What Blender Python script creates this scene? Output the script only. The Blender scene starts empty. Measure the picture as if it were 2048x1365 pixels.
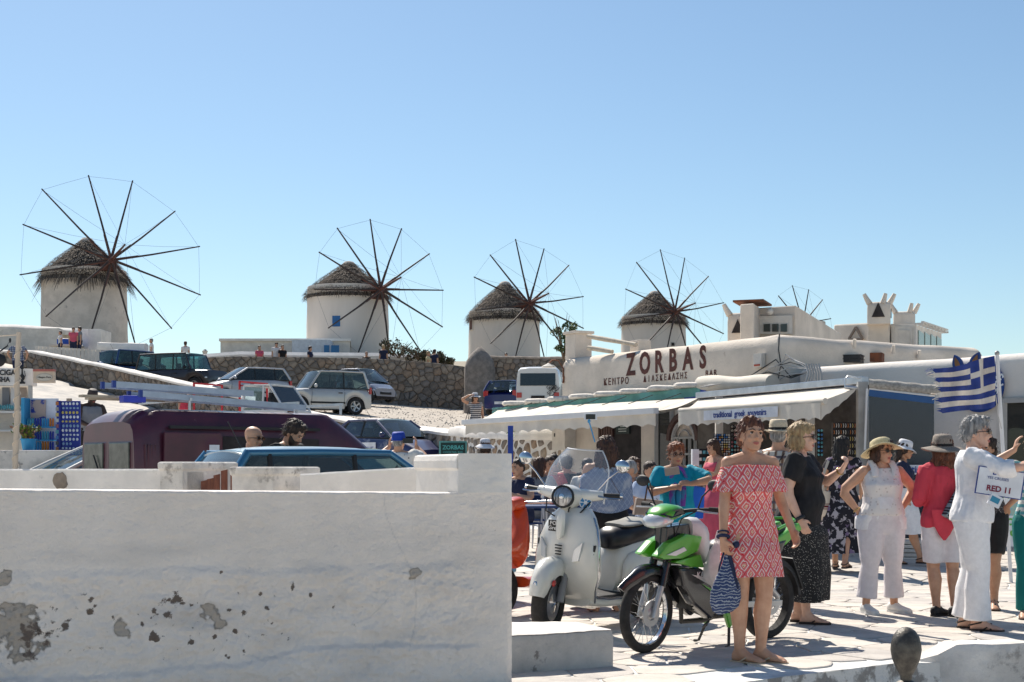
import bpy,bmesh,math,random
from math import sin,cos,pi,radians,sqrt,atan2,hypot
from mathutils import Vector,Matrix,noise
random.seed(7)
V=Vector
SC=bpy.context.scene
COL=SC.collection
# ------------------------------------------------------------------ camera, sky, sun, exposure
F,HC,HY=2844.0,1.32,935.0
cam=bpy.data.cameras.new('camera')
cam.lens=50.0;cam.sensor_width=36.0;cam.clip_start=0.05;cam.clip_end=4000
cam.shift_y=(HY-682.5)/2048.0
co=bpy.data.objects.new('camera',cam);COL.objects.link(co)
co.location=(0,0,HC);co.rotation_euler=(pi/2,0,0)
SC.camera=co
SUN_EL=radians(47)
SUN_DIR=V((-0.42,1.0,0)).normalized()
world=bpy.data.worlds.new('World');SC.world=world;world.use_nodes=True
wn=world.node_tree;wn.nodes.clear()
wo=wn.nodes.new('ShaderNodeOutputWorld');wb=wn.nodes.new('ShaderNodeBackground')
sky=wn.nodes.new('ShaderNodeTexSky');sky.sky_type='NISHITA';sky.sun_disc=False
sky.sun_elevation=SUN_EL
sky.sun_rotation=atan2(SUN_DIR.x,SUN_DIR.y)
sky.altitude=0;sky.air_density=1.0;sky.dust_density=0.35;sky.ozone_density=0.8
wb.inputs['Strength'].default_value=0.071
tint=wn.nodes.new('ShaderNodeMix');tint.data_type='RGBA';tint.blend_type='MULTIPLY';tint.inputs['Factor'].default_value=1
tint.inputs['B'].default_value=(.795,.905,.95,1);wn.links.new(sky.outputs[0],tint.inputs['A']);wn.links.new(tint.outputs['Result'],wb.inputs[0]);wn.links.new(wb.outputs[0],wo.inputs[0])
sl=bpy.data.lights.new('sun','SUN');sl.energy=4.1;sl.angle=radians(0.55);sl.color=(1.0,0.925,0.82)
so=bpy.data.objects.new('sun',sl);COL.objects.link(so)
sd=V((SUN_DIR.x*cos(SUN_EL),SUN_DIR.y*cos(SUN_EL),sin(SUN_EL)))
so.rotation_euler=sd.to_track_quat('Z','Y').to_euler()
SC.view_settings.view_transform='Standard';SC.view_settings.look='None'
SC.view_settings.gamma=1.0;SC.view_settings.use_curve_mapping=False
SC.view_settings.exposure=0.77
def P(x,y,Y):
 """the place in the world that the photograph shows at pixel (x, y) when it stands Y metres away"""
 return V(((x-1024.0)*Y/F,Y,HC-(y-HY)*Y/F))
def PX(x,Y):return (x-1024.0)*Y/F
def PZ(y,Y):return HC-(y-HY)*Y/F
# ------------------------------------------------------------------ materials
MATS={}
def nn(nt,t,**kw):
 n =nt.nodes.new(t)
 for k,v in kw.items():
  if k in n.inputs:n.inputs[k].default_value=v
  else:setattr(n,k,v)
 return n
def mat(name,c,rough=.6,metal=0.,c2=None,vs=4.,var=.12,bump=0.,bs=40.,coat=0.,alpha=1.,trans=0.,emis=None,
stretch=None,c3=None,vs3=1.,t3=.6,sheen=0.,cmin=.38,cmax=.62,ior=1.45,sub=0.):
 """plain procedural surface: a colour mottled by noise, optional second and third tone, fine relief"""
 if name in MATS:return MATS[name]
 m=bpy.data.materials.new(name);m.use_nodes=True;nt=m.node_tree
 b=nt.nodes['Principled BSDF']
 b.inputs['Roughness'].default_value=rough;b.inputs['Metallic'].default_value=metal
 b.inputs['Coat Weight'].default_value=coat;b.inputs['Coat Roughness'].default_value=.06
 b.inputs['Alpha'].default_value=alpha;b.inputs['Transmission Weight'].default_value=trans
 b.inputs['IOR'].default_value=ior;b.inputs['Sheen Weight'].default_value=sheen
 if sub:b.inputs['Subsurface Weight'].default_value=sub;b.inputs['Subsurface Radius'].default_value=(.02,.008,.004)
 if emis:b.inputs['Emission Color'].default_value=(*emis,1);b.inputs['Emission Strength'].default_value=1
 c=tuple(c)
 tc=nt.nodes.new('ShaderNodeTexCoord');vec=tc.outputs['Object']
 if stretch:
  mp=nn(nt,'ShaderNodeMapping');mp.inputs['Scale'].default_value=stretch
  nt.links.new(vec,mp.inputs['Vector']);vec=mp.outputs['Vector']
 if c2 is None:c2=tuple(min(1,max(0,x*(1-var)))for x in c);cA=tuple(min(1,x*(1+var*.6))for x in c)
 else:cA=c
 nz=nn(nt,'ShaderNodeTexNoise',Scale=vs,Detail=7.0,Roughness=.62);nt.links.new(vec,nz.inputs['Vector'])
 rp=nt.nodes.new('ShaderNodeValToRGB');rp.color_ramp.elements[0].position=cmin;rp.color_ramp.elements[1].position=cmax
 rp.color_ramp.elements[0].color=(*c2,1);rp.color_ramp.elements[1].color=(*cA,1)
 nt.links.new(nz.outputs['Fac'],rp.inputs['Fac']);out=rp.outputs['Color']
 if c3:
  n3=nn(nt,'ShaderNodeTexNoise',Scale=vs3,Detail=9.0,Roughness=.7);nt.links.new(vec,n3.inputs['Vector'])
  r3=nt.nodes.new('ShaderNodeValToRGB');r3.color_ramp.elements[0].position=t3;r3.color_ramp.elements[1].position=min(1,t3+.06)
  mx=nt.nodes.new('ShaderNodeMix');mx.data_type='RGBA'
  nt.links.new(n3.outputs['Fac'],r3.inputs['Fac']);nt.links.new(r3.outputs['Color'],mx.inputs['Factor'])
  nt.links.new(out,mx.inputs['A']);mx.inputs['B'].default_value=(*c3,1);out=mx.outputs['Result']
 nt.links.new(out,b.inputs['Base Color'])
 if bump:
  nb=nn(nt,'ShaderNodeTexNoise',Scale=bs,Detail=6.0,Roughness=.65);nt.links.new(vec,nb.inputs['Vector'])
  bp=nn(nt,'ShaderNodeBump',Strength=min(1,bump),Distance=.02*max(1,bump));nt.links.new(nb.outputs['Fac'],bp.inputs['Height'])
  nt.links.new(bp.outputs['Normal'],b.inputs['Normal'])
 MATS[name]=m
 return m
def glass(name,tint,clear=.35,rough=.03,body=.12):
 """thin pane: part clear tint, part dark glossy"""
 if name in MATS:return MATS[name]
 m=bpy.data.materials.new(name);m.use_nodes=True;nt=m.node_tree;nt.nodes.clear()
 o=nt.nodes.new('ShaderNodeOutputMaterial');mx=nt.nodes.new('ShaderNodeMixShader');mx2=nt.nodes.new('ShaderNodeMixShader')
 tr=nt.nodes.new('ShaderNodeBsdfTransparent');tr.inputs[0].default_value=(*[min(1,t*1.0)for t in tint],1)
 df=nt.nodes.new('ShaderNodeBsdfDiffuse');df.inputs[0].default_value=(*[t*body for t in tint],1)
 gl=nt.nodes.new('ShaderNodeBsdfGlossy');gl.inputs['Roughness'].default_value=rough;gl.inputs[0].default_value=(1,1,1,1)
 fr=nt.nodes.new('ShaderNodeFresnel');fr.inputs[0].default_value=1.5
 mx.inputs[0].default_value=clear
 nt.links.new(df.outputs[0],mx.inputs[1]);nt.links.new(tr.outputs[0],mx.inputs[2])
 nt.links.new(fr.outputs[0],mx2.inputs[0]);nt.links.new(mx.outputs[0],mx2.inputs[1]);nt.links.new(gl.outputs[0],mx2.inputs[2])
 nt.links.new(mx2.outputs[0],o.inputs[0]);MATS[name]=m
 return m
# ------------------------------------------------------------------ mesh helper
def rotz(a):return Matrix.Rotation(a,3,'Z')
def frame(d,up=V((0,0,1))):
 d=d.normalized()
 if abs(d.dot(up))> .97:up=V((0,1,0))if abs(d.y)< .9 else V((1,0,0))
 x=up.cross(d).normalized();y=d.cross(x).normalized()
 return x,y
class MB:
 def __init__(s):s.v=[];s.f=[];s.m=[];s.cur=0
 def add(s,vs,fs):
  o=len(s.v);s.v +=[tuple(v)for v in vs]
  for f in fs:s.f.append(tuple(i+o for i in f));s.m.append(s.cur)
  return s
 def box(s,c,d,R=None,top=1.0):
  c=V(c);h=V(d)/2;vs=[]
  for k in (-1,1):
   t=top if k > 0 else 1.0
   for (i,j)in ((-1,-1),(1,-1),(1,1),(-1,1)):
    p=V((i*h.x*t,j*h.y*t,k*h.z));vs.append(c+(R@p if R else p))
  return s.add(vs,[(3,2,1,0),(4,5,6,7),(0,1,5,4),(1,2,6,5),(2,3,7,6),(3,0,4,7)])
 def beam(s,a,b,w,h=None,up=V((0,0,1))):
  a=V(a);b=V(b);x,y=frame(b-a,up);h=h or w;vs=[]
  for p in (a,b):
   for (i,j)in ((-1,-1),(1,-1),(1,1),(-1,1)):vs.append(p+x*i*w/2+y*j*h/2)
  return s.add(vs,[(3,2,1,0),(4,5,6,7),(0,1,5,4),(1,2,6,5),(2,3,7,6),(3,0,4,7)])
 def loft(s,rings,cap=True,close=False):
  n =len(rings[0]);vs=[p for r in rings for p in r];fs=[]
  m=len(rings)
  for k in range(m if close else m-1):
   a=k*n;b=((k+1)% m)*n
   for i in range(n):
    j=(i+1)% n;fs.append((a+i,a+j,b+j,b+i))
  if cap and not close:fs.append(tuple(range(n-1,-1,-1)));fs.append(tuple((m-1)*n+i for i in range(n)))
  return s.add(vs,fs)
 def tube(s,pts,r,n=8,cap=True,close=False,flat=1.0,up=V((0,0,1))):
  pts=[V(p)for p in pts];m=len(pts);rr=r if isinstance(r,(list,tuple))else [r]*m
  rings=[];px=None
  for i,p in enumerate(pts):
   if close:d=pts[(i+1)% m]-pts[i-1]
   else:d=pts[min(i+1,m-1)]-pts[max(i-1,0)]
   if d.length < 1e-9:d=V((0,0,1))
   if px is None:x,y=frame(d,up)
   else:
    d.normalize();x=px-d*px.dot(d)
    if x.length < 1e-5:x,y=frame(d,up)
    x.normalize();y=d.cross(x)
   px=x
   rings.append([p+x*cos(2*pi*k/n)*rr[i]+y*sin(2*pi*k/n)*rr[i]*flat for k in range(n)])
  return s.loft(rings,cap,close)
 def ell(s,c,r,n=14,m=9,R=None):
  c=V(c);r=V(r)if hasattr(r,'__len__')else V((r,r,r));rings=[]
  for k in range(m+1):
   a=-pi/2+pi*k/m;q=max(.02,cos(a))if k in (0,m)else cos(a)
   ring=[]
   for i in range(n):
    p=V((r.x*q*cos(2*pi*i/n),r.y*q*sin(2*pi*i/n),r.z*sin(a)));ring.append(c+(R@p if R else p))
   rings.append(ring)
  return s.loft(rings)
 def lathe(s,prof,n=24,c=(0,0,0),R=None,cap=True,close=False):
  c=V(c);rings=[]
  for (r,z)in prof:
   ring=[]
   for i in range(n):
    p=V((r*cos(2*pi*i/n),r*sin(2*pi*i/n),z));ring.append(c+(R@p if R else p))
   rings.append(ring)
  return s.loft(rings,cap,close)
 def prism(s,poly,h,M=None):
  """poly: 2-d outline in xy, raised by h along z, placed by the 4x4 matrix M"""
  n =len(poly);vs=[V((x,y,0))for x,y in poly]+[V((x,y,h))for x,y in poly]
  if M is not None:vs=[M@v for v in vs]
  fs=[tuple(range(n-1,-1,-1)),tuple(range(n,2*n))]+[(i,(i+1)% n,n+(i+1)% n,n+i)for i in range(n)]
  return s.add(vs,fs)
 def quad(s,a,b,c,d):return s.add([a,b,c,d],[(0,1,2,3)])
 def grid(s,fn,nu,nv):
  vs=[fn(i/nu,j/nv)for j in range(nv+1)for i in range(nu+1)]
  return s.add(vs,[(j*(nu+1)+i,j*(nu+1)+i+1,(j+1)*(nu+1)+i+1,(j+1)*(nu+1)+i)for j in range(nv)for i in range(nu)])
 def mesh(s,name,mats,smooth=0,bevel=0.,seg=2,weld=False):
  me=bpy.data.meshes.new(name);me.from_pydata(s.v,[],s.f)
  for m in (mats if isinstance(mats,(list,tuple))else [mats]):me.materials.append(m)
  if any(s.m):me.polygons.foreach_set('material_index',s.m)
  if bevel or weld or True:
   bm=bmesh.new();bm.from_mesh(me)
   if weld:bmesh.ops.remove_doubles(bm,verts=bm.verts,dist=1e-4)
   if bevel:
    es=[e for e in bm.edges if len(e.link_faces)== 2 and e.calc_face_angle(0)> .5]
    bmesh.ops.bevel(bm,geom=es,offset=bevel,segments=seg,affect='EDGES',profile=.7,clamp_overlap=True)
   bmesh.ops.recalc_face_normals(bm,faces=bm.faces)
   bm.to_mesh(me);bm.free()
  if smooth:
   me.polygons.foreach_set('use_smooth',[True]*len(me.polygons))
   me.set_sharp_from_angle(angle=radians(smooth))
  me.update()
  return me
 def obj(s,name,mats,parent=None,smooth=0,bevel=0.,seg=2,loc=None,rot=None,weld=False,**props):
  o=bpy.data.objects.new(name,s.mesh(name,mats,smooth,bevel,seg,weld));COL.objects.link(o)
  if parent is not None:o.parent=parent
  if loc is not None:o.location=loc
  if rot is not None:o.rotation_euler=rot
  for k,v in props.items():o[k]=v
  return o
def thing(name,label,cat,loc=(0,0,0),rz=0,group=None):
 o=bpy.data.objects.new(name,None);COL.objects.link(o);o.empty_display_size=.1
 o.location=loc;o.rotation_euler=(0,0,rz);o['label']=label;o['category']=cat
 if group:o['group']=group
 return o
def tag(o,label=None,cat=None,group=None,kind=None):
 if label:o['label']=label
 if cat:o['category']=cat
 if group:o['group']=group
 if kind:o['kind']=kind
 return o
def kids(o):return [c for c in bpy.data.objects if c.parent == o]
def copy_tree(o,parent=None):
 c=o.copy();COL.objects.link(c)
 if parent is not None:c.parent=parent
 for ch in kids(o):copy_tree(ch,c)
 return c
def text(name,s,size,material,M,parent=None,depth=.004,sx=1.0,bold=0.0,**props):
 """lettering laid in the plane of the 4x4 matrix M (x along the line, y up, z towards the reader)"""
 cu=bpy.data.curves.new(name,'FONT');cu.body=s;cu.size=size;cu.align_x='CENTER';cu.align_y='CENTER'
 cu.extrude=depth/2;cu.offset=bold;cu.resolution_u=3
 t=bpy.data.objects.new(name,cu);COL.objects.link(t);dg=bpy.context.evaluated_depsgraph_get()
 me=bpy.data.meshes.new_from_object(t.evaluated_get(dg));bpy.data.objects.remove(t)
 me.transform(M @ Matrix.Diagonal((sx,1,1,1)));me.materials.clear();me.materials.append(material)
 o=bpy.data.objects.new(name,me);COL.objects.link(o)
 if parent is not None:o.parent=parent
 for k,v in props.items():o[k]=v
 return o
def plane_M(origin,xdir,up=V((0,0,1))):
 x=V(xdir).normalized();z=x.cross(up).normalized();y=z.cross(x).normalized()
 M=Matrix.Identity(4)
 for i in range(3):M[i][0]=x[i];M[i][1]=y[i];M[i][2]=z[i];M[i][3]=origin[i]
 return M
def dist2seg(p,a,b):
 ab=b-a;t=max(0,min(1,(p-a).dot(ab)/ab.length_squared));return (p-a-ab*t).length
def smooth01(t):t=max(0,min(1,t));return t*t*(3-2*t)
def fbm(x,y,z=0.,o=5):return noise.fractal(V((x,y,z)),1.0,2.0,o)
def clip_poly(poly,nx,ny,d):
 out=[];n =len(poly)
 for i in range(n):
  a=poly[i];b=poly[(i+1)% n];da=a[0]*nx+a[1]*ny-d;db=b[0]*nx+b[1]*ny-d
  if da <= 0:out.append(a)
  if (da < 0 < db)or (db < 0 < da):
   t=da/(da-db);out.append((a[0]+(b[0]-a[0])*t,a[1]+(b[1]-a[1])*t))
 return out
def cells(x0,x1,y0,y1,a,b,jit=.42,rnd=random,wob=0.):
 """irregular polygons that tile a rectangle (a x b metres on average)"""
 nx=max(1,round((x1-x0)/a));ny=max(1,round((y1-y0)/b));a=(x1-x0)/nx;b=(y1-y0)/ny
 pt={}
 for j in range(-2,ny+2):
  for i in range(-2,nx+2):
   pt[i,j]=(x0+(i+.5+(.5*(j % 2)-.25)+rnd.uniform(-jit,jit))*a,y0+(j+.5+rnd.uniform(-jit,jit))*b)
 res=[]
 for j in range(-1,ny+1):
  for i in range(-1,nx+1):
   c=pt[i,j];poly=[(x0,y0),(x1,y0),(x1,y1),(x0,y1)]
   for dj in (-2,-1,0,1,2):
    for di in (-2,-1,0,1,2):
     q=pt.get((i+di,j+dj))
     if q is None or (di == 0 and dj == 0):continue
     ex,ey=q[0]-c[0],q[1]-c[1]
     poly=clip_poly(poly,ex,ey,ex*(q[0]+c[0])/2+ey*(q[1]+c[1])/2)
     if len(poly)< 3:break
    if len(poly)< 3:break
   if len(poly)>= 3:
    ar=abs(sum(poly[k][0]*poly[(k+1)% len(poly)][1]-poly[(k+1)% len(poly)][0]*poly[k][1]for k in range(len(poly))))/2
    if ar > a*b*.06:res.append(poly)
 return res
def cen(poly):return (sum(p[0]for p in poly)/len(poly),sum(p[1]for p in poly)/len(poly))
def shrink(poly,gap):
 c=cen(poly);out=[]
 for p in poly:
  d=hypot(p[0]-c[0],p[1]-c[1]);k=max(.3,(d-gap)/d)if d > 1e-6 else 1;out.append((c[0]+(p[0]-c[0])*k,c[1]+(p[1]-c[1])*k))
 return out
def roundoff(poly,t=.22):
 out=[];n =len(poly)
 for i in range(n):
  a=poly[i-1];b=poly[i];c=poly[(i+1)% n]
  out.append((b[0]+(a[0]-b[0])*t,b[1]+(a[1]-b[1])*t));out.append((b[0]+(c[0]-b[0])*t,b[1]+(c[1]-b[1])*t))
 return out
# ------------------------------------------------------------------ ground heights
def lower(X,Y):
 return max(0,Y-16-8*smooth01(-X/4))*(.03+.03*smooth01(-X/4))*(1+.09*max(0,-X-3))
def upper(X,Y):return -0.364-.0714*X+.0671*Y-.65*smooth01((X+3.8)/2.6)*smooth01((54-Y)/12)-.4*smooth01((Y-44)/6)
RAMP=[(-60,700,62),(60,700,60),(240,737,57),(400,773,53),(500,797,50),(620,827,46),(720,845,43),(800,853,40),(900,862,36),(960,867,33),(1040,869,31),(1122,869,29.6)]
RW=[P(x,y,Y)for x,y,Y in RAMP]
def ramp_Y(X):
 for a,b in zip(RW,RW[1:]):
  if a.x <= X <= b.x:return a.y+(b.y-a.y)*(X-a.x)/(b.x-a.x)
 return RW[0].y if X < RW[0].x else RW[-1].y+0*X
# ------------------------------------------------------------------ materials of the setting
M_white=mat('whitewash',(.80,.755,.70),.85,var=.10,vs=2.2,bump=.5,bs=22,c3=(.55,.52,.48),vs3=2.6,t3=.66)
M_whiteold=mat('old_whitewash',(.72,.675,.62),.9,var=.2,vs=3,bump=.8,bs=14,c3=(.36,.33,.30),vs3=3.2,t3=.57)
M_bldg=mat('building_plaster',(.69,.61,.52),.9,var=.14,vs=1.2,bump=.6,bs=26,c3=(.42,.33,.26),vs3=1.6,t3=.68)
M_bldg2=mat('building_plaster_clean',(.76,.71,.65),.9,var=.07,vs=1.0,bump=.35,bs=20,c3=(.5,.47,.44),vs3=1.2,t3=.7)
M_cream=mat('cream_plaster',(.68,.64,.58),.9,var=.12,vs=2,bump=.4,bs=20)
M_road=mat('pale_road',(.64,.585,.515),.95,c2=(.44,.42,.39),vs=1.2,bump=.8,bs=9,c3=(.30,.28,.26),vs3=3,t3=.62)
M_gravel=mat('gravel',(.50,.445,.375),.95,c2=(.35,.31,.265),vs=3.2,cmin=.42,cmax=.58,bump=1.5,bs=5)
M_hill=mat('dry_hill',(.38,.33,.25),.95,c2=(.24,.21,.16),vs=.8,bump=1.5,bs=3)
M_joint=mat('painted_joint',(.74,.73,.70),.9,var=.2,vs=5,bump=.5,bs=30)
M_flag=[mat('flagstone_%s' % k,c,.8,c2=c2,vs=3.5,bump=.5,bs=16,c3=(.32,.30,.29),vs3=2.2,t3=.64)for k,c,c2 in
(('a',(.60,.545,.48),(.47,.43,.385)),('b',(.55,.51,.465),(.42,.39,.36)),('c',(.64,.585,.52),(.53,.485,.43)))]
M_stone=[mat('wall_stone_%s' % k,c,.9,c2=c2,vs=5,bump=1,bs=14)for k,c,c2 in
(('a',(.30,.245,.195),(.19,.155,.125)),('b',(.22,.185,.155),(.14,.12,.10)),('c',(.37,.30,.235),(.23,.19,.15)),
('d',(.26,.225,.20),(.17,.15,.13)),('e',(.34,.245,.175),(.21,.16,.12)))]
M_mortar=mat('dark_joint',(.19,.155,.125),.95,var=.3,bump=1,bs=10)
M_mortar_w=mat('white_mortar',(.72,.69,.65),.95,var=.15,bump=1,bs=10)
M_concrete=mat('raw_concrete',(.58,.54,.49),.9,c2=(.44,.41,.375),vs=3,bump=.8,bs=20,c3=(.22,.2,.18),vs3=5,t3=.6)
M_curb=mat('chipped_curb',(.70,.68,.65),.9,c2=(.30,.28,.26),vs=7,cmin=.44,cmax=.52,bump=1,bs=18)
# ------------------------------------------------------------------ ground, roads, hill
def ground_sheet():
 xs=[-400,-150,-70,-40]+[-30+i*1.0 for i in range(46)]+[20,30,50,90,200,400]
 ys=[-400,-80,-20,-6,0,3,6,8,8.7]+[10+i*1.0 for i in range(56)]+[70,90,140,300,900,2500]
 mb=MB()
 def z(X,Y):
  if Y < 10.5 and X >-.3:return -.42
  if Y < 8.6:return -.42
  h=lower(max(X,-22),min(Y,60))
  if X < 3 and Y > ramp_Y(X)-.1:h=min(h,upper(max(X,-25),min(Y,60))-.6)
  return h-.03
 vs=[(x,y,z(x,y))for y in ys for x in xs];n =len(xs)
 fs=[(j*n+i,j*n+i+1,(j+1)*n+i+1,(j+1)*n+i)for j in range(len(ys)-1)for i in range(n-1)]
 mb.add(vs,fs);mb.obj('ground',M_road,smooth=60,kind='structure')
ground_sheet()
def ramp_Z(X):
 for a,b in zip(RW,RW[1:]):
  if a.x <= X <= b.x:return a.z+(b.z-a.z)*(X-a.x)/(b.x-a.x)
 return RW[0].z if X < RW[0].x else RW[-1].z
def ug(X,Y):return min(upper(X,Y),ramp_Z(X)-.12+.10*max(0,Y-ramp_Y(X)-.3))
def parking():
 mb=MB();N=70;K=26
 xs=[RW[0].x-14+(RW[-1].x+22-RW[0].x+14)*i/N for i in range(N+1)]
 vs=[]
 for k in range(K+1):
  for x in xs:
   y0=ramp_Y(x)+.15;Y=y0+(86-y0)*(k/K)**1.3
   X=max(x,-26)
   vs.append((x,Y,ug(X,Y)+.05*fbm(x*.8,Y*.5)))
 n =N+1
 mb.add(vs,[(j*n+i,j*n+i+1,(j+1)*n+i+1,(j+1)*n+i)for j in range(K)for i in range(N)])
 mb.obj('parking_ground',M_gravel,smooth=60,kind='structure')
# loose stones of the gravel lot
 gm=MB();rnd=random.Random(4)
 for i in range(2600):
  X=rnd.uniform(-12,2);Y=ramp_Y(X)+.5+rnd.random()**1.5*34;r=rnd.uniform(.02,.055)
  z=ug(X,Y)+.01
  b=[(X+r*cos(a)*rnd.uniform(.7,1.3),Y+r*sin(a)*rnd.uniform(.7,1.3),z-.02)for a in (0,1.5,3,4.6)]
  gm.add(b+[(X,Y,z+r*rnd.uniform(.3,.8))],[(0,1,4),(1,2,4),(2,3,4),(3,0,4)])
 gm.obj('loose_gravel',M_gravel,kind='stuff')
parking()
def hilltop():
 mb=MB();xs=[-160,-90,-60,-45,-38]+[-34+i*2 for i in range(24)]+[18,26,40,70,150];ys=[72.45,72.6,76,82,90,100,112,130,160,260]
 def z(x,y):
  if y < 72.5:return 1.0
  t=(y-72)/36
  b=6.0+3.6*min(1,max(0,t))-max(0,y-135)*.05
  b += .10*max(0,-x-20)*.4-.06*max(0,x)
  if x >-1.5:b=min(b,6.3+max(0,y-90)*.06)
  return b+.15*fbm(x*.2,y*.2)
 n =len(xs)
 mb.add([(x,y,z(x,y))for y in ys for x in xs],[(j*n+i,j*n+i+1,(j+1)*n+i+1,(j+1)*n+i)for j in range(len(ys)-1)for i in range(n-1)])
 mb.obj('hill',M_hill,smooth=60,kind='structure')
hilltop()
# ------------------------------------------------------------------ the plaza of flagstones
def plaza():
 edge=[(-.3,8.2),(1.15,8.55),(1.75,9.02),(2.6,9.62),(4.0,9.78),(14,9.78),(16,24),(9,30),(1,30.2),(-.8,27),(-.9,12)]
 def inside(x,y):
  c=False;n =len(edge)
  for i in range(n):
   (xa,ya),(xb,yb)=edge[i],edge[i-1]
   if (ya > y)!=(yb > y)and x <(xb-xa)*(y-ya)/(yb-ya)+xa:c=not c
  return c
 base=MB();n =34
# joint sheet, drawn as strips that follow the slope, clipped to the outline
 for j in range(46):
  y0=8.2+j*.5;y1=y0+.5
  poly=clip_poly(clip_poly(edge,0,-1,-y0),0,1,y1)
  if len(poly)>= 3:base.add([(x,y,lower(x,y)-.008)for x,y in poly],[tuple(range(len(poly)))])
 pl=base.obj('plaza',M_joint,kind='structure')
 side=MB()
 e2=edge[:6]
 for (a,b)in zip(e2,e2[1:]):
  L=hypot(b[0]-a[0],b[1]-a[1]);n =max(2,int(L/.05))
  nx,ny=(b[1]-a[1])/L,-(b[0]-a[0])/L
  def f(u,v,a=a,b=b,nx=nx,ny=ny):
   x=a[0]+(b[0]-a[0])*u;y=a[1]+(b[1]-a[1])*u;d=.015*fbm(x*6,y*6,v*3)+.02*v
   return (x+nx*d,y+ny*d,-.005-v*.45)
  side.grid(f,n,9)
 side.obj('plaza_edge',M_curb,pl,smooth=70)
 rnd=random.Random(11);polys=cells(-1.6,13,8.2,24.5,.50,.40,.40,rnd)
 good=[]
 for p in polys:
  if all(inside(*q)for q in p):
   c=cen(p);good.append((c[1]+abs(c[0]/c[1]-.18)*0+(30 if abs(c[0]/c[1])> .42 else 0),p))
 good.sort(key=lambda t:t[0]);stuff=MB();k=0
 for d,p in good:
  c=cen(p);q=roundoff(shrink(p,.012),.16);q2=shrink(q,.008);h=rnd.uniform(-.001,.003)
  m=MB()if k < 290 else stuff
  n =len(q);z0=lower(*c)
  tx,ty=rnd.uniform(-.004,.004),rnd.uniform(-.004,.004)
  o=(c[0],c[1])if k < 290 else (0,0)
  def pt(a,z):return (a[0]-o[0],a[1]-o[1],lower(*a)+z+(a[0]-c[0])*tx+(a[1]-c[1])*ty-(z0 if k < 290 else 0))
  vs=[pt(a,-.010)for a in q]+[pt(a,h-.001)for a in q]+[pt(a,h+.002)for a in q2]
  fs=[(i,(i+1)% n,n+(i+1)% n,n+i)for i in range(n)]+[(n+i,n+(i+1)% n,2*n+(i+1)% n,2*n+i)for i in range(n)]+[tuple(2*n+i for i in range(n))]
  m.add(vs,fs)
  if k < 290:m.obj('flagstone',rnd.choice(M_flag),pl,loc=(c[0],c[1],z0))
  k += 1
 stuff.obj('far_flagstones',M_flag[0],pl,kind='stuff')
 return pl
PLAZA=plaza()
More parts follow.
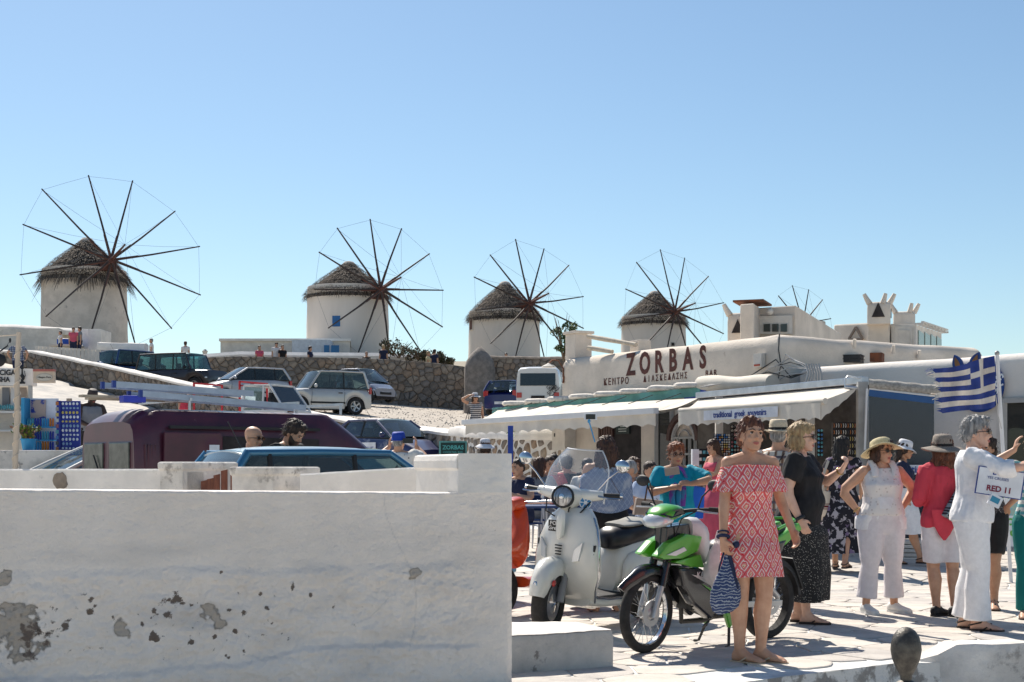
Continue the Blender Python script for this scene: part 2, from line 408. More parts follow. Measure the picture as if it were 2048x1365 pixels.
# ------------------------------------------------------------------ dry stone walls
def stone_wall(name,label,path,cell,thick,cap,mortar,keep,seed,stones=M_stone,capmat=M_white,caph=.10,over=.05,gap=.010,dep=.05,jit=.45):
 """path: [(point on the outer top edge, base z)], outer face to the right of the walking direction"""
 rnd=random.Random(seed);root=thing(name,label,'wall',path[0][0].xy.to_3d())
 o=V((path[0][0].x,path[0][0].y,0))
 S=[0]
 for (a,_),(b,_)in zip(path,path[1:]):S.append(S[-1]+hypot(b.x-a.x,b.y-a.y))
 def at(s):
  for i in range(len(path)-1):
   if s <= S[i+1]or i == len(path)-2:
    t=(s-S[i])/(S[i+1]-S[i]);a,b=path[i][0],path[i+1][0]
    d=(b-a).xy.normalized();nrm=V((d.y,-d.x,0))
    p=a+(b-a)*t;return p,nrm,path[i][1]+(path[i+1][1]-path[i][1])*t
 hmax=max(p.z-b for p,b in path)
 body=MB();N=max(4,int(S[-1]/.8));prev=None;vs=[]
 for i in range(N+1):
  p,nr,zb=at(S[-1]*i/N);q=p-o;dv=-nr*.012
  vs +=[V((q.x,q.y,zb-.5))+dv,V((q.x,q.y,p.z))+dv,V((q.x,q.y,p.z))-nr*thick,V((q.x,q.y,zb-.5))-nr*thick]
 fs=[]
 for i in range(N):fs +=[tuple(4*i+k for k in (0,1))+(4*i+5,4*i+4),(4*i+1,4*i+2,4*i+6,4*i+5),(4*i+2,4*i+3,4*i+7,4*i+6)]
 fs +=[(0,1,2,3),(4*N+3,4*N+2,4*N+1,4*N)]
 body.add(vs,fs);body.obj('core',mortar,root)
 if cap:
  cm=MB();rings=[];NN=max(6,int(S[-1]/.5))
  for i in range(NN+1):
   p,nr,zb=at(S[-1]*i/NN);q=p-o;w=.03*fbm(p.x,p.y,3)
   prof=[(over,-.02),(over+.02,caph*.5),(over-.03,caph),(-thick*.5,caph*1.15+w),(-thick-.06,caph),(-thick-.08,-.02)]
   rings.append([V((q.x,q.y,p.z))+nr*(a+w)+V((0,0,b+w))for a,b in prof])
  cm.loft(rings);cm.obj('coping',capmat,root,smooth=50)
 a,b=cell;st=[]
 for p in cells(0,S[-1],0,hmax+.3,a,b,jit,rnd):
  c=cen(p);_,_,zb=at(c[0]);pz=at(c[0])[0].z
  H=pz-zb
  pp=clip_poly(p,0,1,H)
  if len(pp)< 3 or c[1]> H:continue
  st.append((at(c[0])[0].y,pp))
 st.sort(key=lambda t:t[0]);rest=MB();k=0
 for _,p in st:
  q=roundoff(shrink(p,gap),.15);q2=shrink(q,min(a,b)*.10);q3=shrink(q,min(a,b)*.24);n =len(q);c=cen(q)
  d=dep*rnd.uniform(.6,1.4);pc,nr,zb=at(c[0]);base=V((pc.x-o.x,pc.y-o.y,zb))
  single=k < keep;orig=base+V((0,0,c[1]))if single else V((0,0,0))
  def pt(a,e):
   pp,n2,z2=at(max(0,min(S[-1],a[0])));return V((pp.x-o.x,pp.y-o.y,z2+a[1]))+n2*e-orig
  vs=[pt(a,-.02)for a in q]+[pt(a,d*.7)for a in q2]+[pt(a,d)for a in q3]
  fs=[(i,(i+1)% n,n+(i+1)% n,n+i)for i in range(n)]+[(n+i,n+(i+1)% n,2*n+(i+1)% n,2*n+i)for i in range(n)]+[tuple(2*n+i for i in range(n))]
  if single:MB().add(vs,fs).obj('stone',rnd.choice(stones),root,loc=orig)
  else:rest.cur=rnd.randrange(len(stones));rest.add(vs,fs)
  k += 1
 if rest.v:rest.obj('small_stones',stones,root,kind='stuff')
 return root
ramp_path=[(p+V((0,0,-.10)),lower(p.x,p.y)-.1)for p in RW[:9]]
stone_wall('ramp_wall','long sloping dry stone wall with a whitewashed top below the parked cars',ramp_path,(.40,.26),.45,True,M_mortar,290,21,jit=.47)
near_path=[(p+V((0,0,-.10)),max(.2,p.z-1.5))for p in RW[8:]]
stone_wall('mortared_wall','low stone wall with wide white mortar and white top behind the cafe seats',near_path,(.34,.26),.45,True,M_mortar_w,200,22,gap=.05,dep=.02,jit=.40,caph=.2)
back_path=[(P(x,y,Y),upper(PX(x,Y),Y)-.1)for x,y,Y in ((405,716,72),(470,713,72),(700,716,72),(800,720,72),(880,727,72),(945,736,72))]
stone_wall('back_retaining_wall','high dry stone retaining wall behind the car park',back_path,(.44,.27),.5,False,M_mortar,290,23,jit=.47)
right_path=[(P(x,y,Y),upper(PX(x,Y),Y)-.1)for x,y,Y in ((938,719,67),(985,716,67),(1060,718,67),(1160,718,67))]
stone_wall('rough_lot_wall','rough brown mortared stone wall left of the bar building',right_path,(.32,.24),.5,True,M_mortar,250,24,jit=.42,capmat=mat('earth_cap',(.36,.30,.25),.95,var=.3,bump=1,bs=9),caph=.1,dep=.035)
left_path=[(P(x,y,Y),upper(PX(x,Y),Y)-.2)for x,y,Y in ((196,700,66),(290,702,66))]
stone_wall('upper_left_stone_wall','short stone wall with a thick rounded white top below the leftmost windmill',left_path,(.36,.26),.6,True,M_mortar,60,25,caph=.32,over=.15)
# boulder post at the meeting of the two walls
mb=MB();c=P(960,718,66.6)
rings=[]
for k in range(11):
 t=k/10;r=.72*(1-.10*t)*(1 if t < .7 else max(.12,1-((t-.7)/.3)**2.2))
 rings.append([V((r*1.05*cos(2*pi*i/16)*(1+.10*fbm(cos(i)*2,t*3,5)),r*.8*sin(2*pi*i/16)*(1+.10*fbm(sin(i)*2,t*3,9)),-2.6+t*3.15))for i in range(16)])
mb.loft(rings);o=mb.obj('stone_post',M_stone[3],smooth=60,loc=c);tag(o,'rounded grey rock post where the two brown stone walls meet','stone post')
# white low parapet on the hilltop behind the retaining wall
mb=MB();pts=[P(400,712,76),P(480,706,76),P(600,708,76),P(760,709,76),P(852,714,76)]
rings=[]
for i,p in enumerate(pts):rings.append([p+V((0,a,b))for a,b in ((-.35,-1.2),(-.4,-.12),(-.2,.06),(.2,.06),(.4,-.12),(.35,-1.2))])
mb.loft(rings);o=mb.obj('white_parapet',M_white,smooth=40);tag(o,'long low white parapet on the hilltop in front of the windmills','wall')
# ------------------------------------------------------------------ the big foreground wall
def wear_material():
 m=bpy.data.materials.new('worn_plaster');m.use_nodes=True;nt=m.node_tree;b=nt.nodes['Principled BSDF']
 b.inputs['Roughness'].default_value=.9
 tc=nt.nodes.new('ShaderNodeTexCoord');at=nn(nt,'ShaderNodeAttribute');at.attribute_name='wear'
 sep=nt.nodes.new('ShaderNodeSeparateColor');nt.links.new(at.outputs['Color'],sep.inputs[0])
 n1=nn(nt,'ShaderNodeTexNoise',Scale=1.6,Detail=9.0,Roughness=.68);nt.links.new(tc.outputs['Object'],n1.inputs['Vector'])
 r1=nt.nodes.new('ShaderNodeValToRGB');r1.color_ramp.elements[0].position=.3;r1.color_ramp.elements[1].position=.68
 r1.color_ramp.elements[0].color=(.82,.735,.655,1);r1.color_ramp.elements[1].color=(.94,.85,.765,1)
 nt.links.new(n1.outputs['Fac'],r1.inputs['Fac'])
 out=r1.outputs['Color']
 def mixin(fac,col,out):
  mx=nt.nodes.new('ShaderNodeMix');mx.data_type='RGBA';nt.links.new(fac,mx.inputs['Factor']);nt.links.new(out,mx.inputs['A'])
  mx.inputs['B'].default_value=(*col,1);return mx.outputs['Result']
 out=mixin(sep.outputs[2],(.42,.41,.41),out)
 n2=nn(nt,'ShaderNodeTexNoise',Scale=60.0,Detail=6.0,Roughness=.7);nt.links.new(tc.outputs['Object'],n2.inputs['Vector'])
 r2=nt.nodes.new('ShaderNodeValToRGB');r2.color_ramp.elements[0].position=.62;r2.color_ramp.elements[1].position=.70
 nt.links.new(n2.outputs['Fac'],r2.inputs['Fac'])
 ma=nn(nt,'ShaderNodeMath',operation='MULTIPLY');nt.links.new(r2.outputs['Color'],ma.inputs[0]);ma.inputs[1].default_value=.35
 out=mixin(ma.outputs[0],(.45,.43,.41),out)
# peeled patches: a sharp edge broken up by fine noise
 n3=nn(nt,'ShaderNodeTexNoise',Scale=42.0,Detail=9.0,Roughness=.85);nt.links.new(tc.outputs['Object'],n3.inputs['Vector'])
 def edge(ch,lo,hi,amp):
  a=nn(nt,'ShaderNodeMath',operation='MULTIPLY_ADD');nt.links.new(n3.outputs['Fac'],a.inputs[0]);a.inputs[1].default_value=amp
  nt.links.new(ch,a.inputs[2]);r=nt.nodes.new('ShaderNodeMapRange');r.inputs['From Min'].default_value=lo;r.inputs['From Max'].default_value=hi
  nt.links.new(a.outputs[0],r.inputs['Value']);return r.outputs[0]
 e1=edge(sep.outputs[0],.93,1.06,1.15);out=mixin(e1,(.50,.43,.36),out)
 e2=edge(sep.outputs[1],1.05,1.16,1.25);out=mixin(e2,(.17,.13,.105),out)
 nt.links.new(out,b.inputs['Base Color'])
 nb=nn(nt,'ShaderNodeTexNoise',Scale=26.0,Detail=9.0,Roughness=.7);nt.links.new(tc.outputs['Object'],nb.inputs['Vector'])
 nb2=nn(nt,'ShaderNodeTexNoise',Scale=7.0,Detail=4.0,Roughness=.6);nt.links.new(tc.outputs['Object'],nb2.inputs['Vector'])
 ad=nn(nt,'ShaderNodeMath',operation='MULTIPLY_ADD');nt.links.new(nb2.outputs['Fac'],ad.inputs[0]);ad.inputs[1].default_value=1.4;nt.links.new(nb.outputs['Fac'],ad.inputs[2])
 sb=nn(nt,'ShaderNodeMath',operation='MULTIPLY_ADD');nt.links.new(e1,sb.inputs[0]);sb.inputs[1].default_value=-.7;nt.links.new(ad.outputs[0],sb.inputs[2])
 bp=nn(nt,'ShaderNodeBump',Strength=.8,Distance=.022);nt.links.new(sb.outputs[0],bp.inputs['Height']);nt.links.new(bp.outputs['Normal'],b.inputs['Normal'])
 return m
M_wear=wear_material()
WC=V((-.006,8.6,0));TH=radians(20);WD=V((-cos(TH),-sin(TH),0));WB=V((-sin(TH),cos(TH),0));WN=-WB
def front_wall():
 root=thing('courtyard_wall','big shaded whitewashed wall with peeling patches filling the lower left','wall',(0,0,0))
 def px2w(x,y):
  r=(x-1024)/F;t=(WC.x-r*WC.y)/(-(WD.x-r*WD.y));Y=WC.y+WD.y*t;return t,PZ(y,Y)
 blobs=[(px2w(x,y),r*(.0025 if k else .0027),k)for x,y,r,k in
 ((28,1252,36,0),(48,1272,34,0),(8,1160,14,0),(14,1213,10,0),(76,1262,30,1),(60,1280,18,1),(352,1193,17,1),(348,1210,14,1),(326,1203,11,1),
 (335,1227,11,1),(420,1225,15,0),(440,1250,10,0),(240,1253,13,0),(130,1250,15,1),(105,1245,9,1),(180,1225,8,1),(190,1212,5,1),(520,1188,6,1),(583,1174,9,1),
 (545,1190,8,1),(310,1248,7,1),(285,1250,6,1),(60,1305,9,1),(70,1318,7,1),(826,1146,10,0),(827,1120,4,1),(470,1262,7,1),(228,1240,8,1),(250,1265,8,0),
 (440,1145,4,1),(500,1137,4,1),(165,1190,9,1),(180,1200,7,1),(620,1190,5,1),(113,1218,4,1),(990,1062,4,1),(225,1235,5,1),(530,1215,6,1))]
 crack=[px2w(x,y)for x,y in ((768,985),(772,1030),(790,1075),(812,1120),(826,1150),(832,1190),(828,1250),(815,1300))]
 crack2=[px2w(x,y)for x,y in ((700,1250),(740,1235),(775,1195))]
 T0,T1,ST=-.012,3.5,.0085
 Z0=-.45
 nu=int((T1-T0)/ST)
 def ztop(t):return 1.168+max(0,min(1,(t-.43)/2.5))*.033+(.004*fbm(t*5,2)if t > .34 else 0)
 def relief(t,z):
  led1=.765+.02*fbm(t*1.2,4)
  led2=.20+.085*smooth01((2.5-t)/1.5)*0+.10*smooth01((2.2-t)/1.2)-.03*smooth01((.8-t)/.6)+.025*fbm(t*2.2,8)
  fade=smooth01((t-.10)/.5)
  d=.017*fade*smooth01((led1-z)/.05)
  d += .032*smooth01((t-.1)/.4)*smooth01((led2-z)/.035)
  d -= .012*smooth01((led2+.10-z)/.10)*smooth01((z-led2)/.05)*fade
  rough=.25+.75*smooth01((led1+.02-z)/.12)*smooth01(t/.5)
  d += .006*fbm(t*2,z*2.4,1)+rough*(.020*fbm(t*6,z*9,2)+.011*fbm(t*20,z*28,5)+.006*fbm(t*55,z*60,15))
  d += .0015*noise.noise(V((t*60,z*60,0)))
  return d
 vs=[];att=[]
 cols=[]
 for i in range(nu+1):
  t=T0+(T1-T0)*i/nu;zt=ztop(t)
  nz=210
  for j in range(nz+1):
   z=zt-(zt-Z0)*(j/nz)**1.25
   d=relief(t,z)
   if j < 4 and t > .34:d -= .012*(1-j/4)**2
   e=smooth01((T0+.05-t)/.05);d -= .02*e*e
   p2=V((t,z));pe=sp=0
   w=.6*noise.noise(V((t*12,z*12,3)))+.6*noise.noise(V((t*32,z*32,8)))
   for (bt,bz),r,k in blobs:
    q=hypot(t-bt,z-bz)
    if q < r*2.6:
     val=max(0,min(1,1.02-q/r*.55+w*.75))
     if k:sp=max(sp,val*.70)
     else:pe=max(pe,val)
   if z < .72:
    reg=smooth01((.70-z)/.15)*smooth01((z-.18)/.12)*(.35+.65*max(0,min(1,.5+1.6*fbm(t*1.3,z*1.5,77))))*smooth01((t-.5)/.6)
    sp=max(sp,min(.8,reg*max(0,fbm(t*15,z*17,41)*1.0)))
   cr=0
   for pl in (crack,crack2):
    wob=.006*noise.noise(V((z*30,t*4,1)))
    for a,b in zip(pl,pl[1:]):
     if abs(z-(a[1]+b[1])/2)< .2 and abs(t-(a[0]+b[0])/2)< .3:
      q=dist2seg(V((t+wob,z)),V(a),V(b));cr=max(cr,max(0,1-q/.0055))
   gr=.35*max(0,min(1,fbm(t*1.5,z*5,12)*1.2))*smooth01((1.1-z)/.3)+.35*cr
   gr += .5*max(0,min(1,.2+fbm(t*5,z*5,31)))*smooth01((.17-z)/.2)
   pos=WC+WD*t+WN*(d-.45*pe*.012)+V((0,0,z));vs.append(pos);cols +=[pe,sp,min(1,gr),1]
 m=MB();n =nz+1
 m.add(vs,[(i*n+j,(i+1)*n+j,(i+1)*n+j+1,i*n+j+1)for i in range(nu)for j in range(nz)])
 me=m.mesh('wall_face',M_wear,smooth=80)
 ca=me.color_attributes.new('wear','FLOAT_COLOR','POINT');ca.data.foreach_set('color',cols)
 o=bpy.data.objects.new('wall_face',me);COL.objects.link(o);o.parent=root
 up=MB();up.grid(lambda u,v:WC+WD*(T0+(.335-T0)*u)+WN*(relief(T0+(.335-T0)*u,1.168+.235*v)-.02*smooth01((T0+.05-(T0+(.335-T0)*u))/.05)**2)+V((0,0,1.168+.235*v)),30,24);up.obj('pier_face',M_white,root,smooth=80)
# body behind the face, pier and rounded top
 def pw(t,s,z):return WC+WD*t+WB*s+V((0,0,z))
 b=MB()
 for (ta,tb,dep,z,zl)in ((.34,6.5,.24,1.165,1.205),):
  rings=[]
  for t,zz in ((ta,z),(1.6,1.182),(3.3,1.205),(tb,1.25)):
   rings.append([pw(t,.012,-.45),pw(t,.012,zz-.012),pw(t,.03,zz),pw(t,dep-.03,zz+.004),pw(t,dep,zz-.02),pw(t,dep,-.45)])
  b.loft(rings)
 b.obj('wall_body',M_white,root,smooth=30)
 b=MB();rings=[]
 for z,e in ((-.45,0),(1.0,0),(1.30,0),(1.315,.012),(1.36,.014),(1.392,.008),(1.40,-.015)):
  rings.append([pw(0-e+.02,.012-e*.3,z),pw(.33+e,.012-e*.3,z),pw(.33+e,.92+e,z),pw(0-e+.02,.92+e,z)])
 b.loft(rings);b.obj('pier',M_white,root,bevel=.012)
 return root
front_wall()
# inner court wall with two square pillars and a picket gate
def court():
 a0=V((-.67,10.05,0));d=V((-.906,.42,0)).normalized();bk=V((.42,.906,0)).normalized()
 def pw(t,s,z):return a0+d*t+bk*s+V((0,0,z))
 def tx(x):r=(x-1024)/F;return (a0.x-r*a0.y)/(-(d.x-r*d.y))
 root=thing('court_wall','low sunlit whitewashed court wall with square pillars behind the big foreground wall','wall')
 b=MB()
 def seg(xa,ya,xb,yb,th=.2):
  ta,tb=tx(xa),tx(xb);rings=[]
  for k in range(9):
   t=ta+(tb-ta)*k/8;Y=a0.y+d.y*t;z=PZ(ya+(yb-ya)*k/8,Y)+.004*fbm(t*4,7)
   rings.append([pw(t,0,-.3),pw(t,0,z-.012),pw(t,.012,z),pw(t,th-.012,z),pw(t,th,z-.012),pw(t,th,-.3)])
  b.loft(rings)
 seg(840,934,600,948);seg(375,938,-260,939)
 b.obj('low_wall',M_white,root,smooth=35)
 for xa,xb,yt in ((375,330,924),(555,473,934)):
  ta,tb=tx(xa),tx(xb);Y=a0.y+d.y*ta;z=PZ(yt,Y);c=MB()
  w=tb-ta;dp=.62 if xa == 375 else .55
  rings=[]
  for zz,e in ((-.3,0),(z-.07,0),(z-.055,.012),(z-.01,.014),(z,0)):
   rings.append([pw(ta-e,-.06-e,zz),pw(tb+e,-.06-e,zz),pw(tb+e,dp+e,zz),pw(ta-e,dp+e,zz)])
  c.loft(rings);c.obj('pillar',M_whiteold,root,bevel=.008)
 g=thing('picket_gate','reddish brown wooden picket gate between the two white pillars','gate')
 M_w=mat('red_brown_wood',(.20,.065,.035),.55,c2=(.12,.035,.02),vs=9,stretch=(8,8,1),bump=.3,bs=30)
 for k,(x,y)in enumerate(((468,934),(449,939),(434,948),(421,956),(409,960))):
  p=P(x,y,10.95+.02*k);mb=MB();w=.05
  mb.prism([(-w/2,-1.1),(w/2,-1.1),(w/2,0),(-w/2,-.012)],.022,plane_M(p,(1,.1,0)));mb.obj('picket',M_w,g,bevel=.003)
 for z in (.45,.95):
  mb=MB();mb.beam((PX(475,11),11.03,z),(PX(402,11.05),11.08,z),.03,.07);mb.obj('rail',M_w,g)
# old patch of bare stone showing in the wall, left
 t=tx(120);Y=a0.y+d.y*t;c=P(122,962,Y);mb=MB();rnd=random.Random(3)
 ring=[(.075*cos(a)*rnd.uniform(.7,1.25),.072*sin(a)*rnd.uniform(.8,1.1))for a in [2*pi*i/16 for i in range(16)]]
 mb.prism(ring,.006,plane_M(c-bk*.004,-d));mb.obj('bare_patch',M_stone[0],root)
court()
# step block in front of the scooter
def step():
 mb=MB();a=P(1000,1350,9.05);b=P(1226,1333,9.42);nrm=V((b.y-a.y,-(b.x-a.x),0)).normalized()
 zt=.235;rings=[]
 for k in range(13):
  t=k/12;p=a+(b-a)*t;w=.006*fbm(t*6,1)
  h=zt+.01*fbm(t*4,3);dpt=1.0-.45*t
  if k == 12:p=p-(b-a).normalized()*.0
  rings.append([V((p.x,p.y,-.3))+nrm*w,V((p.x,p.y,h-.03))+nrm*w,V((p.x,p.y,h))-nrm*.02,V((p.x,p.y,h+.005))-nrm*dpt*.95,V((p.x,p.y,h-.02))-nrm*dpt,V((p.x,p.y,-.3))-nrm*dpt])
 mb.loft(rings);o=mb.obj('stone_step',M_concrete,smooth=40);tag(o,'low grey plastered step block in front of the white scooter','step')
 mb=MB();rings=[]
 for k in range(13):
  t=k/12;p=a+(b-a)*t;h=zt+.01*fbm(t*4,3)+.005;dpt=1.0-.45*t
  rings.append([V((p.x,p.y,h))-nrm*.022,V((p.x,p.y,h+.004))-nrm*.03,V((p.x,p.y,h+.006))-nrm*(dpt*.95-.02),V((p.x,p.y,h-.01))-nrm*(dpt*.95+.02)])
 mb.loft(rings);mb.obj('step_top',M_white,o,smooth=40)
step()
# white block at the right end of the plaza edge
def block():
 x0=PX(1840,9.72);x1=5.2;mb=MB();rings=[]
 N=22
 for k in range(N+1):
  t=k/N;X=x0+(x1-x0)*t;rise=smooth01((X-x0)/.27);zt=.005+.125*rise;yf=9.70-.12*rise-.03*smooth01((X-x0-.22)/.1)+.005*fbm(X*5,2)
  w=.022*fbm(X*5,5);zt += .012*fbm(X*6,15)
  rings.append([V((X,yf,-.4)),V((X,yf-w,zt-.05)),V((X,yf+.025,zt)),V((X,yf+.30,zt-.005)),V((X,yf+.34,zt-.05)),V((X,yf+.34,-.3))])
 mb.loft(rings);o=mb.obj('curb_block',M_whiteold,smooth=45);tag(o,'raised white curb block at the bottom right corner','curb')
# dark finial on a post below the plaza edge
 t=thing('post_finial','dark bronze teardrop finial on a post at the bottom edge','post',(PX(1812,7.2),7.2,-.42))
 z0=PZ(1365,7.2)+.42;zt=PZ(1255,7.2)+.42;h=zt-z0
 M_b=mat('dark_bronze',(.055,.05,.045),.45,metal=.35,c2=(.11,.10,.085),vs=25,bump=.3,bs=60)
 b=MB();b.lathe([(.045,0),(.045,z0-.14),(.034,z0-.12),(.034,z0-.03)],20);b.obj('post',M_b,t,smooth=40)
 b=MB();b.lathe([(.034,z0-.03),(.05,z0-.02),(.05,z0),(.028,z0+.012),(.03,z0+.035),(.05,z0+.07),(.07,z0+.12),(.077,z0+.165),(.074,z0+.20),(.064,z0+.235),(.045,z0+.262),(.022,z0+.277),(.002,z0+.281)],28)
 b.obj('finial',M_b,t,smooth=60)
block()
# low white kerb at the far right of the plaza
mb=MB();rings=[]
for k in range(7):
 x=1930+k*30;Y=19.6-k*.25;p=P(x,1125+k*1.5,Y);rings.append([p+V(q)for q in ((0,0,-.2),(0,0,-.04),(0,.05,.01),(0,.3,.01),(0,.35,-.2))])
mb.loft(rings);o=mb.obj('kerb',M_whiteold,smooth=40);tag(o,'small white kerb at the far right of the plaza by the shop','curb')
# ------------------------------------------------------------------ the bar building
UL=V((-.5375,.843,0));UV=V((.843,.5375,0));UN=-UV
C0=V((4.48,24,0))
def bw(t,d,z):return C0+UL*t+UN*d+V((0,0,z))
M_teal=mat('teal_beam_paint',(.13,.36,.33),.6,c2=(.08,.25,.23),vs=3,bump=.3,bs=12,c3=(.30,.22,.12),vs3=2.5,t3=.66)
M_red_letter=mat('dark_red_paint',(.105,.034,.025),.7,var=.3,vs=8)
M_awn=mat('cream_canvas',(.68,.62,.53),.85,var=.08,vs=2.5,bump=.3,bs=8,sheen=.1)
M_awn_w=mat('white_awning_bar',(.72,.72,.72),.45,var=.05)
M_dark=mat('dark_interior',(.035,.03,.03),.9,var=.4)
M_brown=mat('dark_brown_wood',(.09,.035,.025),.55,c2=(.05,.02,.015),vs=6,stretch=(8,8,1),bump=.3)
M_frame=mat('grey_window_frame',(.42,.41,.39),.6,var=.1)
M_glass_d=glass('dark_shop_glass',(.35,.38,.38),.25)
M_alu=mat('aluminium',(.55,.56,.58),.35,metal=.8,var=.12,vs=6)
M_steel=mat('galvanised_post',(.46,.45,.43),.55,metal=.3,c2=(.34,.33,.31),vs=4,c3=(.28,.13,.06),vs3=3,t3=.66)
M_cable=mat('pale_cable',(.50,.48,.46),.6)
M_cable_d=mat('dark_cable',(.05,.05,.05),.6)
M_rust=mat('rusty_iron',(.22,.07,.03),.8,c2=(.11,.05,.03),vs=8,bump=.4)
M_blue=mat('blue_paint',(.012,.05,.33),.45,var=.15)
M_black=mat('black_plastic',(.02,.02,.022),.45,var=.2)
def rounded_block(name,foot,z0,z1,m,parent,r=.14,n=5,wob=.012):
 """a plastered block with a soft rounded top; foot: outline points, anticlockwise"""
 c=sum(foot,V((0,0,0)))/len(foot);pts=[]
 for a,b in zip(foot,foot[1:]+foot[:1]):
  L=(b-a).length;k=max(1,int(L/.5))
  for i in range(k):pts.append(a+(b-a)*i/k)
 N=len(pts);nrm=[]
 for i in range(N):
  d=(pts[(i+1)% N]-pts[i-1]).normalized();nrm.append(V((d.y,-d.x,0)))
 rings=[];zz=[z0,z0+(z1-z0)*.35,z0+(z1-z0)*.7,z1-r]
 for z in zz:rings.append([p+nr*wob*fbm(p.x*1.3,p.y*1.3,z*1.3)+V((0,0,z))for p,nr in zip(pts,nrm)])
 for k in range(1,n+1):
  a=pi/2*k/n;rings.append([p-nr*r*(1-cos(a))+V((0,0,z1-r+r*sin(a)+.02*fbm(p.x*.9,p.y*.9,3)))for p,nr in zip(pts,nrm)])
 rings.append([p-nr*(r+.35)+V((0,0,z1-.03))for p,nr in zip(pts,nrm)])
 mb=MB();mb.loft(rings);return mb.obj(name,m,parent,smooth=50)
BAR=thing('bar_building','whitewashed bar building with large dark red painted lettering on its front','building')
g=lower(1,28)-.5
rounded_block('wall',[bw(0,0,0),bw(0,-5.2,0),bw(6.4,-5.2,0),bw(6.4,0,0)],-.2,3.58,M_bldg,BAR,r=.22,wob=.0008)
# lettering on the front: width is foreshortened, the wall faces 57 degrees away
def wall_at(x):r=(x-1024)/F;return (C0.x-r*C0.y)/(-(UL.x-r*UL.y))
def wl(x,y,d=0.012):
 t=wall_at(x);Y=C0.y+UL.y*t;return bw(t,d,PZ(y,Y))
def letter(ch,x,y,h,w,bold=.0,name='lettering',m=M_red_letter):
 t=wall_at(x);Y=C0.y+UL.y*t;size=h*Y/F/.70
 text(name,ch,size,m,plane_M(bw(t,.007,PZ(y,Y)),-UL),BAR,depth=.004,sx=w,bold=bold)
for ch,x,y,h in (('Z',1262,731.5,42),('O',1290,729,42),('R',1318,726,42),('B',1346,723,43),('A',1376,720,43),('S',1406,717,43)):
 letter(ch,x,y,h,.72,.02,'painted_letter')
for word,x0,x1,y0,y1,h in (('ΚΕΝΤΡΟ',1211,1254,765.5,762.5,13),('ΔΙΑΣΚΕΔΑΣΗΣ',1290,1372,759.5,752,12),('BAR',1414,1431,748,746.5,12)):
 for i,ch in enumerate(word):
  f=i/(len(word)-1);letter(ch,x0+(x1-x0)*f,y0+(y1-y0)*f,h,.92 if len(word)< 8 else .8,.002)
# openings of the front: recessed dark reveals built as frames and panes in front of dark boxes
def opening(name,xa,xb,za,zb,m,lab=None):
 ta,tb=wall_at(xa),wall_at(xb);mb=MB()
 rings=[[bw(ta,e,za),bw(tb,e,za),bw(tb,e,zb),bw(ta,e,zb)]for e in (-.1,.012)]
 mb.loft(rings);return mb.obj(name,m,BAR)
gz=lower(1.5,28)
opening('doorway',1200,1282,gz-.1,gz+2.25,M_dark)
mb=MB()
ta,tb=wall_at(1200),wall_at(1230)
for k in range(6):
 f=(k+.5)/6;t=ta+(tb-ta)*f;mb.box(bw(t,.03,gz+1.05),(abs(tb-ta)/6*.7,.05,2.2),rotz(atan2(-UL.y,-UL.x)))
mb.obj('door',M_brown,BAR)
# shuttered glass door with arch
d_=opening('arched_window',1358,1388,gz-.15,gz+1.5,M_glass_d)
mb=MB();ta,tb=wall_at(1350),wall_at(1394);tm=(ta+tb)/2;hw=abs(ta-tb)/2
for r_,m_ in ((hw,.09),(hw*.55,.03)):
 pts=[bw(tm+r_*cos(a),.04,gz+1.45+r_*1.1*sin(a))for a in [pi*i/14 for i in range(15)]];mb.tube(pts,m_/2,6)
for t in (ta,tb,tm,(ta+tm)/2,(tm+tb)/2):mb.beam(bw(t,.04,gz-.15),bw(t,.04,gz+1.5),.05)
for z in (.3,.75,1.2,1.5):mb.beam(bw(ta,.045,gz+z),bw(tb,.045,gz+z),.04)
mb.obj('window_frame',M_frame,BAR)
mb=MB();pts=[bw(tm+(hw+.10)*cos(a),.02,gz+1.45+(hw*1.1+.12)*sin(a))for a in [pi*i/14 for i in range(15)]];mb.tube(pts,.09,6);mb.obj('arch_trim',M_brown,BAR,smooth=40)
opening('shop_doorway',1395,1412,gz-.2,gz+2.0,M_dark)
mb=MB();ta,tb=wall_at(1315),wall_at(1346)
for t in (ta,tb):mb.beam(bw(t,.03,gz-.1),bw(t,.03,gz+2.1),.07)
mb.obj('door_frame',M_frame,BAR);opening('glazed_door',1318,1344,gz-.1,gz+2.0,M_glass_d)
# meter cupboard, menu board
t0,t1=wall_at(1125),wall_at(1150)
mb=MB();mb.box(bw(wall_at(1139),.14,gz+1.62),(.46,.28,.62),rotz(atan2(-UL.y,-UL.x)))
o=mb.obj('meter_cupboard',M_cream,bevel=.01);tag(o,'small cream wall cupboard left of the bar doorway','cupboard')
mb=MB();mb.box(bw(wall_at(1132),.29,gz+1.62),(.02,.012,.07),rotz(atan2(-UL.y,-UL.x)));mb.obj('handle',M_black,o)
mb=MB();bx_=bw(wall_at(1249),.03,PZ(852,27.6));mb.box(bx_,(.42,.04,.32),rotz(atan2(-UL.y,-UL.x)));o=mb.obj('menu_board',mat('chalkboard',(.03,.05,.045),.7,c2=(.02,.03,.03),vs=10));tag(o,'small dark menu board on the cream wall of the bar','menu board')
M_chalk=mat('chalk',(.55,.60,.55),.9)
mb=MB()
rnd=random.Random(2)
Mx=plane_M(bx_+UN*.024,-UL)
for j in range(6):
 w=rnd.uniform(.12,.3);mb.add([Mx@V((-w/2,.11-j*.045,0)),Mx@V((w/2,.11-j*.045,0)),Mx@V((w/2,.125-j*.045,0)),Mx@V((-w/2,.125-j*.045,0))],[(0,1,2,3)])
mb.obj('chalk_lines',M_chalk,o)
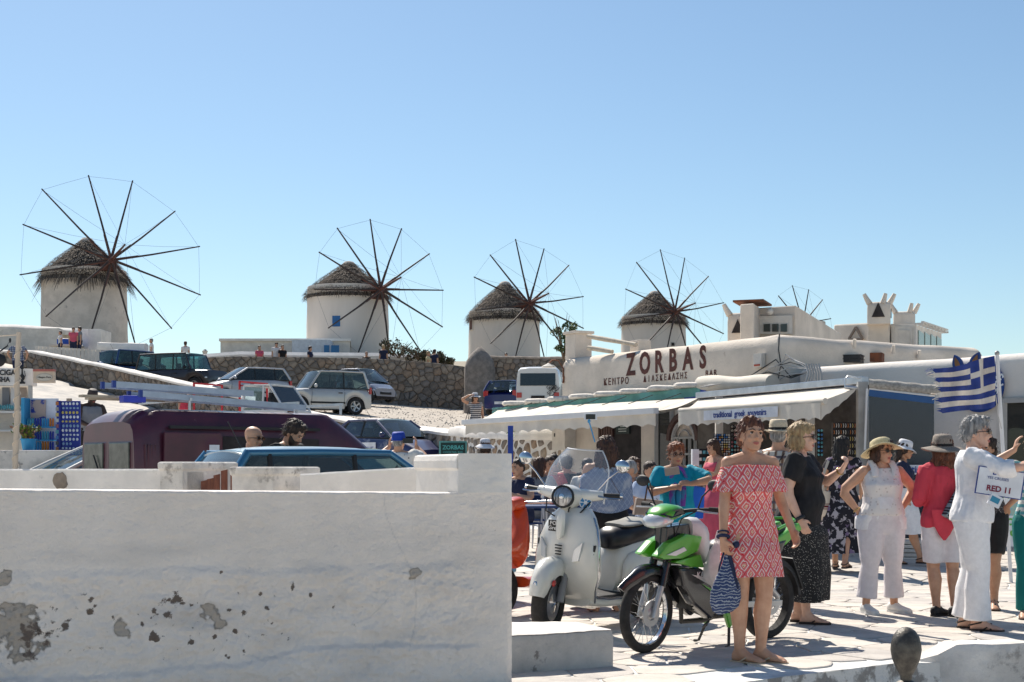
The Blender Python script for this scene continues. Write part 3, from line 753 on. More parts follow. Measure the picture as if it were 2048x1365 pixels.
# small electrical box on the front
mb=MB();p=wl(1524,722,.06);mb.box(p,(.20,.10,.24),rotz(atan2(-UL.y,-UL.x)));o=mb.obj('fuse_box',M_cream,bevel=.008);tag(o,'small beige electrical box high on the bar front','electrical box')
mb=MB();mb.box(p+UN*.055+V((0,0,-.08)),(.14,.015,.03),rotz(atan2(-UL.y,-UL.x)));mb.obj('warning_strip',mat('red_mark',(.45,.08,.04),.6),o)
# rust lamp bracket at the left corner
t=thing('wall_lamp','rusty curved iron wall lamp with a white shade at the left corner of the bar','lamp',(0,0,0))
q=wl(1128,755,.02);mb=MB()
pts=[q,q+V((0,0,.18)),q+V((-.10,0,.34)),q+V((-.22,0,.36)),q+V((-.30,0,.28))]
mb.tube(pts,.016,6);mb.tube([q+V((0,0,-.12)),q+V((.02,0,.02))],.022,6);mb.obj('bracket',M_rust,t,smooth=60)
mb=MB();mb.lathe([(.02,.07),(.05,.05),(.15,0),(.155,-.015),(.02,.03)],18,pts[-1]+V((0,0,-.06)));mb.obj('lamp_shade',M_cream,t,smooth=40)
# pergola beam with rough stone slabs on top
t=thing('pergola_beam','long teal wooden beam carrying a row of rough whitewashed stone slabs','beam',(0,0,0))
def beam_z(s):return 2.66-.018*(s-1.6)
mb=MB();mb.beam(bw(1.6,.30,beam_z(1.6)),bw(8.6,.30,beam_z(8.6)),.10,.16);mb.obj('beam',M_teal,t,bevel=.01)
mb=MB();mb.beam(bw(1.45,.28,2.64),bw(2.05,.28,2.63),.12,.2);mb.obj('beam_end',M_blue,t)
rnd=random.Random(9)
for k in range(8):
 s=1.95+k*.83;w=rnd.uniform(.30,.36);mb=MB();r0=[];N=12
 for a in [2*pi*i/N for i in range(N)]:
  r0.append((w*cos(a)*rnd.uniform(.9,1.1)*(1 if abs(cos(a))< .9 else 1.1),.30*sin(a)*rnd.uniform(.9,1.1)))
 base=bw(s,.26,beam_z(s)+.085)
 def pp(a,kx,z):return UL*a[0]*kx+UN*a[1]*kx+V((0,0,z+.012*noise.noise(V((a[0]*9,a[1]*9,k)))))
 mb.loft([[pp(a,.92,0)for a in r0],[pp(a,1.0,.03)for a in r0],[pp(a,.97,.07)for a in r0],[pp(a,.8,.095)for a in r0]])
 mb.obj('stone_slab',M_whiteold,t,smooth=40,loc=base)
# blue posts of the pergola
t=thing('pergola_post','dark blue square post holding the pergola beam beside the mortared wall','post',(0,0,0))
mb=MB();p=bw(9.0,1.5,0);p=P(1021,900,26.5);mb.beam(V((p.x,p.y,.1)),V((p.x,p.y,PZ(852,26.5))),.10);mb.obj('shaft',M_blue,t,bevel=.008)
# white awning
AW=thing('bar_awning','long faded white retractable awning stretched over the cafe seats','awning',(0,0,0))
def awp(t,d,z):return bw(t,d,z)
aR=awp(1.0,.92,2.50);aL=awp(8.6,.92,2.44);fR=awp(1.0,2.0,2.28);fL=awp(7.35,2.0,2.25)
aR=P(1396,797,24.35);fR=P(1311,822,23.7);fL=P(932,845,29.1);aL=P(1000,818,31.0)
def awf(u,v):
 a=aR+(aL-aR)*u;f=fR+(fL-fR)*u;p=a+(f-a)*v;p.z -= .05*sin(pi*v)*(1+.3*sin(u*40));return p
mb=MB();mb.grid(awf,60,8);mb.grid(lambda u,v:awf(u,v)-V((0,0,.012)),60,8);mb.obj('canvas',M_awn,AW,smooth=60)
mb=MB();mb.beam(fR-(fL-fR).normalized()*.02,fL+(fL-fR).normalized()*.1,.11,.10);mb.obj('front_bar',M_awn_w,AW,bevel=.012)
mb=MB()
def val(u,v):
 f=fR+(fL-fR)*u;s=.015*sin(u*70);h=.21*(1-.2*abs(sin(u*16*pi)));return f+UN*(.0+s)+V((0,0,-.05-v*h))
mb.grid(val,160,3);mb.grid(lambda u,v:val(u,v)-UN*.006,160,3);mb.obj('valance',M_awn,AW,smooth=60)
for k,u in enumerate((.02,.5,.98)):
 mb=MB();a=aR+(aL-aR)*u;f=fR+(fL-fR)*u;mid=(a+f)/2+V((.0,0,-.12))+UL*.25;mb.tube([a+V((0,0,-.1)),mid,f+V((0,0,-.03))],.018,6);mb.obj('arm',M_alu,AW,smooth=40)
mb=MB()
rnd=random.Random(5)
for k in range(8):
 mb=MB();u=.06+k*.12;a=awf(u,.05)+V((0,0,.12));mb.tube([a,a+UN*.25+UL*.1+V((0,0,-.10)),a+UN*.55+V((0,0,-.17))],.007,4);mb.obj('tie_wire',M_cable_d,AW)
# rolled canvas above the second awning
mb=MB();a=wl(1420,770,.2);b=P(1545,768,23.6)
rings=[]
for k in range(13):
 f=k/12;c=a+(b-a)*f;r=.16+.02*sin(f*9)
 rings.append([c+V((0,0,r*.9*sin(q)-.05*f*0))+UN*(r*cos(q))for q in [2*pi*i/12 for i in range(12)]])
mb.loft(rings);o=mb.obj('rolled_canvas',M_awn,smooth=50);tag(o,'rolled dirty white canvas bundled against the bar front','canvas')
# ------------------------------------------------------------------ souvenir shop awning and stall
SHOP=thing('souvenir_awning','cream scalloped awning over the souvenir shop with a printed white sign strip','awning',(0,0,0))
bL=P(1397,800,23.6);bR=P(1716,772,20.1);gL=P(1362,822,22.6);gR=P(1648,803,19.35)
def s2(u,v):
 a=bL+(bR-bL)*u;f=gL+(gR-gL)*u;p=a+(f-a)*v;p.z += .02*sin(u*17)*v-.03*sin(pi*v);return p
mb=MB();mb.grid(s2,40,8);mb.grid(lambda u,v:s2(u,v)-V((0,0,.012)),40,8);mb.obj('canvas',M_awn,SHOP,smooth=60)
mb=MB();ux=(gR-gL).normalized();nrm2=V((-ux.y,ux.x,0));nrm2=nrm2 if nrm2.y < 0 else -nrm2
mb.tube([gL-ux*.03,gR+ux*.03],.045,10);mb.obj('front_bar',M_awn,SHOP,smooth=60)
def val2(u,v):
 f=gL+(gR-gL)*u;h=.235*(1-.15*abs(sin(u*13*pi)));return f+nrm2*(.012*sin(u*40)+.05)+V((0,0,-.02-v*h))
mb=MB();mb.grid(val2,150,3);mb.grid(lambda u,v:val2(u,v)-nrm2*.006,150,3)
mb.obj('valance',M_awn,SHOP,smooth=60)
# side flap that rises to the right-hand bracket
k0=gR+nrm2*.05;k1=P(1710,778,19.9)
def flap(u,v):
 a=k0+(k1-k0)*u;h=.235*(1-u)**.8*(1-.12*abs(sin(u*4*pi)))+.02;return a+V((0,0,-v*h))
mb=MB();mb.grid(flap,30,3);mb.grid(lambda u,v:flap(u,v)+V((.006,.006,0)),30,3);mb.obj('side_flap',M_awn,SHOP,smooth=60)
mb=MB();mb.beam(bL+V((0,0,.07)),bR+(bR-bL).normalized()*.15+V((0,0,.07)),.12,.10);mb.obj('cassette',M_alu,SHOP,bevel=.01)
# sign strip
Y1=(val2(.21,.5)+val2(.80,.5))/2;sw=(val2(.21,0)-val2(.735,0)).length
c=(val2(.21,.42)+val2(.735,.42))/2+nrm2*.018
mb=MB();M2=plane_M(c,ux);mb.box((0,0,0),(sw,.15,.006));mb.v=[tuple(M2@V(v))for v in mb.v];mb.obj('sign_strip',mat('sign_white',(.72,.74,.78),.5),SHOP)
M_signblue=mat('sign_blue',(.02,.05,.25),.5)
text('sign_text','traditional  greek  souvenirs',.125,M_signblue,plane_M(c+nrm2*.006,ux),SHOP,sx=sw*.94/1.86,bold=.003)
# post and brackets
t=thing('stall_post','grey galvanised post with rust streaks between the souvenir stall and the plastic screen','post',(0,0,0))
pp_=P(1724,900,20.0);g0=lower(pp_.x,pp_.y)
mb=MB();mb.beam((pp_.x,pp_.y,g0),(pp_.x,pp_.y,PZ(764,20)),.14,.14);mb.obj('shaft',M_steel,t,bevel=.01)
mb=MB();q=P(1690,775,20.0);mb.tube([q,q+V((0,0,.12)),q+V((.04,0,.16)),q+V((.2,0,.13)),q+V((.24,0,.02))],.012,6);mb.tube([q+V((.0,0,.0)),q+V((.28,0,-.02))],.03,8)
mb.obj('bracket',M_alu,t,smooth=50)
# roll of mesh to the right and the clear plastic screen
t=thing('plastic_screen','smoky transparent plastic side screen with a blue top hem beside the stall','screen',(0,0,0))
a=P(1738,782,19.7);b=P(1868,797,19.2)
mb=MB();rings=[]
for k in range(15):
 f=k/14;c=a+(b+V((.1,-.05,0))-a)*f+V((0,0,.1));r=.07+.006*sin(f*60);rings.append([c+V((r*.3*cos(q),r*cos(q),r*sin(q)))for q in [2*pi*i/10 for i in range(10)]])
mb.loft(rings);mb.obj('rolled_mesh',mat('grey_mesh',(.35,.33,.30),.8,var=.3,vs=20),t,smooth=50)
mb=MB();zb=PZ(935,19.7)
mb.loft([[a+V((0,0,0)),b,V((b.x,b.y,PZ(1075,19.2))),V((a.x,a.y,PZ(1080,19.7)))],[q+V((0,.006,0))for q in (a,b,V((b.x,b.y,PZ(1075,19.2))),V((a.x,a.y,PZ(1080,19.7))))]])
mb.obj('sheet',glass('smoky_plastic',(.45,.5,.62),.42,.12),t)
mb=MB();mb.beam(a+V((0,-.01,-.03)),b+V((0,-.01,-.03)),.02,.09);mb.obj('top_hem',mat('hem_blue',(.03,.10,.26),.6),t)
mb=MB();mb.tube([a+V((-.03,-.01,.03)),V((a.x-.06,a.y-.01,PZ(900,19.7)))],.016,6);mb.tube([a+V((0,-.015,.03)),b+V((0,-.015,.03))],.012,6);mb.obj('frame_tube',M_awn_w,t,smooth=50)
mb=MB();c1=P(1833,940,19.25);M2=plane_M(c1,(1,-.25,0));mb.box((0,0,0),(.62,.13,.01));mb.v=[tuple(M2@V(v))for v in mb.v];mb.obj('sign_strip',MATS['sign_white'],t)
text('sign_text','traditional',.13,M_signblue,plane_M(P(1826,940,19.23),(1,-.25,0)),t,bold=.003,sx=1.05)
mb=MB();M2=plane_M(P(1835,1010,19.4),(1,-.25,0));mb.box((0,0,0),(.9,.62,.03));mb.v=[tuple(M2@V(v))for v in mb.v];mb.obj('counter_panel',mat('dark_navy_panel',(.03,.035,.07),.6,var=.3),t)
# stall interior: back wall, shelves, racks full of small souvenirs
t=thing('souvenir_stall','dark shaded souvenir stall with shelves behind the scalloped awning','stall',(0,0,0))
def box_pts(mb,a,b,th,z0,z1):
 d=(b-a).normalized();n =V((-d.y,d.x,0))*th
 mb.loft([[V((p.x,p.y,z0))for p in (a,b,b+n,a+n)],[V((p.x,p.y,z1))for p in (a,b,b+n,a+n)]])
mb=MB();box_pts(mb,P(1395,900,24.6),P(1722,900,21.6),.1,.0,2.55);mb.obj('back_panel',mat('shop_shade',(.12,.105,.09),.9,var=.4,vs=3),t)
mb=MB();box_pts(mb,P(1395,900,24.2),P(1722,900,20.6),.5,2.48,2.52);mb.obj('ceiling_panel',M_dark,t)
for x,Y in ((1438,23.6),(1500,23.2),(1620,22.0)):p=P(x,900,Y);mb=MB();mb.beam((p.x,p.y,.1),(p.x,p.y,2.5),.12);mb.obj('pillar',M_cream,t)
RACKCOL=[mat('souvenir_%d' % i,c,.35,var=.2,vs=30)for i,c in enumerate(((.05,.18,.45),(.6,.58,.55),(.45,.16,.05),(.10,.35,.40),(.55,.42,.15),(.06,.06,.07),(.30,.10,.12),(.35,.33,.30)))]
def souvenir_rack(label,x0,x1,y0,y1,Y,rows,cols,colset,seed,kind='m'):
 rnd=random.Random(seed);w=(x1-x0)*Y/F;h=(y1-y0)*Y/F;c=P((x0+x1)/2,y1,Y)
 r=thing('souvenir_rack',label,'display rack',(c.x,c.y,c.z))
 mb=MB();mb.box((0,.03,h/2),(w,.03,h));mb.obj('rack_board',M_dark,r)
 mb=MB()
 for i in range(cols):
  for j in range(rows):
   X=-w/2+w*(i+.5)/cols;Z=h*(j+.5)/rows;mb.cur=colset[(j//2+(i*7 % 3 == 0))% len(colset)]if rnd.random()< .8 else rnd.choice(colset)
   s=min(w/cols,h/rows)*.42
   if kind == 'm':mb.ell((X,-.02,Z),(s,.02,s*1.0),7,4)
   elif kind == 'd':mb.tube([(X,-.02,Z+s*2),(X+s*.3,-.03,Z),(X,-.02,Z-s*2)],s*.45,5)
   else:mb.box((X,-.015,Z),(s*1.7,.02,s*1.9),rotz(rnd.uniform(-.2,.2)))
 mb.obj('souvenirs',RACKCOL,r,kind='stuff');return r
souvenir_rack('display rack of small shiny blue and white magnets behind the woman in pink',1428,1460,868,925,21.8,12,7,[0,1,2,4,1],1)
souvenir_rack('wide dim rack of dark souvenirs just left of the red dress woman',1461,1520,850,990,22.4,18,10,[5,7,3,6],2)
souvenir_rack('narrow hanging strip of round blue glass charms beside the blonde woman',1634,1646,858,914,21.0,7,2,[0,3],3)
souvenir_rack('cluster of hanging brown wooden souvenirs next to the galvanised post',1665,1716,845,925,20.9,6,11,[7,4,1,2,5],4,'d')
souvenir_rack('dark rack of postcards below the hanging wooden souvenirs',1655,1716,930,1060,21.0,9,8,[5,7,6,0],5,'b')
souvenir_rack('white sided postcard stand in front of the woman in pink',1396,1420,898,1010,22.0,8,3,[1,7,5,3],6,'b')
mb=MB();c=P(1390,935,21.7);mb.box(c,(.10,.16,.55));o=mb.obj('stand_panel',MATS['sign_white']);tag(o,'plain white side panel of the postcard stand left of the woman in pink','panel')
# ------------------------------------------------------------------ the long white building on the right
RB=thing('shop_building','long low whitewashed shop building on the right with a rounded roof edge','building')
A1=V((4.84,23.9,0));RD=V((.65,-.76,0)).normalized();RN=V((-RD.y,RD.x,0));RNo=V((-.76,-.65,0)).normalized()
def rw(t,d,z):return A1+RD*t+RNo*d+V((0,0,z))
rounded_block('wall',[rw(0,0,0),rw(9.5,0,0),rw(9.5,-5,0),rw(0,-5,0)],-.2,3.0,M_bldg2,RB,r=.16)
def rt(x):r=(x-1024)/F;return (A1.x-r*A1.y)/(-(RD.x-r*RD.y))
# recessed window at the far right
ta,tb=rt(1993),rt(2060);Yw=A1.y+RD.y*ta;zt=PZ(795,Yw);zb_=.95
mb=MB();mb.loft([[rw(ta,e,zb_),rw(tb,e,zb_),rw(tb,e,zt),rw(ta,e,zt)]for e in (-.1,.008)]);mb.obj('window_recess',M_cream,RB)
w=MB()
for t_ in (ta+.14,ta+.75):w.beam(rw(t_,.03,zb_),rw(t_,.03,zt-.05),.07)
for z_ in (zb_+.03,zt-.06):w.beam(rw(ta+.1,.03,z_),rw(tb,.03,z_),.07)
wf=w.obj('window',M_frame,RB)
w=MB();w.loft([[rw(ta+.17,e,zb_),rw(tb,e,zb_),rw(tb,e,zt-.08),rw(ta+.17,e,zt-.08)]for e in (.010,.016)]);w.obj('pane',M_glass_d,wf)
# round blue sign with ears
t=thing('ear_sign','round blue sign with two long donkey ears and white letters behind the flag','sign',(0,0,0))
tx_=rt(1964);Ys=A1.y+RD.y*tx_;c=rw(tx_,.05,PZ(772,Ys));Ms=plane_M(c,RD);R_=.40
mb=MB();mb.prism([(R_*cos(2*pi*i/40),R_*sin(2*pi*i/40))for i in range(40)],.03,Ms);mb.obj('disc',mat('sign_disc_blue',(.006,.045,.22),.4),t)
for x,y,ang in ((1925,735,.35),(1951,730,-.45)):
 tt=rt(x);cc=rw(tt,.06,PZ(y+6,A1.y+RD.y*tt));Me=plane_M(cc,RD)@ Matrix.Rotation(ang,4,'Z')
 ear=[(.10*sin(pi*s)**.8*(1 if s < .5 else 1)*(1-.25*s),.30*s)for s in [i/10 for i in range(11)]]
 pts=[(a,b-.05)for a,b in ear]+[(-a,b-.05)for a,b in reversed(ear[1:-1])]
 mb=MB();mb.prism(pts,.03,Me);e=mb.obj('ear',MATS['sign_disc_blue'],t)
 mb=MB();mb.prism([(a*.45,b*.75+.02)for a,b in pts],.006,Me@Matrix.Translation((0,0,.031)));mb.obj('inner_ear',mat('ear_brown',(.25,.12,.05),.6),e)
for ch,x,y in (('S',2005,755),('U',2003,768),('I',1999,780),('S',1994,786)):
 tt=rt(x);text('sign_letter',ch,.17,MATS['sign_white'],plane_M(rw(tt,.09,PZ(y,A1.y+RD.y*tt)),RD)@ Matrix.Rotation(-1.2,4,'Z'),t,bold=.005)
# greek flag on a pole
t=thing('flag_pole','white flag pole leaning slightly behind the woman dressed in white','pole',(0,0,0))
YP=16.2;pb=P(2022,1080,YP);pt_=P(1994,707,YP)
mb=MB();mb.tube([V((pb.x,pb.y,0)),pt_],.022,10);mb.obj('pole',M_awn_w,t,smooth=50)
mb=MB();mb.ell(pt_,(.03,.03,.03),8,6);mb.obj('finial',M_steel,t,smooth=60)
mb=MB();mb.tube([P(1991,790,YP-.05),P(1996,830,YP-.05),P(2003,858,YP-.04)],.006,4);mb.obj('halyard',M_cable,t)
FL=thing('greek_flag','tattered blue and white striped Greek flag blowing from the white pole','flag',(0,0,0))
M_fb=mat('flag_blue',(.03,.055,.24),.8,var=.2,vs=6);M_fw=mat('flag_white',(.70,.63,.55),.85,var=.12,vs=6)
tr,br=P(1989,712,YP),P(1993,813,YP-.03);tl,bl=P(1868,738,YP-.25),P(1872,826,YP-.25)
def fl(u,v):
 p=(tr+(br-tr)*v)*(1-u)+(tl+(bl-tl)*v)*u;p=p+V((0,.06*sin(u*9+v*1.5)+.03*sin(u*21-v*3),.010*sin(u*7+v*4)-.018*sin(pi*u)))
 return p
rnd=random.Random(8)
for k in range(9):
 v0,v1=k/9,(k+1)/9;ue=1-.04*rnd.random()-(.06 if k in (3,4)else 0);us=.42 if k < 5 else 0
 mb=MB()
 def g2(u,v,v0=v0,v1=v1,ue=ue,us=us):
  uu=us+(ue-us)*u;tat=.05*max(0,(u-.93)/.07)*sin(v*9+k*3);return fl(uu-tat,v0+(v1-v0)*v*(1 if u < .95 else 1-.3*(u-.95)/.05))
 mb.grid(g2,44,3);mb.obj('stripe',M_fb if k % 2 == 0 else M_fw,FL,smooth=70)
 if k in (0,1,3,5):
  th=MB()
  for j in range(6):
   a=fl(ue,v0+(v1-v0)*rnd.random());th.tube([a,a+V((-.03,.01,rnd.uniform(-.01,.02))),a+V((-.06-.03*rnd.random(),.02,rnd.uniform(-.03,.03)))],.0022,3)
  th.obj('frayed_threads',M_fb if k % 2 == 0 else M_fw,FL)
for (u0,u1,v0,v1,m_)in ((0,.165,0,2/9,M_fb),(.255,.42,0,2/9,M_fb),(0,.165,3/9,5/9,M_fb),(.255,.42,3/9,5/9,M_fb),(0,.42,2/9,3/9,M_fw),(.165,.255,0,2/9,M_fw),(.165,.255,3/9,5/9,M_fw)):
 mb=MB();mb.grid(lambda u,v:fl(u0+(u1-u0)*u,v0+(v1-v0)*v),12,5);mb.obj('canton_piece',m_,FL,smooth=70)
# small poster board and things by the right-hand kerb
t=thing('photo_poster','white and green poster board about photos at the right edge by the window','poster',(0,0,0))
Yp=17.6;c=P(2028,1035,Yp);Mp=plane_M(c,(1,-.05,0));mb=MB();mb.box((0,0,0),(.48,.72,.03));mb.v=[tuple(Mp@V(v))for v in mb.v];mb.obj('board',MATS['sign_white'],t)
mb=MB();mb.box((0,.10,.018),(.40,.16,.004));mb.v=[tuple(Mp@V(v))for v in mb.v];mb.obj('picture',mat('poster_sea',(.10,.35,.55),.5,c2=(.45,.55,.35),vs=6),t)
M_pg=mat('poster_green',(.15,.45,.08),.6)
text('poster_text','IN',.11,M_pg,Mp@Matrix.Translation((-.12,.27,.018)),t,bold=.006)
text('poster_text','YOUR',.115,M_pg,Mp@Matrix.Translation((-.01,-.06,.018)),t,bold=.006)
text('poster_text','PHOTO',.105,M_pg,Mp@Matrix.Translation((0,-.20,.018)),t,bold=.006)
for s in (-1,1):mb=MB();mb.beam(c+V((s*.2,.02,-.36)),V((c.x+s*.2,c.y+.03,0)),.03);mb.obj('leg',M_steel,t)
t=thing('stone_planter','low stack of thin pale stone slabs in front of the plastic screen','step',(0,0,0))
rnd=random.Random(12)
for k in range(6):
 mb=MB();c=P(1822,1128,19.0);mb.box((c.x+rnd.uniform(-.02,.02),c.y+.3,.01+.056*k+.026),(1.15-.02*k,.6,.048),rotz(-.2));mb.obj('stone_slab',rnd.choice([M_cream,M_whiteold]),t,bevel=.012)
# plants in pots by the poster
# ------------------------------------------------------------------ roof structures behind
def poly_block(name,label,pts,z0,z1s,m=M_bldg,bev=.05,cat='roof room',parent=None):
 mb=MB();n =len(pts);z1s=z1s if isinstance(z1s,(list,tuple))else [z1s]*n
 mb.loft([[V((p.x,p.y,z0))for p in pts],[V((p.x,p.y,z))for p,z in zip(pts,z1s)]])
 o=mb.obj(name,m,parent,bevel=bev,seg=3,smooth=35)
 if label:tag(o,label,cat)
 return o
r=thing('roof_room','small roof room with three window panes above the bar','roof room')
a,b,c_,d_=P(1504,0,29.3),P(1592,0,28.8),P(1683,0,33.5),P(1600,0,35)
poly_block('wall',None,[a,b,c_,d_],3.2,[PZ(617,29.3),PZ(611,28.8),PZ(668,33.5),PZ(668,35)],parent=r)
mb=MB();f0=P(1518,664,29.1);mb.loft([[P(1515,668,29.16+e),P(1585,668,28.78+e),P(1585,631,28.78+e),P(1515,633,29.16+e)]for e in (-.03,.05)]);mb.obj('window_frame',M_cream,r)
for k in range(3):
 x=1527+k*17;mb=MB();mb.loft([[P(x,664,29.03-k*.09+e),P(x+13,664,28.96-k*.09+e),P(x+13,648,28.96-k*.09+e),P(x,649,29.03-k*.09+e)]for e in (-.01,.04)]);mb.obj('pane',glass('greenish_pane',(.45,.52,.48),.2),r)
mb=MB();mb.ell(P(1540,624,28.9),(.07,.07,.07),10,8);mb.obj('round_lamp',M_cream,r,smooth=60)
mb=MB();poly_block('chimney_box','square white roof box with a rusty top left of the roof room',[P(1480,0,28.6),P(1508,0,28.4),P(1532,0,30),P(1503,0,30.3)],3.2,PZ(609,28.6),cat='chimney')
mb=MB();q=P(1505,607,29.2);mb.box((q.x,q.y,q.z),(.62,1.0,.04),rotz(-.35));o=mb.obj('rusty_sheet',M_rust);tag(o,'rusty iron sheet lying on the white roof box','metal sheet')
M_triangle=M_dark
def tower(label,x0,x1,y0,y1,Y,horns,tri=None,group=None,seed=1):
 w=(x1-x0)*Y/F;h=(y1-y0)*Y/F;c=P((x0+x1)/2,y1,Y);t=thing('horned_chimney',label,'chimney',(c.x,c.y,c.z),-.25,group)
 mb=MB();rings=[]
 for z,k in ((0,1),(h*.7,1),(h*.88,.97),(h*.96,.88),(h,.68)):
  rings.append([V((sx*w/2*k*(1 if not dg_ else .9),sy*w/2*k*(1 if not dg_ else .9),z))for sx,sy,dg_ in ((-1,-.85,0),(-.85,-1,0),(.85,-1,0),(1,-.85,0),(1,.85,0),(.85,1,0),(-.85,1,0),(-1,.85,0))])
 mb.loft(rings);mb.obj('shaft',M_bldg,t,smooth=50)
 for (hx,hy,lean)in horns:
  mb=MB();p=V((hx*w/2,hy*w/2,h*.93));mb.tube([p,p+V((lean*.07,0,.12)),p+V((lean*.13,0,.24))],[.075,.06,.045],8);mb.obj('horn',M_bldg,t,smooth=60)
 if tri:
  for (px_,py_,rz_,s,hh)in tri:
   mb=MB();M3=Matrix.Translation((px_*w/2,py_*w/2,h*hh))@ Matrix.Rotation(rz_,4,'Z')@ Matrix.Rotation(pi/2,4,'X')
   mb.prism([(-s,0),(s,0),(0,s*2.3)],.02,M3);mb.obj('triangle_hole',M_triangle,t)
 return t
rr=thing('upper_house','whitewashed house with a triangle relief behind the bar roof','building')
YT=36
poly_block('wall',None,[P(1668,0,37.2),P(1755,0,35.8),P(1800,0,38.8),P(1712,0,41)],3.0,[PZ(650,37.2),PZ(645,35.8),PZ(655,38.8),PZ(655,41)],parent=rr)
mb=MB()
T3=[P(1697,679,36.62),P(1724,679,36.2),P(1711,655,36.42)]
for i in range(3):mb.beam(T3[i]+V((0,-.04,0)),T3[(i+1)% 3]+V((0,-.04,0)),.05)
mb.obj('triangle_relief',mat('taupe_paint',(.22,.18,.15),.8),rr)
poly_block('base_block',None,[P(1735,0,35.7),P(1779,0,35.4),P(1800,0,38),P(1757,0,38)],3.0,PZ(646,35.5),parent=rr)
tower('tall white horned chimney with dark triangle holes on the upper house',1735,1780,606,650,35.5,[(-.8,-.8,-1),(.35,-.8,.5),(.9,-.3,1.0)],[(-.05,-1.02,0,.16,.3),(1.02,0,pi/2,.10,.3)],'horned white chimneys')
tower('small white horned chimney right of the tall one',1787,1829,625,655,38,[(-.8,-.8,-1),(.5,-.8,.4),(.9,-.2,1.0)],None,'horned white chimneys')
tower('white horned chimney half hidden behind the rusty topped roof box',1457,1500,628,690,31,[(-.8,-.8,-1)],[(-.05,-1.02,0,.13,.35)],'horned white chimneys')
g_=thing('glass_porch','cream roof porch with a panelled door and tall greenish panes','roof room')
c1,c2,c3=P(1782,0,35.5),P(1832,0,35.0),P(1883,0,38.5)
poly_block('wall',None,[c1,c2,c3,P(1835,0,40)],3.0,[PZ(648,35.5),PZ(650,35.0),PZ(667,38.5),PZ(667,40)],M_cream,parent=g_,bev=.01)
mb=MB();mb.loft([[P(1790+e*0,712,35.42+e),P(1824,712,35.06+e),P(1824,654,35.06+e),P(1790,653,35.42+e)]for e in (-.03,.04)]);dd=mb.obj('door',M_cream,g_)
mb=MB();mb.loft([[P(1795,690,35.33+e),P(1819,690,35.08+e),P(1819,661,35.08+e),P(1795,660,35.33+e)]for e in (-.03,.02)]);mb.obj('door_panel',mat('cream_panel',(.60,.56,.50),.8),dd)
for k in range(4):
 f0,f1=.06+k*.235,.06+k*.235+.19;A_,B_=c2+(c3-c2)*f0,c2+(c3-c2)*f1;nv=V((c3.y-c2.y,-(c3.x-c2.x),0)).normalized()*.03
 za,zb2=PZ(661+4*k,A_.y),3.1
 mb=MB();mb.loft([[V((A_.x,A_.y,zb2))+nv*e,V((B_.x,B_.y,zb2))+nv*e,V((B_.x,B_.y,za-.03))+nv*e,V((A_.x,A_.y,za))+nv*e]for e in (.4,1)]);mb.obj('pane',mat('green_curtained_pane',(.30,.38,.35),.25,var=.25,vs=4,stretch=(10,10,.5)),g_)
mb=MB()
for k in range(9):
 f=k/8;p=c2+(c3-c2)*f;z=PZ(650+17*f,p.y);mb.beam(V((p.x,p.y,z+.02))-nv,V((p.x,p.y,z+.02))+nv*6,.05)
mb.beam(V((c2.x,c2.y,PZ(648,c2.y)+.04))+nv*5,V((c3.x,c3.y,PZ(664,c3.y)+.04))+nv*5,.06,.04);mb.obj('eave_rafters',M_cream,g_)
# post and branch railing on the bar roof
t=thing('roof_railing','square white post with two crooked branch rails, left end of the bar roof','railing')
p=P(1157,0,29.5);mb=MB();mb.box((p.x,p.y,(3.3+PZ(664,28.9))/2),(.40,.40,PZ(664,28.9)-3.3),rotz(.5));mb.box((p.x,p.y,PZ(661,28.9)),(.48,.48,.06),rotz(.5));mb.obj('post',M_bldg,t,bevel=.015)
mb=MB();p2=P(1281,0,28.1);mb.box((p2.x,p2.y,(3.3+PZ(681,28.1))/2),(.30,.30,PZ(681,28.1)-3.3),rotz(.5));mb.obj('post',M_bldg,t,bevel=.03)
for pts in (((1176,673,28.6),(1210,679,28.2),(1245,685,27.8),(1272,690,27.5)),((1176,696,28.6),(1196,699,28.4),(1225,704,28.1))):
 mb=MB();mb.tube([P(*q)for q in pts],[.045,.05,.042,.045][:len(pts)],7);mb.obj('branch_rail',mat('peeled_branch',(.52,.45,.36),.8,var=.2,vs=8),t,smooth=60)
# air conditioner crates on the roof, cables
t=thing('roof_crates','stack of black ribbed plastic crates on the shop roof','crate')
for k in range(2):
 q=P(1695,721-k*7.5,25.0);mb=MB();mb.box((q.x,q.y,q.z-.02),(.50,.40,.058),rotz(-.4));mb.obj('crate',M_black,t,bevel=.006)
 mb=MB();mb.box((q.x,q.y,q.z+.012),(.53,.43,.010),rotz(-.4));mb.obj('crate_rim',M_black,t)
mb=MB();q=P(1748,716,25.3);mb.box((q.x,q.y,q.z),(.32,.3,.16),rotz(-.4));o=mb.obj('rusty_box',M_rust,bevel=.01);tag(o,'small rusty metal box beside the black crates on the roof','metal box')
t=thing('cable_bundle','tangle of grey cables looping round the corner of the bar building','cables')
rnd=random.Random(31);corner=C0+UN*.12
for k in range(9):
 z0=PZ(735+k*4,24);mb=MB();a=P(1430-rnd.random()*30,772+rnd.random()*3,24.3+.6);b=corner+V((0,-.03,z0+rnd.uniform(-.1,.1)));c=P(1612+rnd.random()*25,738+rnd.random()*14,23.3)
 mids=[b+V((rnd.uniform(-.1,.1),-.05,rnd.uniform(-.15,.2))),b+V((.18+rnd.random()*.12,-.2,rnd.uniform(-.25,.25)))]
 mb.tube([a,a+(b-a)*.6+V((0,-.03,-.04))]+mids+[c],rnd.uniform(.007,.013),5);mb.obj('cable',M_cable if k % 3 else M_cable_d,t,smooth=60)
mb=MB()
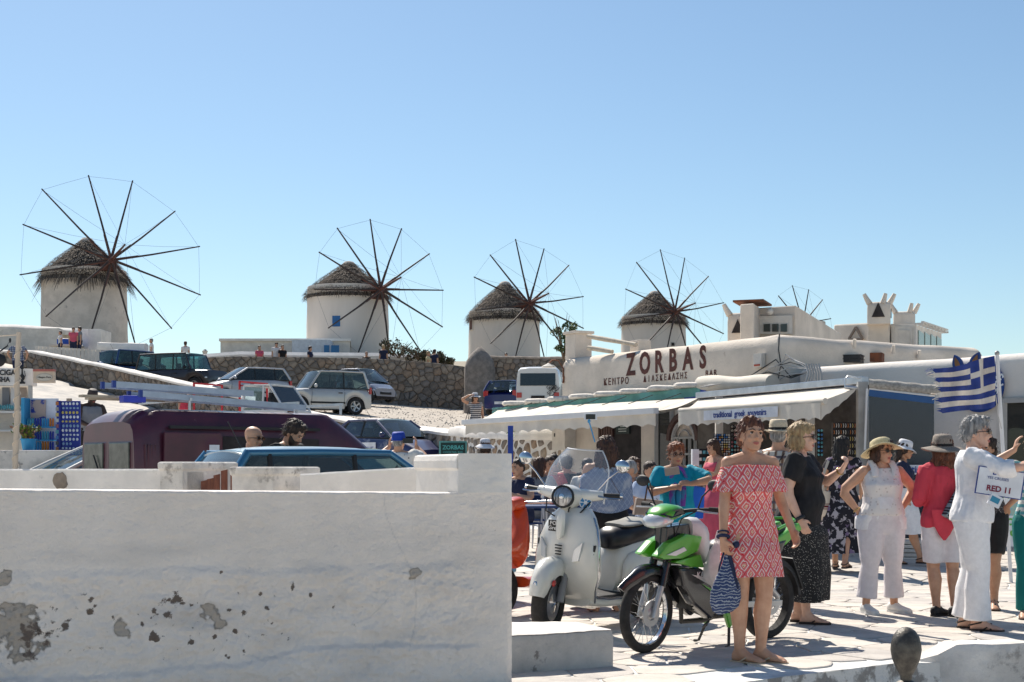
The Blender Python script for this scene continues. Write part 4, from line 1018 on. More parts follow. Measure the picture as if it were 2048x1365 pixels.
for k in range(6):
 q=P(1612+k*5,735,23.1);mb.tube([q+V((0,0,.05)),q+V((.03,-.05,-.1)),q+V((rnd.uniform(-.05,.05),-.05,-.35)),q+V((.02,0,-.5))],.018,6)
mb.obj('hanging_cables',M_cable,t,smooth=60)
mb=MB();mb.tube([P(1559,668,23.9),P(1557,700,23.85),P(1562,730,23.85),P(1556,760,23.8)],.012,5);mb.obj('cable',M_cable_d,t)
# roof spouts
for k,(x,y)in enumerate(((1708,686),(1786,698),(1837,708))):
 mb=MB();q=P(x,y,25+k*.4);mb.tube([q+V((0,0,-.08)),q+V((0,-.05,.06))],[.04,.03],7);o=mb.obj('roof_spout',M_bldg,smooth=50);tag(o,('small plaster spout on the far roof edge below the triangle relief','small plaster spout on the far roof edge below the panelled porch door','small plaster spout on the far roof edge below the greenish porch panes')[k],'spout','plaster spouts on the roof edge')
# ------------------------------------------------------------------ upper left: sheds and white houses
t=thing('white_shed','low white shed with vertical boards and rounded roof below the leftmost windmill','building')
YS=84;a,b=P(-60,0,YS),P(118,0,YS-1)
mb=MB();mb.loft([[V((p.x,p.y,z))for p in (a,b,b+V((0,5,0)),a+V((0,5,0)))]for z in (4.5,PZ(660,YS))]);mb.obj('wall',M_cream,t)
mb=MB();rings=[]
for k in range(9):
 x=-60+k*30;p=P(x,655+max(0,k-3)*2,YS-.2);rings.append([p+V(q)for q in ((0,-.15,-.25),(0,-.2,.0),(0,0,.16),(0,3,.2),(0,3.2,-.2))])
mb.loft(rings);mb.obj('roof',M_white,t,smooth=50)
for k in range(18):
 mb=MB();x=-4+k*7;q=P(x,672,YS-.35+.0);mb.box((q.x,q.y+.15,(5+q.z)/2+.2),(.19,.04,q.z-5.2));mb.obj('board',M_cream,t)
mb=MB();p=P(172,690,YS-4);zt=PZ(662,YS-4);mb.box((p.x,p.y,(zt+4.5)/2),(.85,2,zt-4.5));o=mb.obj('white_pillar_block',M_white,bevel=.05);tag(o,'square white block pillar right of the blue balcony','pillar')
mb=MB();p=P(203,690,YS-4.5);zt=PZ(662,YS-4.5);mb.box((p.x-.1,p.y,(zt+4.5)/2),(.75,2,zt-4.5));o=mb.obj('white_stub_wall',M_white,bevel=.05);tag(o,'white wall stub between the balcony pillar and the rounded white wall','wall')
t=thing('blue_balcony','small balcony with a bright blue canvas railing where three tourists stand','balcony')
mb=MB();q=P(139,684,78);mb.box((q.x,q.y,q.z),(1.35,.04,.32));mb.obj('blue_canvas',mat('bright_blue_canvas',(.01,.09,.5),.6),t)
mb=MB();mb.tube([P(115,678,78),P(165,679,78)],.02,5);mb.tube([P(115,691,78),P(165,692,78)],.03,5);mb.obj('rail',M_awn_w,t)
mb=MB();q=P(139,694,79);mb.box((q.x,q.y,q.z),(1.6,2.2,.1));mb.obj('floor',M_cream,t)
t=thing('white_board_fence','white vertical board fence above the sloping stone wall at the left','fence')
for k in range(17):
 x=74+k*7.6;Y=64;q0=P(x,692+k*.5,Y);mb=MB();zb2=upper(max(q0.x,-26),Y)-.3;mb.box((q0.x,Y,(q0.z+zb2)/2),(.145,.03,q0.z-zb2));mb.obj('board',M_cream,t)
mb=MB();mb.beam(P(70,695,64.1),P(202,703,64.1),.05,.08);mb.obj('rail',M_cream,t)
# rounded white wall cap seen above the stone wall
t=thing('long_white_house','flat roofed long white house left of the second windmill','building')
Yh=100;mb=MB();mb.loft([[V((p.x,p.y,z))for p in (P(441,0,Yh),P(700,0,Yh),P(700,0,Yh+8),P(470,0,Yh+8))]for z in (6,PZ(683,Yh))]);mb.obj('wall',M_cream,t)
mb=MB();mb.loft([[V((p.x,p.y,z))for p in (P(438,0,Yh-.2),P(702,0,Yh-.2),P(702,0,Yh+8),P(468,0,Yh+8))]for z in (PZ(683,Yh),PZ(678,Yh))]);mb.obj('roof',M_white,t)
mb=MB();q=P(626,700,99);mb.box((q.x,q.y,q.z-.4),(2.6,2,2.0));o=mb.obj('annex',mat('pale_blue_wash',(.50,.56,.64),.9),t)
for x,w_ in ((655,.35),(672,.55)):
 mb=MB();q=P(x,703,98.4);mb.box((q.x,q.y-.45,q.z),(w_,.08,.75));mb.obj('window',mat('blue_shutter',(.02,.14,.33),.5),t)
# street lamp between the tourists on the hill
t=thing('lantern','small lantern on a post on the hilltop above the dark off-roader','street lamp');q=P(410,712,78)
mb=MB();mb.tube([q+V((0,0,-1)),q],.03,6);mb.obj('post',M_steel,t)
mb=MB();mb.lathe([(.08,0),(.15,.22),(.17,.24),(.05,.36)],8,q);mb.obj('lamp_head',M_frame,t)
# ------------------------------------------------------------------ windmills
M_tower=mat('tower_whitewash',(.68,.61,.54),.95,var=.12,vs=1.2,bump=1.2,bs=5,c3=(.34,.31,.28),vs3=1.3,t3=.62)
M_tower2=mat('tower_whitewash_clean',(.70,.64,.58),.95,var=.07,vs=.5,bump=.6,bs=3,stretch=(1,1,.25))
M_spoke=mat('dark_spar_wood',(.075,.055,.045),.7,c2=(.045,.03,.028),vs=2)
M_spoke_r=mat('red_brown_hub_wood',(.16,.065,.05),.7,c2=(.09,.04,.03),vs=3)
M_rope=mat('rope_wire',(.12,.13,.15),.8)
M_thatch=[mat('thatch_%s' % k,c,.95,c2=c2,vs=3,stretch=(4,4,1))for k,c,c2 in (('a',(.17,.135,.105),(.09,.072,.058)),('b',(.26,.21,.165),(.15,.125,.10)),('c',(.085,.068,.058),(.05,.04,.035)))]
M_cap=mat('cap_top',(.50,.44,.38),.9,var=.2,vs=4)
M_win=mat('mill_blue_shutter',(.015,.11,.30),.5)
def windmill(label,xl,xr,y_eave_l,y_base,apex,Y,hub,R,ph,nrm_az,sprit,seed,frayed=.3,win=(),mtower=M_tower,thatch_low=0.0):
 """xl..xr tower edges, apex (x, y) of the cap, hub (x, y), R wheel radius in m, all at distance Y"""
 rnd=random.Random(seed);cx=PX((xl+xr)/2,Y);r=(xr-xl)*Y/F/2;zb=PZ(y_base,Y);ze=PZ(y_eave_l,Y);za=PZ(apex[1],Y)
 t=thing('windmill',label,'windmill',(cx,Y,zb),0,'thatched windmills along the hill');H=ze-zb;HA=za-zb
 mb=MB();rings=[]
 for k in range(15):
  f=k/14;z=-1.5+(H+2.0)*f;rr=r*(1.04-.045*f)
  rings.append([V((rr*cos(a)*(1+.008*fbm(cos(a)*2,sin(a)*2,z)),rr*sin(a)*(1+.008*fbm(cos(a)*2,sin(a)*2,z)),z))for a in [2*pi*i/56 for i in range(56)]])
 mb.loft(rings);mb.obj('tower',mtower,t,smooth=60)
# cap: a solid underlay and thousands of straws
 ax=PX(apex[0],Y)-cx;re=r*1.055
 def capr(f):return re*((1-f)**.92*.985+.015)*(1+.12*sin(pi*min(1,f*1.1)))
 z0=H-.25;prof=[]
 mb=MB();rings=[]
 for k in range(13):
  f=k/12;rr=capr(f)*.97 if f < .985 else .25
  rings.append([V((ax*f*f+rr*cos(a),rr*sin(a),z0+(HA-z0)*f))for a in [2*pi*i/40 for i in range(40)]])
 rings.insert(0,[V((re*.93*cos(a),re*.93*sin(a),z0-.25))for a in [2*pi*i/40 for i in range(40)]])
 mb.loft(rings);cap=mb.obj('cap',M_thatch[2],t,smooth=60)
 st=MB();layers=15
 for L in range(layers):
  f0=.93*L/(layers-1);n =int(520*(1-f0*.8))
  for i in range(n):
   a=2*pi*(i+rnd.random())/n;f=max(0,min(.98,f0+(rnd.uniform(-.02,.03)if L else rnd.random()*.07)));rr=capr(f)+.02+.05*rnd.random();ln=rnd.uniform(.5,1.0)*(HA-z0)/layers*1.9
   droop=rnd.uniform(.03,.16)
   top=V((ax*f*f+rr*cos(a),rr*sin(a),z0+(HA-z0)*f+(.10 if L else .02)))
   if L == 0:rag=max(0,fbm(cos(a)*3,sin(a)*3,seed));ln=rnd.uniform(.22,.5)*(1+frayed*5*rag)+thatch_low;slope=.5
   else:slope=re/(HA-z0)*1.0
   d=V((cos(a)*slope,sin(a)*slope,-1)).normalized();tn=V((-sin(a),cos(a),0));nr=V((cos(a),sin(a),.4)).normalized()
   e=top+d*ln+nr*droop+tn*rnd.uniform(-.12,.12)
   w=rnd.uniform(.02,.048);st.cur=rnd.choice((0,0,1,2,2)if (L % 2)else (0,1,1,2))
   st.add([top-tn*w,top+tn*w,e+tn*w*.3,e-tn*w*.3],[(0,1,2,3)])
 st.obj('thatch',M_thatch,cap,kind='stuff')
 mb=MB();mb.lathe([(.62,-.55),(.52,-.2),(.35,.0),(.05,.08)],18,(ax,0,HA+.02));mb.obj('cap_top',M_cap,cap,smooth=60)
# wheel: the axle leans out of the cap towards the right
 N=V((sin(nrm_az),-cos(nrm_az),.17)).normalized()
 hz=PZ(hub[1],Y)-zb;d_h=(r+1.0);hp=V((PX(hub[0],Y)-cx,-sqrt(max(.1,(r*1.15)**2-(PX(hub[0],Y)-cx)**2)),hz))
 hp.x *=(Y+hp.y)/Y;hp.z=(PZ(hub[1],Y+hp.y))-zb
 hp.x=PX(hub[0],Y+hp.y)-cx
 U=V((0,0,1)).cross(N).normalized();W=N.cross(U).normalized()
 if U.x < 0:U=-U
 mb=MB();mb.tube([hp-N*(r*1.1),hp+N*.35],[.16,.17],10);mb.obj('axle',M_spoke_r,t,smooth=50)
 mb=MB();tp=hp+N*sprit;mb.tube([hp+N*.3,tp],[.11,.06],8);mb.tube([hp+N*.4+W*.15,hp+N*(sprit*.9)+W*.05],[.04,.03],6);mb.obj('bowsprit',M_spoke_r,t,smooth=50)
 mb=MB();mb.tube([hp-N*.12,hp+N*.28],[.30,.26],12);mb.obj('hub',M_spoke_r,t,smooth=50)
 tips=[]
 for k in range(12):
  a=ph+2*pi*k/12+rnd.uniform(-.03,.03);rr=R*rnd.uniform(.96,1.03);d=U*cos(a)+W*sin(a);base=hp+N*(.06+.12*(k % 2))
  bend=(U*(-sin(a))+W*cos(a))*rnd.uniform(-.12,.12)
  tip=base+d*rr;tips.append(tip);m1=base+d*rr*.45+bend*.6
  mb=MB();mb.tube([base,m1,tip],[.085,.07,.05],6);mb.obj('sail_spar',M_spoke,t,smooth=50)
  mb=MB();mb.tube([base+(U*(-sin(a))+W*cos(a))*.05,base+d*rr*.30+bend*.4+(U*(-sin(a))+W*cos(a))*.05],[.085,.055],6);mb.obj('spar_splint',M_spoke_r,t)
 mb=MB()
 for k in range(12):
  mb.tube([tips[k]*.985+hp*.015,(tips[k]+tips[(k+1)% 12])/2+(hp-tips[k])*.012,tips[(k+1)% 12]*.985+hp*.015],.008,4)
 mb.obj('rim_rope',M_rope,t)
 mb=MB()
 for k in range(12):mb.tube([tips[k]*.97+hp*.03,(tips[k]+tp)/2+V((0,0,-.08)),tp],.0085,4)
 mb.obj('stay_ropes',M_rope,t,kind='stuff')
# dormer where the axle leaves the thatch
 mb=MB();mb.box(hp-N*1.0+V((0,0,-.1)),(1.0,1.2,.75),rotz(nrm_az));mb.obj('axle_beam_box',M_spoke_r,cap)
 for (x,y,w,h,m)in win:
  X=PX(x,Y-r)-cx;yy=-sqrt(max(0,(r*1.0)**2-X*X));zz=PZ(y,Y+yy)-zb;X=PX(x,Y+yy)-cx;az=atan2(X,-yy)
  mb=MB();mb.box((X,yy-.0,zz),(w,.14,h),rotz(az));wo_=mb.obj('window',m,t)
  mb=MB();mb.box((X,yy,zz),(w+.12,.10,h+.12),rotz(az));mb.obj('window_frame',M_cream,wo_)
 return t
windmill('largest thatched windmill, leftmost, with a ragged fringe of straw over its tower',87,251,556,700,(174,478),104,(222,522),6.55,radians(12),radians(30),3.8,1,.55,thatch_low=.35)
windmill('thatched windmill with a pale cap top and a blue shuttered window',615,776,590,716,(698,525),108,(760,580),5.55,radians(4),radians(33),3.3,2,.05,((673,643,.6,.8,M_win),(673,703,.6,.7,M_win)),M_tower2)
windmill('thatched windmill with a narrow pointed cap directly above the rough stone wall',938,1079,636,735,(1010,565),122,(1058,608),5.45,radians(10),radians(30),3.2,3,.12,((943,648,.5,1.0,M_spoke_r),),M_tower2)
windmill('thatched windmill standing right behind the bar roof',1243,1371,645,740,(1309,584),134,(1349,625),5.85,radians(11),radians(30),3.2,4,.2,((1252,664,.5,.9,M_spoke_r),(1345,689,.35,.3,M_dark)),M_tower2)
windmill('windmill almost wholly hidden behind the roof room, only its upper spars showing',1550,1650,655,720,(1600,640),150,(1604,650),4.1,radians(12),radians(28),2.0,5,.2)
# dry shrubs on the hilltop
def shrub(label,c,rx,rz,n,cols,seed,twigs=8,leaf=.12,group=None,name='shrub',cat='shrub'):
 rnd=random.Random(seed);t=thing(name,label,cat,c,0,group)
 mb=MB()
 for k in range(twigs):
  a=rnd.uniform(0,6.28);e=V((cos(a)*rx*.8,sin(a)*rx*.6,rz*rnd.uniform(.7,1.15)));mb.tube([V((0,0,0)),e*.5+V((0,0,.1*rz)),e],[.02*rx+.01,.012*rx+.006,.004],4)
 mb.obj('twigs',MATS['shrub_twig'],t,kind='stuff')
 mb=MB()
 cl=[(rnd.uniform(-1,1)*rx*.8,rnd.uniform(-1,1)*rx*.6,rz*rnd.uniform(.25,.95),rnd.uniform(.2,.42)*rx)for _ in range(14)]
 for i in range(n):
  x,y,z,r_=rnd.choice(cl);d=V((rnd.gauss(0,1),rnd.gauss(0,1),rnd.gauss(0,1))).normalized()*r_*rnd.random()**.4;p=V((x,y,z))+d
  if p.z < 0:p.z=-p.z*.3
  u=V((rnd.gauss(0,1),rnd.gauss(0,1),rnd.gauss(0,1))).normalized();w=u.orthogonal().normalized();s=leaf*rnd.uniform(.5,1.2)
  mb.cur=rnd.randrange(len(cols));mb.add([p-u*s,p-w*s*.45,p+u*s,p+w*s*.45],[(0,1,2,3)])
 mb.obj('leaves',cols,t,kind='stuff');return t
mat('shrub_twig',(.16,.12,.085),.9)
G_dry=[mat('dry_leaf_a',(.10,.085,.05),.9),mat('dry_leaf_b',(.06,.065,.03),.9),mat('dry_leaf_c',(.17,.13,.08),.9)]
G_green=[mat('leaf_a',(.04,.085,.02),.7),mat('leaf_b',(.08,.13,.03),.7),mat('leaf_c',(.03,.055,.02),.7)]
G_lime=[mat('lime_leaf_a',(.22,.27,.03),.7),mat('lime_leaf_b',(.12,.19,.03),.7)]
for k,(x,y,rx,rz)in enumerate(((796,716,1.0,.8),(836,721,.8,.6),(868,726,.6,.5),(893,730,.4,.3))):
 shrub(('broad grey green dry shrub just right of the second windmill tower','twiggy dry shrub left of the tourist in dark blue on the hill','sparse dry shrub behind the tourist in dark blue on the hill','smallest dry shrub at the end of the white parapet')[k],P(x,y,74.5+k*.2),rx,rz,500,G_dry,40+k,14,.11,'dry shrubs on the hilltop')
sh=shrub('tall leafy green climbing plant beside the white roof post',P(1127,722,30.0),.28,.9,420,G_green,50,10,.055,name='climbing_plant',cat='plant')
shrub('bright lime green plant on the white wall top under the awning',P(1066,872,31.2),.55,.30,420,G_lime,51,8,.07,name='wall_plant',cat='plant')
# ------------------------------------------------------------------ people
SKIN={k:mat('skin_'+k,c,.5,c2=c2,vs=9,sub=0)for k,c,c2 in (('fair',(.72,.45,.33),(.62,.35,.25)),('tan',(.60,.34,.22),(.50,.26,.16)),
('olive',(.52,.29,.18),(.43,.22,.13)),('brown',(.21,.105,.06),(.16,.075,.045)),('dark',(.060,.032,.022),(.04,.022,.016)))}
M_eye=mat('eye_white',(.42,.38,.35),.3);M_iris=mat('eye_iris',(.03,.02,.015),.2);M_lip=mat('lip',(.42,.12,.10),.4);M_brow=mat('eyebrow',(.06,.035,.025),.8)
HAIR={k:mat('hair_'+k,c,.55,c2=c2,vs=40,stretch=(1,1,.15),bump=.6,bs=60)for k,c,c2 in
(('auburn',(.17,.06,.03),(.07,.025,.015)),('blond',(.50,.36,.19),(.28,.18,.09)),('grey',(.38,.37,.36),(.13,.13,.13)),('brown',(.10,.045,.028),(.04,.02,.014)),
('black',(.022,.016,.014),(.010,.008,.007)),('red',(.30,.09,.03),(.13,.04,.02)),('darkbrown',(.055,.03,.02),(.025,.014,.01)))}
def remesh(mb,name,mats,parent,voxel,smooth_it=3,disp=None):
 """joins the closed pieces of mb into one continuous skin"""
 me=mb.mesh(name+'_raw',mats);o=bpy.data.objects.new(name,me);COL.objects.link(o)
 m=o.modifiers.new('r','REMESH');m.mode='VOXEL';m.voxel_size=voxel;m.use_smooth_shade=True
 if smooth_it:s=o.modifiers.new('s','SMOOTH');s.factor=.5;s.iterations=smooth_it
 dg=bpy.context.evaluated_depsgraph_get();dg.update();ne=bpy.data.meshes.new_from_object(o.evaluated_get(dg))
 o.modifiers.clear();o.data=ne;bpy.data.meshes.remove(me);ne.name=name
 if not ne.materials:ne.materials.append(mats)
 if disp:
  nv=len(ne.vertices);ns=[0.]*nv*3;co_=[0.]*nv*3
  ne.vertices.foreach_get('co',co_);ne.vertices.foreach_get('normal',ns)
  for i in range(nv):
   p=V(co_[3*i:3*i+3]);d=disp(p)
   for k in range(3):co_[3*i+k]+= ns[3*i+k]*d
  ne.vertices.foreach_set('co',co_)
 ne.polygons.foreach_set('use_smooth',[True]*len(ne.polygons));ne.update()
 if parent is not None:o.parent=parent
 return o
def ik(a,b,l1,l2,pole):
 d=b-a;L=min(d.length,(l1+l2)*.999);u=d.normalized();x=(l1*l1-l2*l2+L*L)/(2*L);h=sqrt(max(0,l1*l1-x*x))
 p=(pole-u*pole.dot(u))
 p=p.normalized()if p.length > 1e-4 else u.orthogonal().normalized()
 return a+u*x+p*h,a+u*L
def ering(c,rx,ry,n=16,Rm=None,sq=1.0):
 out=[]
 for i in range(n):
  a=2*pi*i/n;x,y=cos(a),sin(a)
  if sq != 1.0:x=abs(x)**sq*(1 if x > 0 else -1);y=abs(y)**sq*(1 if y > 0 else -1)
  p=V((rx*x,ry*y,0));out.append(c+(Rm@p if Rm else p))
 return out
class Fig:
 """One figure. Metres in the figure's own frame: it looks along -Y, its left hand is at +X, feet on z = 0."""
 def __init__(s,label,loc,rz,H=1.65,skin='fair',bulk=1.0,sex='f',near=1,group=None,lean=0.,twist=0.,head=(0,0,0),larm=None,rarm=None,lfoot=(.10,.0),rfoot=(-.10,.0),footrot=(8,-8),
 seat=None,lhand=None,rhand=None,hip_shift=0.,shoes=None,belly=0.,bust=None,footlift=(0,0),kpole=None):
  s.k=k=H/1.65;s.near=near;s.root=thing('person',label,'person',loc,rz,group);s.sk=SKIN[skin];s.bulk=bulk;s.sex=sex
  s.H=H;s.lean=lean;s.twist=twist;s.belly=belly;s.seat=seat;s.bust=(.022 if sex == 'f' else 0)if bust is None else bust
  dz=0 if seat is None else seat-.80*k
  s.hipz=.86*k+dz;s.hx=hip_shift
  s.piv=V((s.hx,0,s.hipz))
  Rl=Matrix.Rotation(lean,3,'X');Rt=Matrix.Rotation(twist,3,'Z');s.RT=Rl@Rt
  bw_=(.157 if sex == 'f' else .180)*k*(1+(bulk-1)*.35)
  s.shL=s.up(V((bw_,.0,1.338*k)));s.shR=s.up(V((-bw_,.0,1.338*k)))
  s.neck=s.up(V((0,.008*k,1.395*k)));s.headc=s.up(V((0,-.014*k,1.413*k)))
  hy,hp_,hr=[radians(q)for q in head];s.RH=s.RT@(Matrix.Rotation(hy,3,'Z')@Matrix.Rotation(hp_,3,'X')@Matrix.Rotation(hr,3,'Y'))
  L1,L2=.275*k,.245*k;s.arms={}
  for side,sh,tgt in ((1,s.shL,larm),(-1,s.shR,rarm)):
   if tgt is None:tgt=dict(w=(side*.22,-.02,.80),p=(side*.3,.6,-.2))
   w=V(tgt['w'])*k
   if side < 0 and not tgt.get('abs'):pass
   pole=V(tgt.get('p',(side*.3,.6,-.4)))
   if tgt.get('up',0):w=s.up(w);pole=s.RT@pole
   el,wr=ik(sh,w,L1,L2,pole);s.arms[side]=(sh,el,wr,tgt)
  s.legs={}
  for i,(side,ft)in enumerate(((1,lfoot),(-1,rfoot))):
   hip=V((s.hx+side*.088*k,0,s.hipz));an=V((ft[0]*k,ft[1]*k+.02,.075*k+footlift[i]))
   pole=V((side*.08,-1,0))if seat is None else V((side*.1,-1,.9))
   if kpole:pole=V(kpole[i])
   kn,an2=ik(hip,an,.40*k,.39*k,pole);s.legs[side]=(hip,kn,an2,radians(footrot[i]))
  s.body()
 def up(s,p):
  q=p+V((0,0,s.hipz-.86*s.k))if s.seat is not None else p
  q=V((q.x+s.hx,q.y,q.z));return s.piv+s.RT@(q-s.piv)
 def torso_rings(s,infl=0.,z0=.78,z1=1.40,drop=0.):
  k=s.k;b=s.bulk;f=s.sex == 'f'
  T=[(.755,.120,.085,.0),(.78,.145,.095,.0),(.84,.165,.108,.008),(.90,.168,.110,.008),(.97,.150 if f else .155,.10,.0),(1.04,.128 if f else .150,.092,-.004),(1.10,.128 if f else .155,.092,-.006),
  (1.16,.138 if f else .164,.098+s.bust*.5,-.006-s.bust*.5),(1.22,.146 if f else .174,.100+s.bust,-.006-s.bust),(1.28,.152 if f else .180,.094+s.bust*.4,-.002),(1.33,.150 if f else .178,.078,.004),(1.365,.118 if f else .135,.062,.008),(1.40,.062,.052,.010)]
  out=[];zs=[t[0]for t in T]
  def samp(z):
   if z <= zs[0]:return T[0][1:]
   for i in range(len(T)-1):
    if z <= zs[i+1]:f_=(z-zs[i])/(zs[i+1]-zs[i]);return tuple(T[i][j]+(T[i+1][j]-T[i][j])*f_ for j in (1,2,3))
   return T[-1][1:]
  n =max(3,int((z1-z0)/.04))
  for i in range(n+1):
   z=z0+(z1-z0)*i/n;hw,hd,oy=samp(z);bb=1+(b-1)*(1.0 if z < 1.25 else .6 if z < 1.35 else .3)
   be=s.belly*math.exp(-((z-1.02)/.11)**2)
   out.append([s.up(p)for p in ering(V((0,(oy-be*.6)*k,z*k)),(hw*bb+infl)*k,(hd*bb+infl+be*.6)*k,20,None,.9)])
  return out
 def limb_r(s,kind):
  b=s.bulk;m=1.12 if s.sex == 'm' else 1.0
  if kind == 'arm':return [.050*b*m,.046*b*m,.039*b*m,.040*b*m,.033*b*m,.026*m]
  return [.098*b,.090*b,.064*b**.7,.056,.062*b**.5,.040,.036]
 def arm_pts(s,side):
  sh,el,wr,_=s.arms[side];return [sh,sh.lerp(el,.35),sh.lerp(el,.85),el.lerp(wr,.15),el.lerp(wr,.5),wr]
 def leg_pts(s,side):
  hip,kn,an,_=s.legs[side];fwd=V((0,-1,0));cal=V((0,.018*s.k,0))
  return [hip,hip.lerp(kn,.35),hip.lerp(kn,.88),kn.lerp(an,.06),kn.lerp(an,.32)+cal,kn.lerp(an,.75),an]
 def hand(s,mb,side):
  sh,el,wr,t=s.arms[side];k=s.k;d=(V(t['hd'])if 'hd' in t else (wr-el)).normalized()
  if t.get('up')and 'hd' in t:d=(s.RT@d).normalized()
  nrm=V(t.get('hn',(-side,0,0)))
  nrm=(nrm-d*nrm.dot(d));nrm=nrm.normalized()if nrm.length > .01 else d.orthogonal().normalized()
  lat=d.cross(nrm).normalized()
  th=V(t.get('th',(0,-1,0)));
  if th.dot(lat)< 0:lat=-lat
  curl=t.get('curl',.45);pc=wr+d*.045*k
  rings=[]
  for f,w,h in ((-.012,.024,.021),(.02,.032,.019),(.055,.040,.016),(.085,.040,.013)):
   c=wr+d*f*k;rings.append([c+lat*w*k*cos(a)+nrm*h*k*sin(a)for a in [2*pi*i/10 for i in range(10)]])
  mb.loft(rings)
  for i,(o,L)in enumerate(((.029,.068),(.010,.078),(-.010,.072),(-.028,.056))):
   b=wr+d*.075*k+lat*o*k;pts=[b];q=b;dd=d+lat*o*1.5*t.get('spread',.3)
   for j in range(3):
    ang=curl*(j+.6);dv=(dd.normalized()*cos(ang)+nrm*sin(ang));q=q+dv*L*k/3*1.05;pts.append(q)
   mb.tube(pts,[.0095*k,.0092*k,.0085*k,.007*k],6)
  b=wr+d*.02*k+lat*.028*k;td=(d*.6+lat*.7+nrm*.35).normalized();mb.tube([b,b+td*.032*k,b+td*.032*k+(d*.8+lat*.15+nrm*.5).normalized()*.032*k],[.013*k,.0105*k,.0085*k],6)
  s.hands=getattr(s,'hands',{});s.hands[side]=(wr+d*.085*k+nrm*.025*k,d,nrm,lat)
 def foot(s,mb,side):
  hip,kn,an,a=s.legs[side];k=s.k;sh=getattr(s,'sfoot',1.0);f=V((sin(a),-cos(a),0));lt=V((cos(a),sin(a),0));z0=an.z-.075*k
  rings=[]
  for d,w,h in ((-.052,.018,.022),(-.045,.028,.036),(-.01,.031,.055),(.03,.033,.052),(.07,.038,.036),(.11,.043,.026),(.15,.042,.020),(.172,.034,.014)):
   c=an+f*d*k;c.z=z0+h*k*.98+.004;rings.append([c+lt*w*k*cos(q)+V((0,0,h*k*sin(q)*(1 if sin(q)> 0 else .95)))for q in [2*pi*i/12 for i in range(12)]])
  mb.loft(rings)
  if s.near:
   for i,(o,L,r)in enumerate(((-.026,.032,.0125),(-.008,.032,.009),(.007,.028,.0085),(.020,.024,.008),(.032,.018,.0075))):
    b=an+f*.158*k-lt*side*-1*0+lt*o*k*(side);b.z=z0+r*k+.006;mb.tube([b,b+f*L*.55*k,b+f*L*k],[r*k,r*k,r*k*.8],6)
  s.feet=getattr(s,'feet',{});s.feet[side]=(an,f,lt,z0)
 def hp(s,x,y,z):return s.headc+s.RH@(V((x,y,z))*s.k)
 def body(s):
  k=s.k;mb=MB()
  mb.loft(s.torso_rings())
  fill=s.limb_r('leg')
  for side in (1,-1):
   ar=[r*k for r in s.limb_r('arm')];pts=s.arm_pts(side);mb.tube(pts,ar,10);mb.ell(pts[0],.051*k*s.bulk**.5,10,8);
   mb.tube([s.neck.lerp(pts[0],.12)+V((0,0,-.012*k)),s.neck.lerp(pts[0],.55)-V((0,0,.008*k)),pts[0]-V((0,0,.004))],[.050*k,.050*k,.048*k],10)
   lr=[r*k for r in fill];lp=s.leg_pts(side);mb.tube(lp,lr,12);mb.ell(lp[0],.098*k*s.bulk,10,8)
   s.hand(mb,side);s.foot(mb,side)
# neck and head
  nb=s.neck-s.RT@V((0,0,.03*k));nt=s.hp(0,.022,.055);mb.tube([nb,nb.lerp(nt,.5),nt],[.062*k*s.bulk**.4,.052*k*s.bulk**.5,.052*k],14)
  m=s.sex == 'm'
  R_=[(.000,.020,.018,-.066),(.008,.034,.032,-.054),(.025,.047,.048,-.040),(.045,.055,.064,-.026),(.070,.063,.082,-.012),(.100,.068,.092,-.003),(.130,.072,.096,.002),(.160,.073,.096,.005),(.188,.066,.084,.008),(.208,.050,.064,.010),(.222,.026,.034,.011),(.226,.008,.010,.011)]
  rings=[]
  for z,w,d,oy in R_:
   rings.append([s.hp(x*w*1.0,y*d*(1.0)+oy,z)for x,y in [(cos(2*pi*i/18),sin(2*pi*i/18))for i in range(18)]])
  mb.loft(rings)
  if s.near:
   mb.loft([[s.hp(x*w,y*d-.088+oy,z)for x,y in [(cos(2*pi*i/8),sin(2*pi*i/8))for i in range(8)]]for z,w,d,oy in ((.070,.012,.012,-.004),(.076,.017,.022,-.010),(.085,.013,.020,-.010),(.100,.009,.014,-.005),(.118,.008,.010,.0))])
   for sx in (1,-1):
    mb.tube([s.hp(sx*.008,-.094,.130),s.hp(sx*.030,-.092,.136),s.hp(sx*.052,-.074,.130)],[.007*k,.009*k,.006*k],6)
    mb.ell(s.hp(sx*.038,-.072,.078),V((.020,.016,.018))*k,8,6)
    mb.ell(s.hp(sx*.073,.012,.098),V((.008,.018,.030))*k,8,6,s.RH)
   mb.ell(s.hp(0,-.082,.046),V((.023,.013,.013))*k,8,6);mb.ell(s.hp(0,-.074,.016),V((.018,.015,.014))*k,8,6)
  v={2:.0062,1:.009,0:.02}[s.near]
  s.bodyo=remesh(mb,'body',s.sk,s.root,v*k,2 if s.near else 1)
  if s.near:
   for sx in (1,-1):
    e=MB();e.ell(s.hp(sx*.031,-.083,.113),V((.0125,.009,.0062))*k,10,8,s.RH);eo=e.obj('eye',M_eye,s.root,smooth=60)
    e=MB();e.ell(s.hp(sx*.031,-.0912,.1135),V((.0062,.003,.0060))*k,8,6,s.RH);e.obj('iris',M_iris,eo,smooth=60)
    e=MB();e.tube([s.hp(sx*.012,-.100,.131),s.hp(sx*.030,-.101,.138),s.hp(sx*.050,-.083,.132)],[.0032*k,.0038*k,.002*k],5);e.obj('eyebrow',M_brow,s.root)
    e=MB();e.tube([s.hp(sx*.018,-.0925,.1195),s.hp(sx*.031,-.0955,.1215),s.hp(sx*.046,-.085,.118)],[.0018*k,.0028*k,.0016*k],5);e.obj('eyelid',M_brow,eo)
